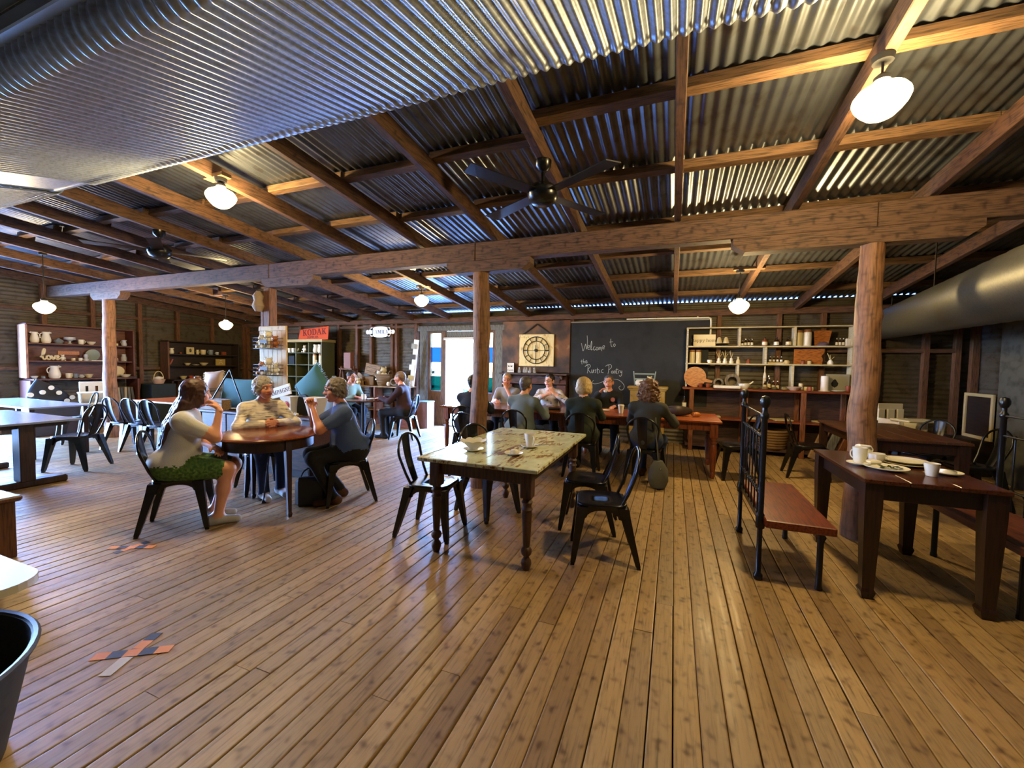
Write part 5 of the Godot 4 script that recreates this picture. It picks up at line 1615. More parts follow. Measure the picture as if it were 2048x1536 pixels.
		part(t, "tag", MB.new().box(Vector3(0.02, 0.10, 0.086), Vector3(0.14, 0.05, 0.006), 0.001), M.dark_dresser)
		for j in 3:
			bear("plush_toy", [["cream plush toy hanging over the upper wire basket", "white plush toy in the upper wire basket", "beige plush toy in the upper wire basket"], ["golden plush toy on the lower wire basket", "white plush toy in the lower wire basket", "grey plush toy in the lower wire basket"]][k][j], Vector3(-5.53 + 0.13 * j, y + 0.008, -4.25), [0.13, 0.17, 0.12][j], [cream, cw, M.honey_board][(j + 2 * k) % 3] if j != 1 else cw, 0.4 * j, "plush toys in the wire baskets")
	pot("cotton_wreath", Vector3(-5.73, 2.2, -4.36), [[0.05, 0], [0.09, 0.08], [0.06, 0.16], [0.08, 0.22], [0.03, 0.3]], mat("cotton", Color(0.62, 0.55, 0.48), 0.95), "dried cotton bunch tied to the sawn post", "flowers", "", true, 9)
	# ---- display counter
	wood("display_wood", Color(0.30, 0.16, 0.09), "x", 0.5, true, 6.0)
	t = thing("display_counter", "long dark shop counter behind the woman in the striped jacket", "counter", Vector3(-5.45, 0, -4.04))
	part(t, "worktop", MB.new().box(Vector3(0, 0.765, 0), Vector3(2.6, 0.03, 0.46), 0.004), M.display_wood)
	for k in 5:
		part(t, "front_panel", MB.new().box(Vector3(-1.02 + 0.51 * k, 0.42, 0.19), Vector3(0.49, 0.64, 0.02), 0.004), M.display_wood)
	part(t, "plinth", MB.new().box(Vector3(0, 0.05, 0.17), Vector3(2.52, 0.1, 0.03), 0.004), M.dark_dresser)
	for sx in [-1, 1]:
		part(t, "side_panel", MB.new().box(Vector3(sx * 1.27, 0.375, 0), Vector3(0.025, 0.75, 0.4), 0.003), M.display_wood)
	var teal := mat("teal_cloth", Color(0.24, 0.44, 0.45), 0.9)
	tp(teal, "weave", Vector3(6, 6, 6), false)
	var tealf := mat("teal_fringe", Color(0.45, 0.60, 0.68), 0.9)
	cushion("wide teal cushion with fringe behind the black wire easel", T(-5.80, 0.995, -4.13, 0.0, -0.2), 0.86, 0.44, 0.14, teal, tealf)
	cushion("teal cushion standing on one corner above the flower pots", T(-4.47, 1.135, -4.17, 0.0, -0.12, PI / 4 - 0.06), 0.47, 0.47, 0.13, teal, tealf)
	cushion("small beige cushion behind the wicker hamper", T(-6.45, 1.16, -4.17, 0.2, -0.15, 0.1), 0.32, 0.3, 0.1, M.blush_ware, M.cream_ware)
	t = thing("wire_easel", "black wire easel in front of the wide teal cushion", "easel", Vector3(-5.83, 0.781, -3.94))
	for sx in [-1, 1]:
		part(t, "strut", MB.new().tube([Vector3(0, 0.56, -0.05), Vector3(sx * 0.38, 0.02, 0.02)], 0.01, 6), M.iron_black)
	part(t, "stay", MB.new().tube([Vector3(-0.375, 0.012, 0.022), Vector3(0.375, 0.012, 0.022)], 0.008, 6), M.iron_black)
	wood("crate_wood", Color(0.60, 0.47, 0.30), "x", 0.7, false, 7.0)
	t = thing("slatted_crate", "pale slatted crate beside the wire easel", "crate", Vector3(-6.0, 0.781, -3.88))
	for k in 3:
		part(t, "slat", MB.new().box(Vector3(0, 0.03 + 0.05 * k, 0.06), Vector3(0.5, 0.042, 0.01), 0.002), M.crate_wood)
		part(t, "slat", MB.new().box(Vector3(0, 0.03 + 0.05 * k, -0.06), Vector3(0.5, 0.042, 0.01), 0.002), M.crate_wood)
	for sx in [-1, 1]:
		part(t, "end_board", MB.new().box(Vector3(sx * 0.24, 0.075, 0), Vector3(0.015, 0.15, 0.11), 0.002), M.crate_wood)
	part(t, "base", MB.new().box(Vector3(0, 0.006, 0), Vector3(0.46, 0.012, 0.11), 0.002), M.crate_wood)
	t = thing("wicker_hamper", "brown wicker hamper at the left of the shop counter", "hamper", Vector3(-6.5, 0.781, -4.08))
	part(t, "body", MB.new().box(Vector3(0, 0.12, 0), Vector3(0.44, 0.24, 0.28), 0.02), M.wicker)
	part(t, "lid", MB.new().box(Vector3(0, 0.255, 0), Vector3(0.46, 0.03, 0.30), 0.012), M.wicker)
	for k in 2:
		jar(Vector3(-6.58 + 0.12 * k, 1.052, -4.02), [0.17, 0.09][k], 0.045, M.cream_ware, M.cork_wood, ["tall cream candle jar on the wicker hamper", "short cream candle jar on the wicker hamper"][k])
	t = thing("script_sign", "tilted cream board with faded grey capitals in front of the pale door", "sign", Vector3(-4.86, 0.965, -3.98), 0.0)
	t.rotation.z = 0.26
	part(t, "board", MB.new().box(Vector3(0, 0.1, 0), Vector3(0.46, 0.14, 0.02), 0.003), M.sign_white)
	part(t, "lettering", text_mesh("CHAMPAGNE", 0.075, 0.002, "Droid Serif"), M.ink_grey, T(0, 0.10, 0.011))
	t = thing("grey_bucket", "grey wooden bucket under the tilted sign", "bucket", Vector3(-4.88, 0.781, -3.97))
	part(t, "staves", MB.new().lathe(hollow([[0.10, 0], [0.13, 0.20]], 0.9), 12), M.stone_grey)
	for k in 2:
		t = thing("flower_pot", ["cream square pot with a pink rose print", "cream square pot with rose and leaf print behind the woman in blue"][k], "pot", Vector3([-4.63, -4.25][k], 0.781, [-3.96, -4.0][k]))
		part(t, "body", MB.new().post([[Vector3(0, 0, 0), 0.06, 0.06], [Vector3(0, 0.2, 0), 0.085 + 0.02 * k, 0.085], [Vector3(0, 0.24, 0), 0.095 + 0.02 * k, 0.095]]), M.sign_white)
		part(t, "rose_print", MB.new().lathe(solid([[0.045, 0], [0.035, 0.004]]), 10, Transform3D(Basis(Vector3.RIGHT, PI / 2 + 0.12), Vector3(0.015 + 0.03 * k, 0.14, 0.082))), mat("rose_%d" % k, Color(0.72, 0.22, 0.26), 0.6))
		part(t, "leaf_print", MB.new().lathe(solid([[0.02, 0], [0.015, 0.003]]), 8, Transform3D(Basis(Vector3.RIGHT, PI / 2 + 0.12), Vector3(-0.04, 0.11 + 0.05 * k, 0.08))), M.herb_0)
	t = thing("arched_mirror", "black arched frame between the two flower pots", "mirror", Vector3(-4.45, 0.781, -4.0))
	var ap := PackedVector2Array([Vector2(-0.11, 0), Vector2(0.11, 0)])
	for k in 11:
		var a := PI * k / 10
		ap.append(Vector2(0.11 * cos(a), 0.15 + 0.12 * sin(a)))
	part(t, "panel", MB.new().prism(ap, 0.03), M.black_matt)
	t = thing("stone_tray", "wooden tray of pale stones on the shop counter", "tray", Vector3(-4.6, 0.781, -3.86))
	part(t, "tray_base", MB.new().box(Vector3(0, 0.008, 0), Vector3(0.46, 0.016, 0.09), 0.003), M.crate_wood)
	for k in 14:
		part(t, "stone", MB.new().ball(Vector3(-0.2 + 0.031 * k, 0.03, 0.018 * sin(k * 2.1)), Vector3(0.022, 0.017, 0.02), 7, 5), [M.stone_grey, M.cream_ware, M.blush_ware][k % 3])
	# ---- green cabinet and signs in the back corner
	var gm := mat("olive_paint", Color(0.30, 0.31, 0.17), 0.6)
	t = thing("green_cabinet", "olive green pigeonhole cabinet with a cream top in the back corner", "cabinet", Vector3(-8.82, 0, -8.12))
	part(t, "back_panel", MB.new().box(Vector3(0, 0.99, -0.2), Vector3(1.24, 1.9, 0.02), 0.002), gm)
	part(t, "top_board", MB.new().box(Vector3(0, 2.0, 0), Vector3(1.3, 0.07, 0.45), 0.004), mat("cabinet_top", Color(0.62, 0.55, 0.33), 0.6))
	for u in [-0.61, -0.25, 0.18, 0.61]:
		part(t, "upright", MB.new().box(Vector3(u, 0.985, 0), Vector3(0.03, 1.95, 0.42), 0.003), gm)
	for y in [1.69, 1.385, 1.08, 0.7, 0.35, 0.05]:
		part(t, "shelf_board", MB.new().box(Vector3(0, y, 0), Vector3(1.2, 0.022, 0.4), 0.003), gm)
	G = "ware in the olive green cabinet"
	for k in 3:
		mug(Vector3(-9.36 + 0.13 * k, 1.7015, -7.98), 0.11, 0.05, cw, ["left", "middle", "right"][k] + " printed white mug in the top left pigeonhole", -0.7, G)
	t = bear("china_figure", "white and black china figure in the top middle pigeonhole", Vector3(-8.86, 1.7015, -8.0), 0.13, cw, 0.0, G)
	for k in 2:
		jug(Vector3(-8.47 + 0.15 * k, 1.7015, -7.98), 0.2, 0.065, cw, ["left white jug in the top right pigeonhole", "right white jug in the top right pigeonhole"][k], 0.0, G)
		jar(Vector3(-8.50 + 0.2 * k, 1.3965, -7.98), 0.27, 0.05, M.cream_ware, M.cork_wood, ["left tall cream canister in the second right pigeonhole", "right tall cream canister in the second right pigeonhole"][k], G, "canister")
		bear("china_figure", ["small white china bird in the second right pigeonhole", "small white china bird in the third right pigeonhole"][k], Vector3(-8.40 + 0.02 * k, [1.3965, 1.0915][k], -7.93), 0.08, cw, 0.0, G)
	solo("black_box", MB.new().box(Vector3(0, 0.11, 0), Vector3(0.2, 0.22, 0.2), 0.006), M.black_matt, "black box in the second left pigeonhole", "box", Vector3(-9.22, 1.3965, -8.0), 0, G)
	# film advertising sign
	t = thing("enamel_sign", "orange enamel sign with red capitals on top of the green cabinet", "sign", Vector3(-8.58, 2.036, -8.0), 0.0)
	var og := mat("sign_orange", Color(0.74, 0.26, 0.01), 0.8)
	part(t, "plate", MB.new().prism(PackedVector2Array([Vector2(-0.50, 0.0), Vector2(0.50, 0.0), Vector2(0.53, 0.33), Vector2(-0.41, 0.25)]), 0.012), og)
	part(t, "lettering", text_mesh("KODAK", 0.21, 0.003, "Droid Serif", true), mat("sign_red", Color(0.36, 0.015, 0.008), 0.8), T(0.05, 0.185, 0.008, 0, 0, 0.05))
	part(t, "small_lettering", text_mesh("SUPPLIES", 0.085, 0.003, "Droid Sans", true), M.sign_red, T(0.0, 0.055, 0.008, 0, 0, 0.02))
	# family plaque: scalloped oval
	var pl := PackedVector2Array()
	for k in 60:
		var a := TAU * k / 60
		var r := 0.34 / sqrt(pow(cos(a), 2) + pow(sin(a) * 2.5, 2))
		pl.append(Vector2(r * cos(a) * 1.05, r * sin(a)))
	t = thing("family_plaque", "white scalloped oval plaque reading family on the back wall studs", "sign", Vector3(-6.865, 2.24, BACK + 0.12))
	part(t, "plate", MB.new().prism(pl, 0.02), cw)
	for sx in [-1, 1]:
		part(t, "lobe", MB.new().lathe(solid([[0.055, 0], [0.055, 0.02]]), 18, Transform3D(Basis(Vector3.RIGHT, PI / 2), Vector3(sx * 0.385, 0, -0.01))), cw)
		part(t, "lobe", MB.new().lathe(solid([[0.04, 0], [0.04, 0.02]]), 18, Transform3D(Basis(Vector3.RIGHT, PI / 2), Vector3(sx * 0.26, 0.075, -0.01))), cw)
		part(t, "lobe", MB.new().lathe(solid([[0.04, 0], [0.04, 0.02]]), 18, Transform3D(Basis(Vector3.RIGHT, PI / 2), Vector3(sx * 0.26, -0.075, -0.01))), cw)
	part(t, "lettering", text_mesh("FAMILY", 0.125, 0.003, "Droid Serif", true), mat("plaque_grey", Color(0.34, 0.36, 0.40), 0.6), T(0, 0.0, 0.0112))
	# ---- bench of rustic goods along the back wall left of the doorway
	t = thing("rustic_bench", "pale plank bench of baskets and crates below the family plaque", "bench", Vector3(-6.6, 0, BACK + 0.42))
	part(t, "plank", MB.new().box(Vector3(0, 0.905, 0), Vector3(1.7, 0.03, 0.5), 0.004), M.crate_wood)
	part(t, "lower_plank", MB.new().box(Vector3(0, 0.35, 0), Vector3(1.6, 0.025, 0.45), 0.004), M.crate_wood)
	for u in [-0.8, 0.0, 0.8]:
		part(t, "upright", MB.new().box(Vector3(u, 0.445, 0.1), Vector3(0.05, 0.89, 0.3), 0.004), M.shelf_leg)
	G = "goods on the pale plank bench"
	basket("wicker_basket", Vector3(-6.52, 0.921, BACK + 0.42), 0.14, 0.2, 0.28, M.wicker, "wicker basket of white toys on the plank bench")
	bear("plush_toy", "cream plush bear sitting in the wicker basket on the bench", Vector3(-6.52, 1.02, BACK + 0.42), 0.24, cream, 0.0, G)
	bear("plush_toy", "white plush bear beside the cream one in the basket", Vector3(-6.63, 1.05, BACK + 0.46), 0.16, cw, 0.3, G)
	t = thing("tilted_crate", "old stencilled timber crate tilted on the plank bench", "crate", Vector3(-6.9, 1.16, BACK + 0.32), 0.15)
	t.rotation.z = -0.2
	for k in 3:
		part(t, "slat", MB.new().box(Vector3(0, 0.05 + 0.09 * k, 0.1), Vector3(0.4, 0.085, 0.015), 0.003), M.crate_wood)
	part(t, "base", MB.new().box(Vector3(0, 0.13, -0.06), Vector3(0.38, 0.26, 0.015), 0.003), M.crate_wood)
	for sx in [-1, 1]:
		part(t, "end_board", MB.new().box(Vector3(sx * 0.19, 0.13, 0.02), Vector3(0.02, 0.27, 0.18), 0.003), M.crate_wood)
	solo("crate_prop", MB.new().box(Vector3(0, 0.105, 0), Vector3(0.26, 0.21, 0.22), 0.006), M.wicker, "wicker box under the tilted timber crate", "box", Vector3(-6.93, 0.921, BACK + 0.34))
	t = thing("tool_caddy", "pale triangular timber caddy at the left of the plank bench", "caddy", Vector3(-7.22, 0.921, BACK + 0.45))
	part(t, "end_board", MB.new().prism(PackedVector2Array([Vector2(-0.2, 0), Vector2(0.2, 0), Vector2(0.2, 0.1), Vector2(-0.1, 0.3), Vector2(-0.14, 0.3)]), 0.015, T(0, 0, 0.1)), M.crate_wood)
	part(t, "end_board", MB.new().prism(PackedVector2Array([Vector2(-0.2, 0), Vector2(0.2, 0), Vector2(0.2, 0.1), Vector2(-0.1, 0.3), Vector2(-0.14, 0.3)]), 0.015, T(0, 0, -0.1)), M.crate_wood)
	part(t, "rail", MB.new().box(Vector3(0.0, 0.10, 0), Vector3(0.38, 0.02, 0.2), 0.002), M.crate_wood)
	bear("china_goose", "white goose ornament on the plank bench", Vector3(-7.12, 0.921, BACK + 0.6), 0.12, cream, 0.4, G)
	solo("clay_pot", MB.new().lathe([Vector2(0.045, -0.11), Vector2(0.08, -0.09), Vector2(0.1, 0.0), Vector2(0.085, 0.1), Vector2(0.06, 0.1), Vector2(0.05, 0.0), Vector2(0, 0.0)], 16, Transform3D(Basis(Vector3.RIGHT, PI / 2), Vector3(0, 0.1, 0))), M.stone_grey, "hollow clay pot lying on its side on the plank bench", "pot", Vector3(-6.14, 0.922, BACK + 0.48), 0.2, G)
	pot("white_egg", Vector3(-6.30, 0.921, BACK + 0.52), [[0.03, 0.0], [0.055, 0.03], [0.055, 0.06], [0.03, 0.1]], cw, "white egg-shaped ornament beside the clay pot", "ornament", G, true)
	for k in 2:
		pot("glass_jar", Vector3(-5.98 + 0.1 * k, 0.921, BACK + 0.3), [[0.045, 0], [0.05, 0.16], [0.04, 0.2]], M.clear_glass, ["left glass jar at the right end of the plank bench", "right glass jar at the right end of the plank bench"][k], "jar", G)
	# stacked old chairs and boxes in the corner
	t = thing("old_stool", "old timber step stool stacked left of the plank bench", "stool", Vector3(-7.66, 0, BACK + 0.4))
	for k in 3:
		part(t, "tread", MB.new().box(Vector3(0, 0.4 + 0.45 * k, 0.12 - 0.08 * k), Vector3(0.42, 0.03, 0.22), 0.004), M.stud)
	for sx in [-1, 1]:
		part(t, "stringer", MB.new().box(Vector3(sx * 0.2, 0.68, 0.1), Vector3(0.03, 1.4, 0.05), 0.003, Basis(Vector3.RIGHT, -0.18)), M.stud)
		part(t, "stringer", MB.new().box(Vector3(sx * 0.2, 0.66, -0.12), Vector3(0.03, 1.32, 0.05), 0.003, Basis(Vector3.RIGHT, 0.08)), M.stud)
	solo("wooden_box", MB.new().box(Vector3(0, 0.2, 0), Vector3(0.22, 0.4, 0.14), 0.006), mat("pink_wood", Color(0.50, 0.33, 0.27), 0.7), "faded pink timber box standing on the step stool", "box", Vector3(-7.66, 1.316, BACK + 0.34))
	solo("grey_sack", MB.new().lathe(solid([[0.2, 0], [0.24, 0.2], [0.2, 0.7], [0.1, 1.0], [0.04, 1.15]]), 14), mat("sack_grey", Color(0.40, 0.43, 0.42), 0.9), "folded grey umbrella cloth standing before the step stool", "cloth", Vector3(-7.35, 0, -7.45))
	# leaning white rack with clipped cards
	t = thing("card_rack", "narrow white board with clipped photo cards leaning left of the doorway", "rack", Vector3(-5.83, 0.922, BACK + 0.28))
	part(t, "board", MB.new().box(Vector3(0.08, 0.55, 0), Vector3(0.13, 1.12, 0.02), 0.003, Basis(Vector3.BACK, -0.12)), cw)
	for k in 4:
		part(t, "card", MB.new().box(Vector3(0.0 + 0.03 * k, 0.2 + 0.25 * k, 0.03), Vector3(0.14, 0.12, 0.008), 0.002, Basis(Vector3.BACK, -0.12)), [M.old_paper, cw, M.ink_grey, M.canvas_grey][k])
	# chests left of the doorway
	t = thing("blanket_chest", "orange-brown plywood chest standing left of the doorway", "chest", Vector3(-5.62, 0, -7.98))
	part(t, "body", MB.new().box(Vector3(0, 0.28, 0), Vector3(0.3, 0.56, 0.34), 0.006), M.pine)
	part(t, "lid", MB.new().box(Vector3(0, 0.575, 0), Vector3(0.32, 0.03, 0.36), 0.006), M.grey_wood)
	t = thing("blanket_chest", "grey-brown weathered chest right against the doorway frame", "chest", Vector3(-5.30, 0, -8.12))
	part(t, "body", MB.new().box(Vector3(0, 0.29, 0), Vector3(0.28, 0.58, 0.3), 0.006), M.pink_wood)
	part(t, "lid", MB.new().box(Vector3(0, 0.595, 0), Vector3(0.3, 0.03, 0.32), 0.006), M.grey_wood)
	# dark corner on the right: pale window frame leaning on the wall, boots and baskets
	t = thing("window_frame", "empty cream window frame leaning in the dark right corner", "frame", Vector3(4.18, 0.5, -8.14), -PI / 2)
	for q in [[0.0, 0.64, 0.62, 0.045], [0.0, 0.022, 0.62, 0.045]]:
		part(t, "rail", MB.new().box(Vector3(q[0], q[1], 0), Vector3(q[2], q[3], 0.03), 0.003), M.cream_ware)
	for sx in [-1, 1]:
		part(t, "stile", MB.new().box(Vector3(sx * 0.29, 0.33, 0), Vector3(0.045, 0.58, 0.03), 0.003), M.cream_ware)
	part(t, "panel", MB.new().box(Vector3(0, 0.33, -0.01), Vector3(0.54, 0.58, 0.008), 0.002), M.dark_dresser)
	solo("frame_crate", MB.new().box(Vector3(0, 0.25, 0), Vector3(0.3, 0.5, 0.66), 0.01), M.dark_dresser, "dark crate under the empty cream window frame", "crate", Vector3(4.1, 0, -8.14))
	for k in 4:
		solo("timber_offcut", MB.new().box(Vector3(0, 0.3, 0), Vector3(0.12, 0.6, 0.05), 0.01, Basis(Vector3.BACK, -0.35)), [M.crate_wood, M.grey_wood, M.shelf_leg, M.crate_wood][k], ["first", "second", "third", "last"][k] + " pale timber offcut leaning under the counter's right end", "timber", Vector3(2.2 + 0.17 * k, 0.03, BACK + 0.72), 0, "timber offcuts under the counter")
	# chest of drawers before the blackboard
	var dm := mat("cream_drawers", Color(0.70, 0.64, 0.48), 0.6)
	tp(dm, "cream_worn", Vector3(0.7, 0.7, 0.7), false)
	t = thing("cream_cabinet", "small cream painted cabinet with a moulded top before the blackboard", "cabinet", Vector3(-0.45, 0, BACK + 0.34))
	part(t, "body", MB.new().box(Vector3(0, 0.53, 0), Vector3(0.62, 1.06, 0.36), 0.006), dm)
	part(t, "top", MB.new().box(Vector3(0, 1.085, 0), Vector3(0.72, 0.05, 0.42), 0.012), dm)
	part(t, "cornice", MB.new().box(Vector3(0, 1.045, 0), Vector3(0.67, 0.03, 0.39), 0.01), dm)
	var dr := part(t, "door", MB.new().box(Vector3(0, 0.55, 0.186), Vector3(0.5, 0.78, 0.014), 0.006), dm)
	part(dr, "carving", strokes([smooth([Vector2(-0.08, 0.86), Vector2(-0.04, 0.83), Vector2(0, 0.86), Vector2(0.04, 0.83), Vector2(0.08, 0.86)])], 0.008, 0.006), M.ink_grey, T(0, 0, 0.195))
	t = thing("toy_bed", "little green-grey doll's bed with white bedding on the cream cabinet", "toy", Vector3(-0.52, 1.1105, BACK + 0.34))
	for sx in [-1, 1]:
		part(t, "bed_post", MB.new().tube([Vector3(sx * 0.17, 0, 0.0), Vector3(sx * 0.2, 0.28, 0)], 0.012, 6), M.sage_ware)
		for j in 1:
			part(t, "rail", MB.new().box(Vector3(0, 0.18 + 0.05 * sx, 0), Vector3(0.36, 0.03, 0.012), 0.002), M.sage_ware)
	part(t, "bedding", MB.new().box(Vector3(-0.06, 0.06, 0.03), Vector3(0.2, 0.12, 0.12), 0.03), cw)
	bear("plush_toy", "cream plush toy on the doll's bed", Vector3(-0.42, 1.1105, BACK + 0.46), 0.13, cream, 0.2)
	var hb := thing("hanging_bottle", "small dark bottle with a white label hanging at the counter's left corner", "bottle", Vector3(0.19, 0.76, BACK + 0.52))
	part(hb, "glass", MB.new().lathe(solid([[0.035, 0], [0.035, 0.1], [0.012, 0.14], [0.012, 0.2]]), 14), M.amber_glass)
	part(hb, "paper_label", MB.new().lathe([Vector2(0.036, 0.01), Vector2(0.036, 0.085)], 14), cw)
	part(hb, "string", MB.new().tube([Vector3(0, 0.2, 0), Vector3(0, 0.33, 0)], 0.003, 5), M.cord)

# ---------------------------------------------------------------- what lies on the tables and floor
func build_tableware() -> void:
	var cw: Material = M.china_white
	# distressed green table
	plate(Vector3(-1.53, 0.7615, -3.06), 0.085, cw, "white saucer under the scalloped bowl on the painted table")
	var rows := []
	var inner := []
	for q in [[0.035, 0.012], [0.045, 0.02], [0.07, 0.045], [0.105, 0.07]]:
		var row := []
		var row2 := []
		for k in 49:
			var a := -TAU * k / 48
			var w: float = q[0] * (1.0 + 0.16 * (q[1] / 0.07) * absf(cos(a * 4)))
			row.append(Vector3(w * cos(a), q[1] + 0.012 * (q[1] / 0.07) * absf(cos(a * 4)), w * sin(a)))
			row2.append(Vector3(w * 0.95 * cos(-a), q[1] + 0.003 + 0.012 * (q[1] / 0.07) * absf(cos(a * 4)), w * 0.95 * sin(-a)))
		rows.append(row)
		inner.append(row2)
	var b := thing("petal_bowl", "white petal-edged bowl at the left of the painted green table", "bowl", Vector3(-1.53, 0.769, -3.06))
	part(b, "shell", MB.new().grid(rows).grid(inner), cw)
	part(b, "foot", MB.new().lathe(solid([[0.034, 0.0], [0.036, 0.014]]), 20), cw)
	plate(Vector3(-1.17, 0.7615, -3.06), 0.075, cw, "small white plate with a crumpled napkin on the painted table")
	solo("napkin", MB.new().ball(Vector3(0, 0.02, 0), Vector3(0.04, 0.024, 0.035), 7, 5), cw, "crumpled white paper napkin on the small plate", "napkin", Vector3(-1.165, 0.765, -3.06), 0.4)
	plate(Vector3(-1.15, 0.7615, -3.40), 0.08, cw, "white saucer under the tall cup on the painted table")
	mug(Vector3(-1.15, 0.768, -3.40), 0.115, 0.05, cw, "tall white coffee cup on the painted green table", -0.7, "", 0.68)
	solo("teaspoon", MB.new().tube([Vector3(0, 0, 0), Vector3(0.11, 0.01, 0)], [0.004, 0.003], 6).ball(Vector3(-0.012, 0, 0), Vector3(0.016, 0.004, 0.011), 8, 5), M.chrome, "silver teaspoon on the saucer of the tall cup", "spoon", Vector3(-1.08, 0.785, -3.39), 0.5)
	# dark table on the right
	var y := 0.7915
	plate(Vector3(1.40, y, -3.62), 0.125, cw, "dirty white plate with salad leaves on the dark table")
	var rg := RandomNumberGenerator.new()
	rg.seed = 12
	var sal := MB.new()
	for k in 26:
		var p := Vector3(rg.randf_range(-0.06, 0.06), rg.randf_range(0.008, 0.022), rg.randf_range(-0.04, 0.04))
		var bs := Basis.from_euler(Vector3(rg.randf_range(-0.6, 0.6), rg.randf() * TAU, 0))
		sal.quad(p - bs.x * 0.018, p + bs.z * 0.011, p + bs.x * 0.018, p - bs.z * 0.011)
	solo("salad", sal, mat("salad_green", Color(0.10, 0.17, 0.05), 0.7), "dark green salad leaves left on the dirty plate", "salad", Vector3(1.42, y + 0.006, -3.60))
	plate(Vector3(1.27, y, -3.70), 0.07, cw, "white saucer under the tall cup on the dark table")
	mug(Vector3(1.29, y + 0.007, -3.74), 0.115, 0.045, cw, "tall white cup at the left on the dark table", 2.2, "", 0.8)
	solo("napkin", MB.new().box(Vector3(0, 0.01, 0), Vector3(0.1, 0.02, 0.07), 0.008), cw, "folded white napkin beside the tall cup on the dark table", "napkin", Vector3(1.36, y + 0.016, -3.735), 0.5)
	jug(Vector3(1.40, y, -4.0), 0.10, 0.062, cw, "white milk jug behind the cups on the dark table", 0.4)
	mug(Vector3(1.43, y, -3.85), 0.07, 0.05, cw, "wide white cup in the middle of the dark table", 0.0, "", 0.9)
	plate(Vector3(1.60, y, -3.86), 0.14, M.cream_ware, "stacked white dinner plate, lower, on the dark table")
	plate(Vector3(1.60, y + 0.018, -3.86), 0.13, cw, "stacked white dinner plate, upper, on the dark table")
	pot("white_beaker", Vector3(1.60, y, -3.52), [[0.028, 0], [0.032, 0.02], [0.042, 0.085]], cw, "white beaker at the front edge of the dark table", "beaker")
	plate(Vector3(1.72, y, -3.62), 0.085, cw, "small white plate with a napkin at the right of the dark table")
	solo("napkin", MB.new().ball(Vector3(0, 0.012, 0), Vector3(0.06, 0.016, 0.045), 8, 5), cw, "white napkin on the small plate at the right", "napkin", Vector3(1.72, y + 0.006, -3.62))
	# long tables
	var ty := 0.7765
	plate(Vector3(-0.98, ty, -6.55), 0.07, cw, "white saucer before the man in black")
	var tc := thing("takeaway_cup", "white takeaway cup with a lid on the orange pine table", "cup", Vector3(-0.72, ty, -6.35))
	part(tc, "cup", MB.new().lathe(solid([[0.03, 0], [0.042, 0.11]]), 18), M.sign_white)
	part(tc, "lid", MB.new().lathe(solid([[0.046, 0.108], [0.046, 0.118], [0.04, 0.13]]), 18), cw)
	var hb := thing("handbag", "soft grey-brown leather bag lying on the orange pine table", "bag", Vector3(0.05, ty, -6.42), 0.1)
	part(hb, "pouch", MB.new().ball(Vector3(0, 0.075, 0), Vector3(0.22, 0.075, 0.1), 18, 10), mat("bag_brown", Color(0.17, 0.11, 0.09), 0.6))
	var sp := []
	for k in 11:
		var a := PI * k / 10
		sp.append(Vector3(-0.1 + 0.2 * cos(a), 0.08 + 0.05 * sin(a), 0.06))
	part(hb, "strap", MB.new().tube(sp, 0.008, 6), M.bag_brown)
	solo("cream_purse", MB.new().ball(Vector3(0, 0.035, 0), Vector3(0.07, 0.035, 0.05), 12, 8), M.honey_board, "small yellow pouch beside the leather bag", "pouch", Vector3(0.31, ty, -6.42))
	var sun := solo("dark_pouch", MB.new().box(Vector3(0, 0.02, 0), Vector3(0.2, 0.04, 0.09), 0.015), M.black_matt, "black purse on the table before the woman in the floral blouse", "purse", Vector3(-1.75, 0.771, -6.35), 0.2)
	pot("paper_cup", Vector3(-2.62, 0.771, -6.6), [[0.03, 0], [0.04, 0.08]], M.blush_ware, "blush cup on the table beside the doorway", "cup")
	# small cafe table
	mug(Vector3(-5.62, 0.7515, -6.45), 0.10, 0.045, cw, "tall white cup on the small dark table", 0.0)
	plate(Vector3(-5.5, 0.7515, -6.5), 0.075, cw, "white saucer on the small dark table")
	# shoulder bag hung on a chair
	var gb := thing("shoulder_bag", "grey cloth shoulder bag hanging from the curly-haired diner's chair", "bag", Vector3(-0.14, 0.0, -5.30))
	var bmat := mat("bag_grey", Color(0.30, 0.30, 0.27), 0.85)
	part(gb, "pouch", MB.new().lathe(solid([[0.09, 0.02], [0.12, 0.1], [0.11, 0.24], [0.05, 0.34]]), 16), bmat)
	part(gb, "strap", MB.new().tube([Vector3(0, 0.32, 0), Vector3(-0.03, 0.6, 0.0), Vector3(-0.05, 0.86, -0.02)], 0.022, 8, true, Vector3.UP, 0.4), bmat)
	part(gb, "clasp", MB.new().ball(Vector3(0.03, 0.26, 0.1), Vector3(0.014, 0.014, 0.008), 8, 6), M.chrome)
	gb = thing("black_handbag", "black handbag on the floor beside the woman in blue", "bag", Vector3(-3.42, 0, -3.16), 0.6)
	part(gb, "pouch", MB.new().box(Vector3(0, 0.15, 0), Vector3(0.3, 0.3, 0.12), 0.04), M.black_matt)
	sp = []
	for k in 11:
		var a := PI * k / 10
		sp.append(Vector3(0.1 * cos(a), 0.29 + 0.1 * sin(a), 0))
	part(gb, "handle", MB.new().tube(sp, 0.009, 6), M.black_matt)
	# walking stick under the round table
	gb = thing("walking_stick", "thin black walking stick propped under the round table", "stick", Vector3(-3.93, 0, -3.02))
	part(gb, "shaft", MB.new().tube([Vector3(0, 0.02, 0), Vector3(-0.03, 0.70, -0.12)], 0.008, 8), M.black_metal)
	part(gb, "ferrule", MB.new().lathe(solid([[0.022, 0], [0.02, 0.02], [0.01, 0.03]]), 12), M.rubber)
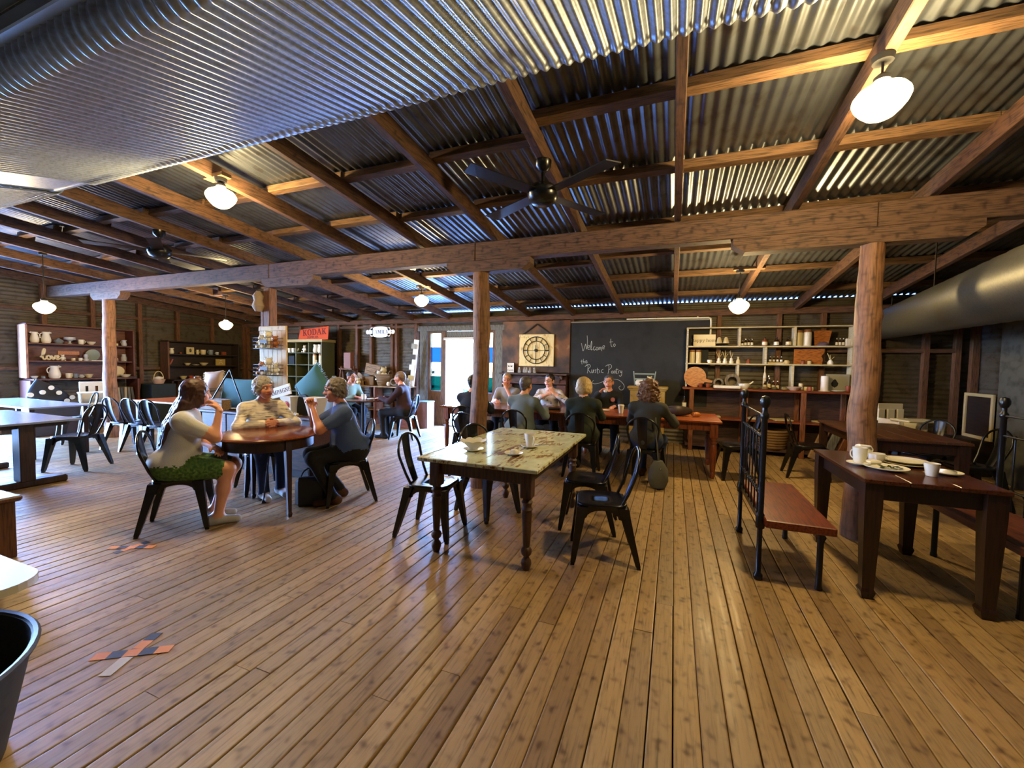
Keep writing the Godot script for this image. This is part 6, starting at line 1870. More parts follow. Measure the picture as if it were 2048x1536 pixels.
	# tape crosses on the floor
	var om := mat("tape_orange", Color(0.86, 0.52, 0.08), 0.6)
	var km := mat("tape_black", Color(0.06, 0.06, 0.06), 0.6)
	var wm := mat("tape_white", Color(0.78, 0.76, 0.68), 0.7)
	for k in 2:
		var c := thing("tape_cross", ["striped tape cross on the floor with one arm torn back to white", "striped tape cross on the floor behind the woman in white"][k], "floor marking", [Vector3(-2.487, 0.0025, -1.19), Vector3(-3.91, 0.0025, -1.885)][k], 0, "tape crosses on the floor")
		for arm in 2:
			var ang := [[0.584, -1.148], [0.462, 1.6]][k][arm] as float
			var l := [[0.34, 0.31], [0.33, 0.22]][k][arm] as float
			for j in 5:
				var u := l * (j - 2.0) / 5.0
				var mm: Material = om if (j + arm) % 2 == 0 else km
				if k == 0 and arm == 1 and j > 2:
					mm = wm
				part(c, "tape_stripe", MB.new().slab(Vector3(0, 0.0006 * (1 - arm), 0) + Basis(Vector3.UP, ang) * Vector3(u, 0, 0), Vector3(l / 5.0, 0.0012, 0.055), Basis(Vector3.UP, ang)), mm)
	# galvanised tub under the pale table
	var tb := thing("galvanised_tub", "big galvanised tub standing at the lower left edge", "tub", Vector3(-2.46, 0, -0.33))
	part(tb, "wall", MB.new().lathe([Vector2(0.39, 0.0), Vector2(0.41, 0.01), Vector2(0.485, 0.385), Vector2(0.495, 0.39), Vector2(0.5, 0.4), Vector2(0.492, 0.41), Vector2(0.48, 0.402), Vector2(0.40, 0.02), Vector2(0, 0.02)], 56), M.tub_iron)
	part(tb, "rim", MB.new().lathe([Vector2(0.486, 0.39), Vector2(0.503, 0.395), Vector2(0.506, 0.405), Vector2(0.498, 0.414), Vector2(0.486, 0.41)], 56), M.tub_iron)

func build_fans() -> void:
	for f in [[Vector3(-0.99, 0, -3.12), -0.53, "black four-bladed ceiling fan in the middle under the rafters"], [Vector3(-5.9, 0, -3.2), 1.0, "black ceiling fan at the left beyond the corrugated bulkhead"]]:
		var at: Vector3 = f[0]
		var top := roof_y(at.z, -0.215)
		at.y = top - 0.25
		var t := thing("ceiling_fan", f[2], "fan", at, f[1], "ceiling fans")
		part(t, "motor", MB.new().lathe(solid([[0.06, -0.085], [0.1, -0.06], [0.12, -0.02], [0.12, 0.03], [0.09, 0.06], [0.035, 0.075]]), 28), M.black_metal)
		part(t, "down_rod", MB.new().lathe(solid([[0.016, 0.07], [0.016, 0.2]]), 10), M.black_metal)
		part(t, "canopy", MB.new().lathe(solid([[0.03, 0.17], [0.06, 0.2], [0.065, 0.25]]), 20), M.black_metal)
		for k in 4:
			var b := Transform3D(Basis(Vector3.UP, PI / 2 * k), Vector3.ZERO)
			var pg := PackedVector2Array([Vector2(0.1, -0.045), Vector2(0.67, -0.068), Vector2(0.69, 0.06), Vector2(0.1, 0.05)])
			part(t, "blade", MB.new().prism(pg, 0.008), M.black_metal, b * Transform3D(Basis(Vector3.RIGHT, -PI / 2 + 0.1), Vector3(0, 0.0, 0)))

# ---------------------------------------------------------------- people: one smooth surface from tapered bones
class Field:
	# bones: [kind, a, b, ra, rb, look]   kind 0 tapered capsule, 1 ellipsoid (a centre, b radii, ra = Basis), 2 cut by ellipsoid
	var bones := []
	var k := 0.03

	func cap(a: Vector3, b: Vector3, ra: float, rb: float, look: int) -> void:
		bones.append([0, a, b, ra, rb, look])

	func egg(c: Vector3, r: Vector3, look: int, basis := Basis()) -> void:
		bones.append([1, c, r, basis, 0.0, look])

	func cut(c: Vector3, r: Vector3, look: int, basis := Basis()) -> void:
		bones.append([2, c, r, basis, 0.0, look])

	# surface nets; returns {look: MB}
	func build(cell: float, out: Dictionary, noise: FastNoiseLite = null, amp := 0.0) -> void:
		var lo := Vector3(1e9, 1e9, 1e9)
		var hi := -lo
		var boxes := []
		var pad := cell * 2.5 + k * 0.5 + absf(amp)
		for q in bones:
			var e0: Vector3
			var e1: Vector3
			if q[0] == 0:
				var m: float = maxf(q[3], q[4])
				e0 = (q[1] as Vector3).min(q[2]) - Vector3.ONE * (m + pad)
				e1 = (q[1] as Vector3).max(q[2]) + Vector3.ONE * (m + pad)
			else:
				var r: Vector3 = q[2]
				var m := maxf(r.x, maxf(r.y, r.z))
				var bs: Basis = q[3]
				var ext := Vector3(absf(bs.x.x) * r.x + absf(bs.y.x) * r.y + absf(bs.z.x) * r.z, absf(bs.x.y) * r.x + absf(bs.y.y) * r.y + absf(bs.z.y) * r.z, absf(bs.x.z) * r.x + absf(bs.y.z) * r.y + absf(bs.z.z) * r.z)
				e0 = q[1] - ext - Vector3.ONE * pad
				e1 = q[1] + ext + Vector3.ONE * pad
			boxes.append([e0, e1])
			if q[0] != 2:
				lo = lo.min(e0)
				hi = hi.max(e1)
		var nx := int((hi.x - lo.x) / cell) + 3
		var ny := int((hi.y - lo.y) / cell) + 3
		var nz := int((hi.z - lo.z) / cell) + 3
		var D := PackedFloat32Array()
		D.resize(nx * ny * nz)
		D.fill(1.0)
		var best := D.duplicate()
		var who := PackedByteArray()
		who.resize(D.size())
		var flag := PackedByteArray()
		flag.resize(D.size())
		var near := PackedInt32Array()
		var band := cell * 2.2 + k * 0.5 + absf(amp)
		for bi in bones.size():
			var q: Array = bones[bi]
			var e0: Vector3 = ((boxes[bi][0] - lo) / cell)
			var e1: Vector3 = ((boxes[bi][1] - lo) / cell)
			var x0 := maxi(int(e0.x), 0)
			var x1 := mini(int(e1.x) + 1, nx - 1)
			var y0 := maxi(int(e0.y), 0)
			var y1 := mini(int(e1.y) + 1, ny - 1)
			var z0 := maxi(int(e0.z), 0)
			var z1 := mini(int(e1.z) + 1, nz - 1)
			var kind: int = q[0]
			var a: Vector3 = q[1]
			var look: int = q[5]
			var ba := Vector3.ZERO
			var inv := 0.0
			var ra := 0.0
			var dr := 0.0
			var ib := Basis()
			var rmin := 0.0
			if kind == 0:
				ba = q[2] - a
				inv = 1.0 / maxf(ba.length_squared(), 1e-9)
				ra = q[3]
				dr = q[4] - q[3]
			else:
				var r: Vector3 = q[2]
				rmin = minf(r.x, minf(r.y, r.z))
				var bs: Basis = q[3]
				ib = Basis.from_scale(Vector3(1.0 / r.x, 1.0 / r.y, 1.0 / r.z)) * bs.transposed()
			for z in range(z0, z1 + 1):
				for y in range(y0, y1 + 1):
					var row := (z * ny + y) * nx
					var p := lo + Vector3(x0, y, z) * cell - a
					for x in range(x0, x1 + 1):
						var d: float
						if kind == 0:
							var h := clampf(p.dot(ba) * inv, 0.0, 1.0)
							d = (p - ba * h).length() - ra - dr * h
						else:
							d = ((ib * p).length() - 1.0) * rmin
						p.x += cell
						if d > band:
							continue
						var i := row + x
						if kind == 2:
							var h2 := maxf(k * 0.4 - absf(D[i] + d), 0.0) / (k * 0.4)
							D[i] = maxf(D[i], -d) + h2 * h2 * k * 0.1
							if absf(d) < cell * 1.5:
								who[i] = look
						else:
							var o := D[i]
							var hh := maxf(k - absf(o - d), 0.0) / k
							D[i] = minf(o, d) - hh * hh * k * 0.25
							if d < best[i]:
								best[i] = d
								who[i] = look
						if d > -band and flag[i] == 0:
							flag[i] = 1
							near.append(i)
		if noise:
			for i in near:
				var xx := i % nx
				var yy := (i / nx) % ny
				var zz := i / (nx * ny)
				D[i] += amp * noise.get_noise_3d(lo.x + xx * cell, lo.y + yy * cell, lo.z + zz * cell)
		var vi := PackedInt32Array()
		vi.resize(D.size())
		vi.fill(-1)
		var V := PackedVector3Array()
		var W := PackedByteArray()
		var cells := PackedInt32Array()
		var offs := PackedInt32Array([0, 1, nx, nx + 1, nx * ny, nx * ny + 1, nx * ny + nx, nx * ny + nx + 1])
		var corner := [Vector3(0, 0, 0), Vector3(1, 0, 0), Vector3(0, 1, 0), Vector3(1, 1, 0), Vector3(0, 0, 1), Vector3(1, 0, 1), Vector3(0, 1, 1), Vector3(1, 1, 1)]
		var edges := [[0, 1], [2, 3], [4, 5], [6, 7], [0, 2], [1, 3], [4, 6], [5, 7], [0, 4], [1, 5], [2, 6], [3, 7]]
		var last := D.size() - offs[7] - 1
		for i in near:
			if i > last:
				continue
			var s := 0
			for c in 8:
				if D[i + offs[c]] < 0.0:
					s += 1
			if s == 0 or s == 8:
				continue
			var sum := Vector3.ZERO
			var cnt := 0
			for e in edges:
				var d0 := D[i + offs[e[0]]]
				var d1 := D[i + offs[e[1]]]
				if (d0 < 0.0) != (d1 < 0.0):
					sum += (corner[e[0]] as Vector3).lerp(corner[e[1]], d0 / (d0 - d1))
					cnt += 1
			vi[i] = V.size()
			V.append(lo + (Vector3(i % nx, (i / nx) % ny, i / (nx * ny)) + sum / cnt) * cell)
			W.append(who[i])
			cells.append(i)
		# quads round each crossed edge
		var N := PackedVector3Array()
		N.resize(V.size())
		var Q := []
		for ci in cells.size():
			var i := cells[ci]
			var d0 := D[i]
			for ax in 3:
				var st: int = [1, nx, nx * ny][ax]
				var d1 := D[i + st]
				if (d0 < 0.0) == (d1 < 0.0):
					continue
				var u: int = [nx, nx * ny, 1][ax]
				var w: int = [nx * ny, 1, nx][ax]
				if i - u - w < 0:
					continue
				var a := vi[i - u - w]
				var b := vi[i - w]
				var c := vi[i]
				var d := vi[i - u]
				if a < 0 or b < 0 or d < 0:
					continue
				if d0 >= 0.0:
					var t := b
					b = d
					d = t
				# a b c d run counter-clockwise seen from outside
				var nn := (V[c] - V[a]).cross(V[d] - V[b])
				N[a] += nn
				N[b] += nn
				N[c] += nn
				N[d] += nn
				Q.append([a, b, c, d])
		var remap := {}
		for q in Q:
			var look: int = W[q[0]]
			if W[q[1]] == W[q[2]] or W[q[1]] == W[q[3]]:
				look = W[q[1]]
			elif W[q[2]] == W[q[3]]:
				look = W[q[2]]
			if not out.has(look):
				out[look] = MB.new()
			var mb: MB = out[look]
			if not remap.has(look):
				remap[look] = {}
			var rm: Dictionary = remap[look]
			var id := []
			for j in 4:
				var g: int = q[j]
				if not rm.has(g):
					rm[g] = mb.v.size()
					mb.v.append(V[g])
					mb.n.append(N[g].normalized())
					mb.u.append(Vector2.ZERO)
				id.append(rm[g])
			mb.ix.append_array(PackedInt32Array([id[0], id[2], id[1], id[0], id[3], id[2]]))

func joined(out: Dictionary, looks: Array) -> ArrayMesh:
	var m := ArrayMesh.new()
	var keys := out.keys()
	keys.sort()
	for key in keys:
		var mb: MB = out[key]
		if mb.ix.is_empty():
			continue
		var a := []
		a.resize(Mesh.ARRAY_MAX)
		a[Mesh.ARRAY_VERTEX] = mb.v
		a[Mesh.ARRAY_NORMAL] = mb.n
		a[Mesh.ARRAY_TEX_UV] = mb.u
		a[Mesh.ARRAY_INDEX] = mb.ix
		m.add_surface_from_arrays(Mesh.PRIMITIVE_TRIANGLES, a)
		m.surface_set_material(m.get_surface_count() - 1, looks[key])
	return m

func elbow(s: Vector3, w: Vector3, l1: float, l2: float, pole: Vector3) -> Vector3:
	var d := w - s
	var len := minf(d.length(), l1 + l2 - 0.003)
	var u := d.normalized()
	var a := (l1 * l1 - l2 * l2 + len * len) / (2.0 * len)
	var h := sqrt(maxf(l1 * l1 - a * a, 0.0))
	var q := (pole - u * pole.dot(u)).normalized()
	return s + u * a + q * h

func hand_bones(f: Field, w: Vector3, dir: Vector3, palm: Vector3, side: float, curl: float, look: int) -> void:
	# dir: where the fingers point, palm: the way the palm faces, side +1: thumb on dir x palm side
	var fd := dir.normalized()
	var n := (palm - fd * palm.dot(fd)).normalized()
	var s := fd.cross(n) * side
	var bs := Basis(s, n, fd)
	f.egg(w + fd * 0.048, Vector3(0.040, 0.016, 0.050), look, bs)
	f.cap(w - fd * 0.015, w + fd * 0.02, 0.025, 0.026, look)
	var ln := [0.072, 0.080, 0.075, 0.058]
	for k in 4:
		var o := 0.030 - 0.020 * k
		var p := w + fd * (0.086 - 0.004 * absf(k - 1.2)) + s * o
		var ang := curl * 0.35
		for seg in 3:
			var d := (fd * cos(ang) + n * sin(ang)) + s * 0.02 * (1.5 - k)
			var l: float = ln[k] * [0.44, 0.31, 0.25][seg]
			var q := p + d.normalized() * l
			f.cap(p, q, 0.0092 - 0.0008 * seg, 0.0086 - 0.0008 * seg, look)
			p = q
			ang += curl * 0.62
	var tp0 := w + fd * 0.028 + s * 0.030
	var t1 := tp0 + (s * 0.75 + fd * 0.6 + n * 0.35).normalized() * 0.036
	var t2 := t1 + (s * (0.25 - 0.25 * curl) + fd * 0.9 + n * 0.35 * (1.0 + curl)).normalized() * 0.03
	f.cap(tp0, t1, 0.0115, 0.0105, look)
	f.cap(t1, t2, 0.0102, 0.0085, look)

# looks: 0 skin, 1 top, 2 legs, 3 shoes, 4 lips, 5 second top colour
func person(d: Dictionary) -> Node3D:
	var face: Vector2 = d.face
	var t := thing("person", d.label, "person", Vector3(d.at.x, 0, d.at.y), atan2(face.x, face.y), "diners")
	var looks: Array = [d.skin, d.top, d.legs, d.shoes, M.lips, d.get("sleeve_mat", d.top)]
	var bulk: float = d.get("bulk", 1.0)
	var lean: float = d.get("lean", 0.12)
	var side_lean: float = d.get("side", 0.0)
	var hip := Vector3(0, 0.56, d.get("hip_z", -0.05))
	var R := Basis.from_euler(Vector3(lean, d.get("twist", 0.0), side_lean))
	var f := Field.new()
	f.k = 0.045
	var chest := hip + R * Vector3(0, 0.29, 0)
	var neck := hip + R * Vector3(0, 0.455, -0.012)
	# trunk
	f.cap(hip + Vector3(-0.08, -0.01, -0.01), hip + Vector3(0.08, -0.01, -0.01), 0.125 * bulk, 0.125 * bulk, 2)
	f.egg(hip + R * Vector3(0, 0.12, 0.015 + 0.02 * (bulk - 1.0)), Vector3(0.165 * bulk, 0.17, 0.13 * bulk), 1, R)
	f.egg(chest, Vector3(0.165 * (0.6 + 0.4 * bulk), 0.19, 0.115 * (0.6 + 0.4 * bulk)), 1, R)
	if d.get("hem", true):
		f.egg(hip + Vector3(0, 0.03, -0.005), Vector3(0.185 * bulk, 0.12, 0.16 * bulk), 1)
	if d.get("bust", false):
		for sx in [-1, 1]:
			f.egg(chest + R * Vector3(sx * 0.07, 0.01, 0.085), Vector3(0.068, 0.07, 0.055), 1, R)
	var sh := []
	for sx in [-1, 1]:
		sh.append(neck + R * Vector3(sx * 0.172 * (0.75 + 0.25 * bulk), -0.055, 0.0))
	f.cap(sh[0], sh[1], 0.062, 0.062, 1)
	for k in 2:
		f.cap(sh[k], neck + R * Vector3(0, 0.005, -0.005), 0.058, 0.05, 1)
	# head
	var hr := R * Basis.from_euler(Vector3(d.get("nod", 0.0) - lean * 0.9, d.get("look", 0.0), d.get("tilt", 0.0)))
	var head := neck + R * Vector3(0, 0.075, 0.012) + hr * Vector3(0, 0.105, 0.022)
	f.cap(neck + R * Vector3(0, 0.0, 0.0), head + hr * Vector3(0, -0.07, -0.02), 0.054, 0.050, 0)
	# arms
	var wr: Array = d.wrists
	var pole: Array = d.get("poles", [Vector3(-0.6, -0.8, -0.3), Vector3(0.6, -0.8, -0.3)])
	var sleeve: float = d.get("sleeve", 2.0)
	for k in 2:
		var e := elbow(sh[k], wr[k], 0.285, 0.25, pole[k])
		if sleeve >= 1.0:
			f.cap(sh[k], e, 0.060, 0.050, 5)
			var m := e.lerp(wr[k], clampf(sleeve - 1.0, 0.0, 0.94))
			f.cap(e, m, 0.050, 0.040, 5)
			f.cap(e.lerp(wr[k], 0.5), wr[k], 0.036, 0.027, 0)
		else:
			f.cap(sh[k], sh[k].lerp(e, sleeve), 0.064, 0.060, 5)
			f.cap(sh[k].lerp(e, 0.3), e, 0.046, 0.040, 0)
			f.cap(e, wr[k], 0.041, 0.027, 0)
	# legs
	var knees: Array = d.get("knees", [Vector3(-0.12, 0.50, 0.40), Vector3(0.12, 0.50, 0.40)])
	var feet: Array = d.get("feet", [Vector3(-0.12, 0.07, 0.36), Vector3(0.12, 0.07, 0.36)])
	var bare: bool = d.get("skirt", false)
	for k in 2:
		var h := hip + Vector3(-0.09 + 0.18 * k, -0.02, 0.02)
		if bare:
			f.cap(h, h.lerp(knees[k], 0.78), 0.10, 0.085, 2)
			f.cap(h.lerp(knees[k], 0.5), knees[k], 0.072, 0.058, 0)
			f.cap(knees[k], knees[k].lerp(feet[k], 0.4), 0.056, 0.054, 0)
			f.cap(knees[k].lerp(feet[k], 0.4), feet[k], 0.054, 0.036, 0)
		else:
			f.cap(h, knees[k], 0.092 * (0.5 + 0.5 * bulk), 0.068, 2)
			f.cap(knees[k], feet[k] + Vector3(0, 0.03, 0), 0.064, 0.050, 2)
		var toe: Vector3 = feet[k] + d.get("toe", Vector3(0, 0, 1)) * 0.15
		toe.y = 0.035
		var heel: Vector3 = feet[k] - d.get("toe", Vector3(0, 0, 1)) * 0.05
		heel.y = 0.045
		f.cap(heel, toe, 0.042, 0.034, 3)
		f.cap(feet[k], heel, 0.036, 0.036, 0 if bare else 3)
	if bare:
		f.egg(hip + Vector3(-0.02, -0.06, 0.14), Vector3(0.2, 0.11, 0.2), 2)
	var out := {}
	f.build(0.0125, out)
	# hands on their own finer grid
	var hs: Array = d.hands
	for k in 2:
		if hs[k] == null:
			continue
		var g := Field.new()
		g.k = 0.010
		hand_bones(g, wr[k], hs[k][0], hs[k][1], hs[k][2], hs[k][3], 0)
		g.build(0.0046, out)
	# head
	var g := Field.new()
	g.k = 0.018
	var P := func(v: Vector3) -> Vector3: return head + hr * v
	g.egg(P.call(Vector3(0, 0.03, -0.012)), Vector3(0.077, 0.092, 0.095), 0, hr)
	g.egg(P.call(Vector3(0, -0.035, 0.022)), Vector3(0.061, 0.083, 0.068), 0, hr)
	g.egg(P.call(Vector3(0, -0.098, 0.052)), Vector3(0.03, 0.022, 0.026), 0, hr)
	for sx in [-1, 1]:
		g.egg(P.call(Vector3(sx * 0.038, -0.03, 0.058)), Vector3(0.028, 0.03, 0.026), 0, hr)
		g.cap(P.call(Vector3(sx * 0.012, 0.034, 0.088)), P.call(Vector3(sx * 0.05, 0.032, 0.07)), 0.011, 0.009, 0)
		g.egg(P.call(Vector3(sx * 0.080, -0.008, -0.012)), Vector3(0.011, 0.031, 0.019), 0, hr)
		g.cut(P.call(Vector3(sx * 0.031, 0.010, 0.100)), Vector3(0.019, 0.012, 0.016), 0, hr)
	g.cap(P.call(Vector3(0, 0.012, 0.090)), P.call(Vector3(0, -0.026, 0.106)), 0.009, 0.014, 0)
	g.egg(P.call(Vector3(0, -0.030, 0.096)), Vector3(0.018, 0.010, 0.014), 0, hr)
	g.cap(P.call(Vector3(-0.022, -0.060, 0.080)), P.call(Vector3(0.022, -0.060, 0.080)), 0.0075, 0.0075, 4)
	g.egg(P.call(Vector3(0, -0.062, 0.084)), Vector3(0.016, 0.009, 0.009), 4, hr)
	g.build(0.005, out)
	part(t, "body", joined(out, looks), null).material_override = null
	for sx in [-1, 1]:
		var eye := part(t, "eye", MB.new().ball(P.call(Vector3(sx * 0.031, 0.010, 0.0795)), Vector3(0.0115, 0.0115, 0.0115), 10, 8), M.eye_white)
		part(eye, "iris", MB.new().ball(P.call(Vector3(sx * 0.031, 0.010, 0.0865)), Vector3(0.0056, 0.0056, 0.0056), 8, 6), M.iris)
		part(t, "eyebrow", MB.new().tube([P.call(Vector3(sx * 0.014, 0.036, 0.099)), P.call(Vector3(sx * 0.032, 0.042, 0.094)), P.call(Vector3(sx * 0.052, 0.036, 0.078))], 0.0032, 5), d.hair_mat)
	hair(t, d, P, hr)
	if d.get("glasses", false):
		var mb := MB.new()
		for sx in [-1, 1]:
			var ring := []
			for k in 17:
				var a := TAU * k / 16
				ring.append(P.call(Vector3(sx * 0.033 + 0.024 * cos(a), 0.006 + 0.018 * sin(a), 0.104 - 0.006 * absf(cos(a) * sx + 0.5))))
			mb.tube(ring, 0.0024, 6, false)
			mb.tube([P.call(Vector3(sx * 0.058, 0.012, 0.098)), P.call(Vector3(sx * 0.082, 0.012, 0.04)), P.call(Vector3(sx * 0.083, 0.004, -0.02))], 0.0022, 5)
		mb.tube([P.call(Vector3(-0.009, 0.008, 0.106)), P.call(Vector3(0.009, 0.008, 0.106))], 0.0022, 5)
		part(t, "glasses", mb, M.black_metal)
	return t

func hair(t: Node3D, d: Dictionary, P: Callable, hr: Basis) -> void:
	var g := Field.new()
	g.k = 0.02
	var n := FastNoiseLite.new()
	n.seed = int(d.at.x * 100.0)
	n.frequency = 26.0
	n.fractal_octaves = 3
	var amp := 0.010
	var style: String = d.hair
	if style == "short":
		g.egg(P.call(Vector3(0, 0.042, -0.022)), Vector3(0.086, 0.094, 0.098), 0, hr)
		g.cap(P.call(Vector3(0, -0.03, -0.075)), P.call(Vector3(0, 0.03, -0.085)), 0.045, 0.05, 0)
		g.cut(P.call(Vector3(0, -0.045, 0.085)), Vector3(0.092, 0.105, 0.075), 0, hr)
		amp = 0.007
	elif style == "full":
		g.egg(P.call(Vector3(0, 0.044, -0.02)), Vector3(0.098, 0.098, 0.108), 0, hr)
		g.egg(P.call(Vector3(0, -0.01, -0.06)), Vector3(0.09, 0.085, 0.07), 0, hr)
		for sx in [-1, 1]:
			g.egg(P.call(Vector3(sx * 0.078, 0.0, -0.005)), Vector3(0.024, 0.06, 0.045), 0, hr)
		g.cut(P.call(Vector3(0, -0.05, 0.105)), Vector3(0.074, 0.105, 0.075), 0, hr)
		amp = 0.016
	elif style == "bob":
		g.egg(P.call(Vector3(0, 0.04, -0.02)), Vector3(0.1, 0.102, 0.112), 0, hr)
		g.egg(P.call(Vector3(0, -0.03, -0.05)), Vector3(0.104, 0.085, 0.082), 0, hr)
		for sx in [-1, 1]:
			g.egg(P.call(Vector3(sx * 0.08, -0.015, 0.01)), Vector3(0.026, 0.085, 0.05), 0, hr)
		g.cut(P.call(Vector3(0, -0.045, 0.115)), Vector3(0.07, 0.115, 0.075), 0, hr)
		amp = 0.007
	elif style == "curly":
		g.egg(P.call(Vector3(0, 0.035, -0.02)), Vector3(0.112, 0.108, 0.118), 0, hr)
		g.egg(P.call(Vector3(0, -0.07, -0.06)), Vector3(0.12, 0.115, 0.082), 0, hr)
		for sx in [-1, 1]:
			g.egg(P.call(Vector3(sx * 0.09, -0.06, -0.01)), Vector3(0.04, 0.11, 0.06), 0, hr)
		g.cut(P.call(Vector3(0, -0.05, 0.12)), Vector3(0.066, 0.115, 0.078), 0, hr)
		n.frequency = 20.0
		amp = 0.034
	elif style == "long":
		g.egg(P.call(Vector3(0, 0.04, -0.018)), Vector3(0.092, 0.098, 0.106), 0, hr)
		g.egg(P.call(Vector3(0, -0.06, -0.06)), Vector3(0.086, 0.12, 0.062), 0, hr)
		for q in [[-0.05, 0.02], [0.0, 0.0], [0.05, 0.02]]:
			var a: Vector3 = P.call(Vector3(q[0], -0.08, -0.085))
			g.cap(a, a + Vector3(q[0] * 0.3, -0.20, -0.10), 0.048, 0.042, 0)
			g.cap(a + Vector3(q[0] * 0.3, -0.20, -0.10), a + Vector3(q[0] * 0.4, -0.40 - q[1], -0.17), 0.042, 0.016, 0)
		for sx in [-1, 1]:
			g.egg(P.call(Vector3(sx * 0.078, -0.03, 0.0)), Vector3(0.02, 0.09, 0.05), 0, hr)
		g.cut(P.call(Vector3(0, -0.05, 0.11)), Vector3(0.07, 0.11, 0.075), 0, hr)
		n.frequency = 30.0
		amp = 0.008
	var out := {}
	g.build(0.0072 if style != "long" else 0.009, out, n, amp)
	if out.has(0):
		part(t, "hair", out[0], d.hair_mat)

func build_people() -> void:
	var sk := []
	for k in 3:
		var m := mat("skin_%d" % k, [Color(0.80, 0.57, 0.45), Color(0.74, 0.49, 0.37), Color(0.84, 0.62, 0.51)][k], 0.55)
		m.subsurf_scatter_enabled = true
		m.subsurf_scatter_strength = 0.12
		sk.append(m)
	mat("lips", Color(0.62, 0.30, 0.27), 0.5)
	mat("eye_white", Color(0.82, 0.80, 0.76), 0.3)
	mat("iris", Color(0.06, 0.05, 0.05), 0.2)
	var cl := func(nm: String, c: Color) -> StandardMaterial3D:
		var m := mat(nm, c, 0.9)
		tp(m, "weave", Vector3(5, 5, 5), false)
		return m
	var hm := func(nm: String, c: Color) -> StandardMaterial3D:
		var m := mat(nm, c, 0.55)
		tp(m, "grain", Vector3(14, 2.5, 14), false)
		return m
	noise_tex("stripes", 0.03, [[0.0, Color(0.30, 0.30, 0.34)], [0.30, Color(0.45, 0.44, 0.46)], [0.42, Color(0.82, 0.78, 0.70)], [1.0, Color(0.92, 0.89, 0.82)]], FastNoiseLite.TYPE_SIMPLEX_SMOOTH, 256, 3, 61)
	noise_tex("floral", 0.03, [[0.0, Color(0.14, 0.14, 0.20)], [0.28, Color(0.36, 0.34, 0.42)], [0.36, Color(0.72, 0.69, 0.66)], [1.0, Color(0.84, 0.80, 0.76)]], FastNoiseLite.TYPE_CELLULAR, 256, 3, 62)
	noise_tex("leafy", 0.05, [[0.0, Color(0.10, 0.18, 0.08)], [0.4, Color(0.22, 0.36, 0.16)], [0.7, Color(0.34, 0.46, 0.20)], [1.0, Color(0.52, 0.58, 0.34)]], FastNoiseLite.TYPE_SIMPLEX_SMOOTH, 256, 3, 63)
	var striped := mat("striped_jacket", Color(1, 1, 1), 0.9)
	tp(striped, "stripes", Vector3(0.9, 6.5, 0.9), false)
	var floral := mat("floral_blouse", Color(1, 1, 1), 0.9)
	tp(floral, "floral", Vector3(1.6, 1.6, 1.6), false)
	var skirt := mat("green_skirt", Color(1, 1, 1), 0.9)
	tp(skirt, "leafy", Vector3(2.5, 2.5, 2.5), false)
	var navy: Material = cl.call("navy_cloth", Color(0.035, 0.05, 0.10))
	var black: Material = cl.call("black_cloth", Color(0.025, 0.025, 0.03))
	var jeans: Material = cl.call("jeans", Color(0.10, 0.17, 0.30))
	var white: Material = cl.call("white_tee", Color(0.80, 0.80, 0.78))
	var shoe_w: Material = cl.call("white_shoe", Color(0.74, 0.74, 0.74))
	var shoe_b: Material = cl.call("brown_shoe", Color(0.32, 0.19, 0.10))
	var on_table := [Vector3(-0.13, 0.815, 0.43), Vector3(0.13, 0.815, 0.43)]
	var flat := [[Vector3(0.5, -0.1, 1), Vector3(0, -1, 0.0), 1.0, 0.5], [Vector3(-0.5, -0.1, 1), Vector3(0, -1, 0.0), -1.0, 0.5]]
	# round table
	person({"at": Vector2(-4.06, -2.33), "face": Vector2(0.66, -0.75), "label": "woman with long brown hair in a white tee and green skirt", "skin": sk[0], "top": white, "legs": skirt, "shoes": shoe_w, "hair": "long", "hair_mat": hm.call("brown_hair", Color(0.30, 0.16, 0.09)), "lean": 0.26, "bust": true, "bulk": 1.12, "sleeve": 0.55, "skirt": true, "nod": 0.05, "look": 0.45,
		"wrists": [Vector3(-0.10, 1.03, 0.30), Vector3(0.08, 0.66, 0.24)], "poles": [Vector3(-0.25, -1, 0.35), Vector3(0.9, -0.5, -0.2)], "hands": [[Vector3(0.4, 0.55, -0.35), Vector3(0.5, 0.2, -0.8), 1.0, 1.2], [Vector3(-0.8, -0.1, 0.4), Vector3(0.1, -0.8, -0.4), -1.0, 0.8]],
		"knees": [Vector3(-0.14, 0.50, 0.36), Vector3(0.10, 0.49, 0.38)], "feet": [Vector3(-0.13, 0.07, 0.28), Vector3(0.08, 0.07, 0.22)]})
	person({"at": Vector2(-4.385, -3.35), "face": Vector2(0.92, 0.39), "label": "grey-haired woman in a striped jacket with clasped hands on the round table", "skin": sk[1], "top": striped, "legs": jeans, "shoes": shoe_w, "hair": "full", "hair_mat": hm.call("silver_hair", Color(0.62, 0.60, 0.57)), "lean": 0.30, "bust": true, "bulk": 1.02, "nod": 0.0, "look": 0.30,
		"wrists": [Vector3(-0.07, 0.80, 0.37), Vector3(0.07, 0.80, 0.37)], "poles": [Vector3(-1, -0.45, 0.0), Vector3(1, -0.45, 0.0)], "hands": [[Vector3(0.75, 0.05, 0.5), Vector3(0.2, -0.3, -0.9), 1.0, 1.0], [Vector3(-0.75, 0.05, 0.5), Vector3(-0.2, -0.3, -0.9), -1.0, 1.0]],
		"knees": [Vector3(-0.10, 0.50, 0.36), Vector3(0.10, 0.50, 0.36)], "feet": [Vector3(-0.09, 0.07, 0.42), Vector3(0.09, 0.07, 0.36)]})
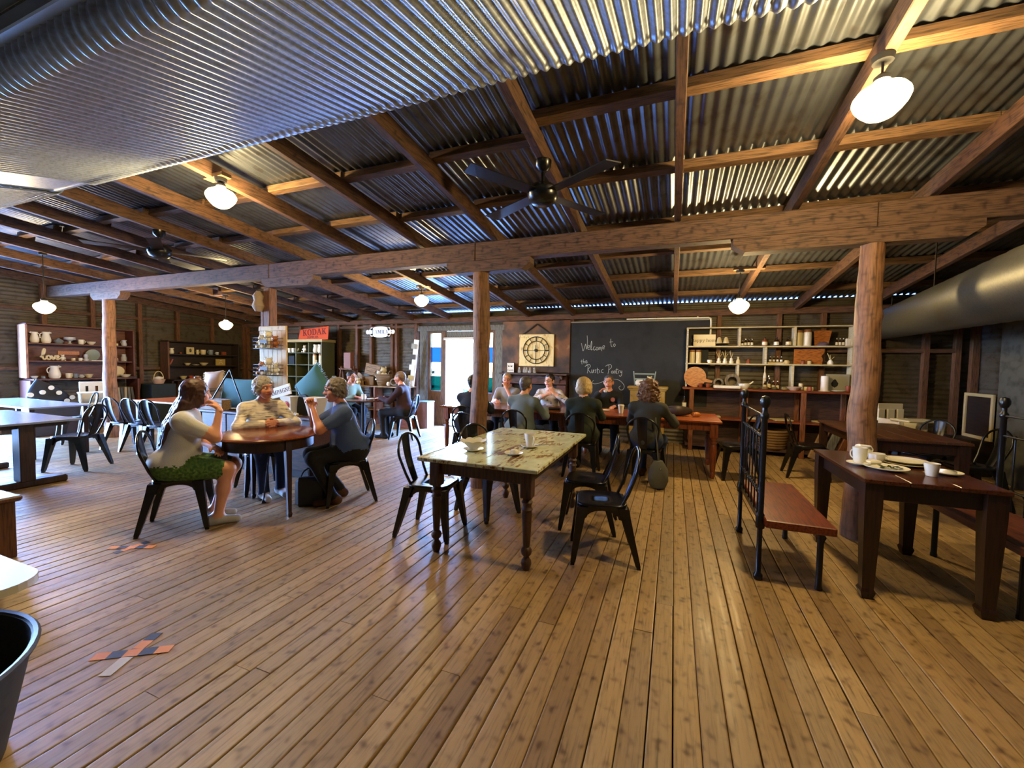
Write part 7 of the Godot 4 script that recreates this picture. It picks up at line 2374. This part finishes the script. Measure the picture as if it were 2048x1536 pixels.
	person({"at": Vector2(-3.245, -3.46), "face": Vector2(-0.62, 0.78), "label": "grey curly-haired woman in a blue tee with folded hands at her chin", "skin": sk[1], "top": cl.call("blue_tee", Color(0.27, 0.35, 0.52)), "legs": black, "shoes": shoe_b, "hair": "full", "hair_mat": hm.call("grey_hair", Color(0.50, 0.46, 0.42)), "lean": 0.26, "bust": true, "bulk": 1.24, "sleeve": 0.62, "glasses": true, "look": 0.1,
		"wrists": [Vector3(-0.05, 1.01, 0.34), Vector3(0.05, 1.0, 0.33)], "poles": [Vector3(-0.5, -1, 0.3), Vector3(0.5, -1, 0.3)], "hands": [[Vector3(0.5, 0.8, 0.1), Vector3(0.85, -0.5, 0.0), 1.0, 1.25], [Vector3(-0.5, 0.75, 0.2), Vector3(-0.85, -0.4, 0.2), -1.0, 1.25]],
		"knees": [Vector3(-0.12, 0.50, 0.34), Vector3(0.12, 0.50, 0.34)], "feet": [Vector3(-0.12, 0.09, 0.06), Vector3(0.12, 0.07, 0.16)]})
	# small table by the coloured glass
	person({"at": Vector2(-6.3, -6.75), "face": Vector2(0.9, 0.25), "label": "dark-haired diner with glasses in a pale green top at the small table", "skin": sk[1], "top": cl.call("sage_top", Color(0.50, 0.58, 0.50)), "legs": navy, "shoes": shoe_b, "hair": "short", "hair_mat": hm.call("dark_hair", Color(0.09, 0.075, 0.065)), "lean": 0.34, "glasses": true, "look": 0.1, "wrists": [Vector3(-0.1, 0.79, 0.40), Vector3(0.12, 0.79, 0.38)], "hands": flat})
	person({"at": Vector2(-4.9, -6.75), "face": Vector2(-0.95, 0.25), "label": "short-haired diner in a maroon jumper at the small table", "skin": sk[1], "top": cl.call("maroon_knit", Color(0.17, 0.05, 0.09)), "legs": black, "shoes": black, "hair": "short", "hair_mat": hm.call("sandy_hair", Color(0.45, 0.36, 0.28)), "lean": 0.22, "bulk": 1.12, "look": -0.15, "wrists": [Vector3(-0.1, 0.79, 0.42), Vector3(0.14, 0.79, 0.42)], "hands": flat})
	# long tables, backs to the camera
	person({"at": Vector2(-2.90, -5.70), "face": Vector2(0.05, -1.0), "label": "person in navy seen from behind the middle log post", "skin": sk[0], "top": navy, "legs": navy, "shoes": black, "hair": "short", "hair_mat": hm.call("blackish_hair", Color(0.06, 0.07, 0.10)), "lean": 0.2, "bulk": 1.2, "wrists": on_table, "hands": flat})
	person({"at": Vector2(-2.02, -5.56), "face": Vector2(0.1, -1.0), "label": "grey-haired man in a pale blue-grey shirt seen from behind", "skin": sk[0], "top": cl.call("pale_shirt", Color(0.44, 0.50, 0.50)), "legs": jeans, "shoes": black, "hair": "short", "hair_mat": hm.call("iron_hair", Color(0.36, 0.33, 0.33)), "lean": 0.22, "bulk": 1.15, "side": 0.04, "wrists": [Vector3(-0.2, 0.815, 0.42), Vector3(0.1, 0.815, 0.44)], "hands": flat})
	person({"at": Vector2(-1.14, -5.60), "face": Vector2(-0.05, -1.0), "label": "blonde diner in a dark green jumper seen from behind", "skin": sk[0], "top": cl.call("green_jumper", Color(0.15, 0.18, 0.12)), "legs": cl.call("olive_trousers", Color(0.13, 0.14, 0.09)), "shoes": black, "hair": "bob", "hair_mat": hm.call("blonde_hair", Color(0.80, 0.68, 0.44)), "lean": 0.16, "bulk": 1.08, "look": -0.25, "wrists": on_table, "hands": flat})
	person({"at": Vector2(-0.30, -5.52), "face": Vector2(0.15, -1.0), "label": "diner with curly brown hair in a grey-green cardigan seen from behind", "skin": sk[0], "top": cl.call("grey_cardigan", Color(0.19, 0.19, 0.15)), "legs": jeans, "shoes": shoe_b, "hair": "curly", "hair_mat": hm.call("curly_hair", Color(0.40, 0.26, 0.13)), "lean": 0.22, "bulk": 1.02, "look": -0.1, "wrists": [Vector3(-0.24, 0.815, 0.42), Vector3(0.16, 0.815, 0.44)], "hands": flat})
	# long tables, facing the camera
	person({"at": Vector2(-2.98, -7.42), "face": Vector2(0.1, 1.0), "label": "older diner with light hair and hand at the mouth beside the mantel", "skin": sk[1], "top": cl.call("grey_tee", Color(0.52, 0.50, 0.48)), "legs": navy, "shoes": black, "hair": "short", "hair_mat": hm.call("light_hair", Color(0.60, 0.52, 0.42)), "lean": 0.18, "glasses": true, "sleeve": 0.6, "look": 0.2, "wrists": [Vector3(-0.1, 0.815, 0.42), Vector3(0.03, 1.05, 0.24)], "poles": [Vector3(-0.6, -0.8, -0.3), Vector3(0.5, -1, 0.3)], "hands": [flat[0], [Vector3(-0.3, 0.6, -0.4), Vector3(-0.6, -0.1, -0.7), -1.0, 1.2]]})
	person({"at": Vector2(-2.14, -7.42), "face": Vector2(0.15, 1.0), "label": "smiling woman with short dark hair, glasses and floral blouse", "skin": sk[2], "top": floral, "legs": navy, "shoes": black, "hair": "short", "hair_mat": hm.call("espresso_hair", Color(0.10, 0.075, 0.07)), "lean": 0.16, "bulk": 1.15, "bust": true, "glasses": true, "sleeve": 1.55, "look": -0.35, "wrists": [Vector3(-0.02, 0.95, 0.30), Vector3(0.10, 0.98, 0.28)], "poles": [Vector3(-1, -0.5, 0.0), Vector3(1, -0.6, 0.0)], "hands": [[Vector3(0.8, 0.4, -0.1), Vector3(0.2, -0.2, -0.9), 1.0, 1.2], [Vector3(-0.5, 0.7, -0.1), Vector3(-0.4, -0.2, -0.9), -1.0, 1.2]]})
	var p := person({"at": Vector2(-1.06, -7.38), "face": Vector2(0.1, 1.0), "label": "grey-cropped man in black with glasses sipping from a white cup", "skin": sk[1], "top": black, "legs": black, "shoes": black, "hair": "short", "hair_mat": hm.call("steel_hair", Color(0.30, 0.28, 0.27)), "lean": 0.08, "glasses": true, "look": -0.1, "nod": -0.05, "wrists": [Vector3(-0.15, 1.01, 0.17), Vector3(0.13, 0.815, 0.40)], "poles": [Vector3(-0.8, -0.9, 0.1), Vector3(0.6, -0.8, -0.3)], "hands": [[Vector3(0.6, 0.75, 0.1), Vector3(0.75, -0.5, 0.2), 1.0, 1.0], flat[1]]})
	part(p, "badge", MB.new().lathe(solid([[0.038, 0], [0.036, 0.006]]), 18, Transform3D(Basis(Vector3.RIGHT, PI / 2 - 0.1), Vector3(0.08, 0.90, 0.105))), M.pink_ware, Transform3D(), "round pink badge")
	mug(Vector3(-1.085, 1.03, -7.20), 0.055, 0.045, M.china_white, "white coffee cup held to the mouth of the man in black", 2.9, "", 0.6)
	chair(-2.98, -7.40, Vector2(0.1, 1.0), "black metal chair under the diner with a hand at the mouth")
	chair(-2.14, -7.40, Vector2(0.15, 1.0), "black metal chair under the woman in the floral blouse")
	chair(-1.06, -7.36, Vector2(0.1, 1.0), "black metal chair under the man sipping coffee")
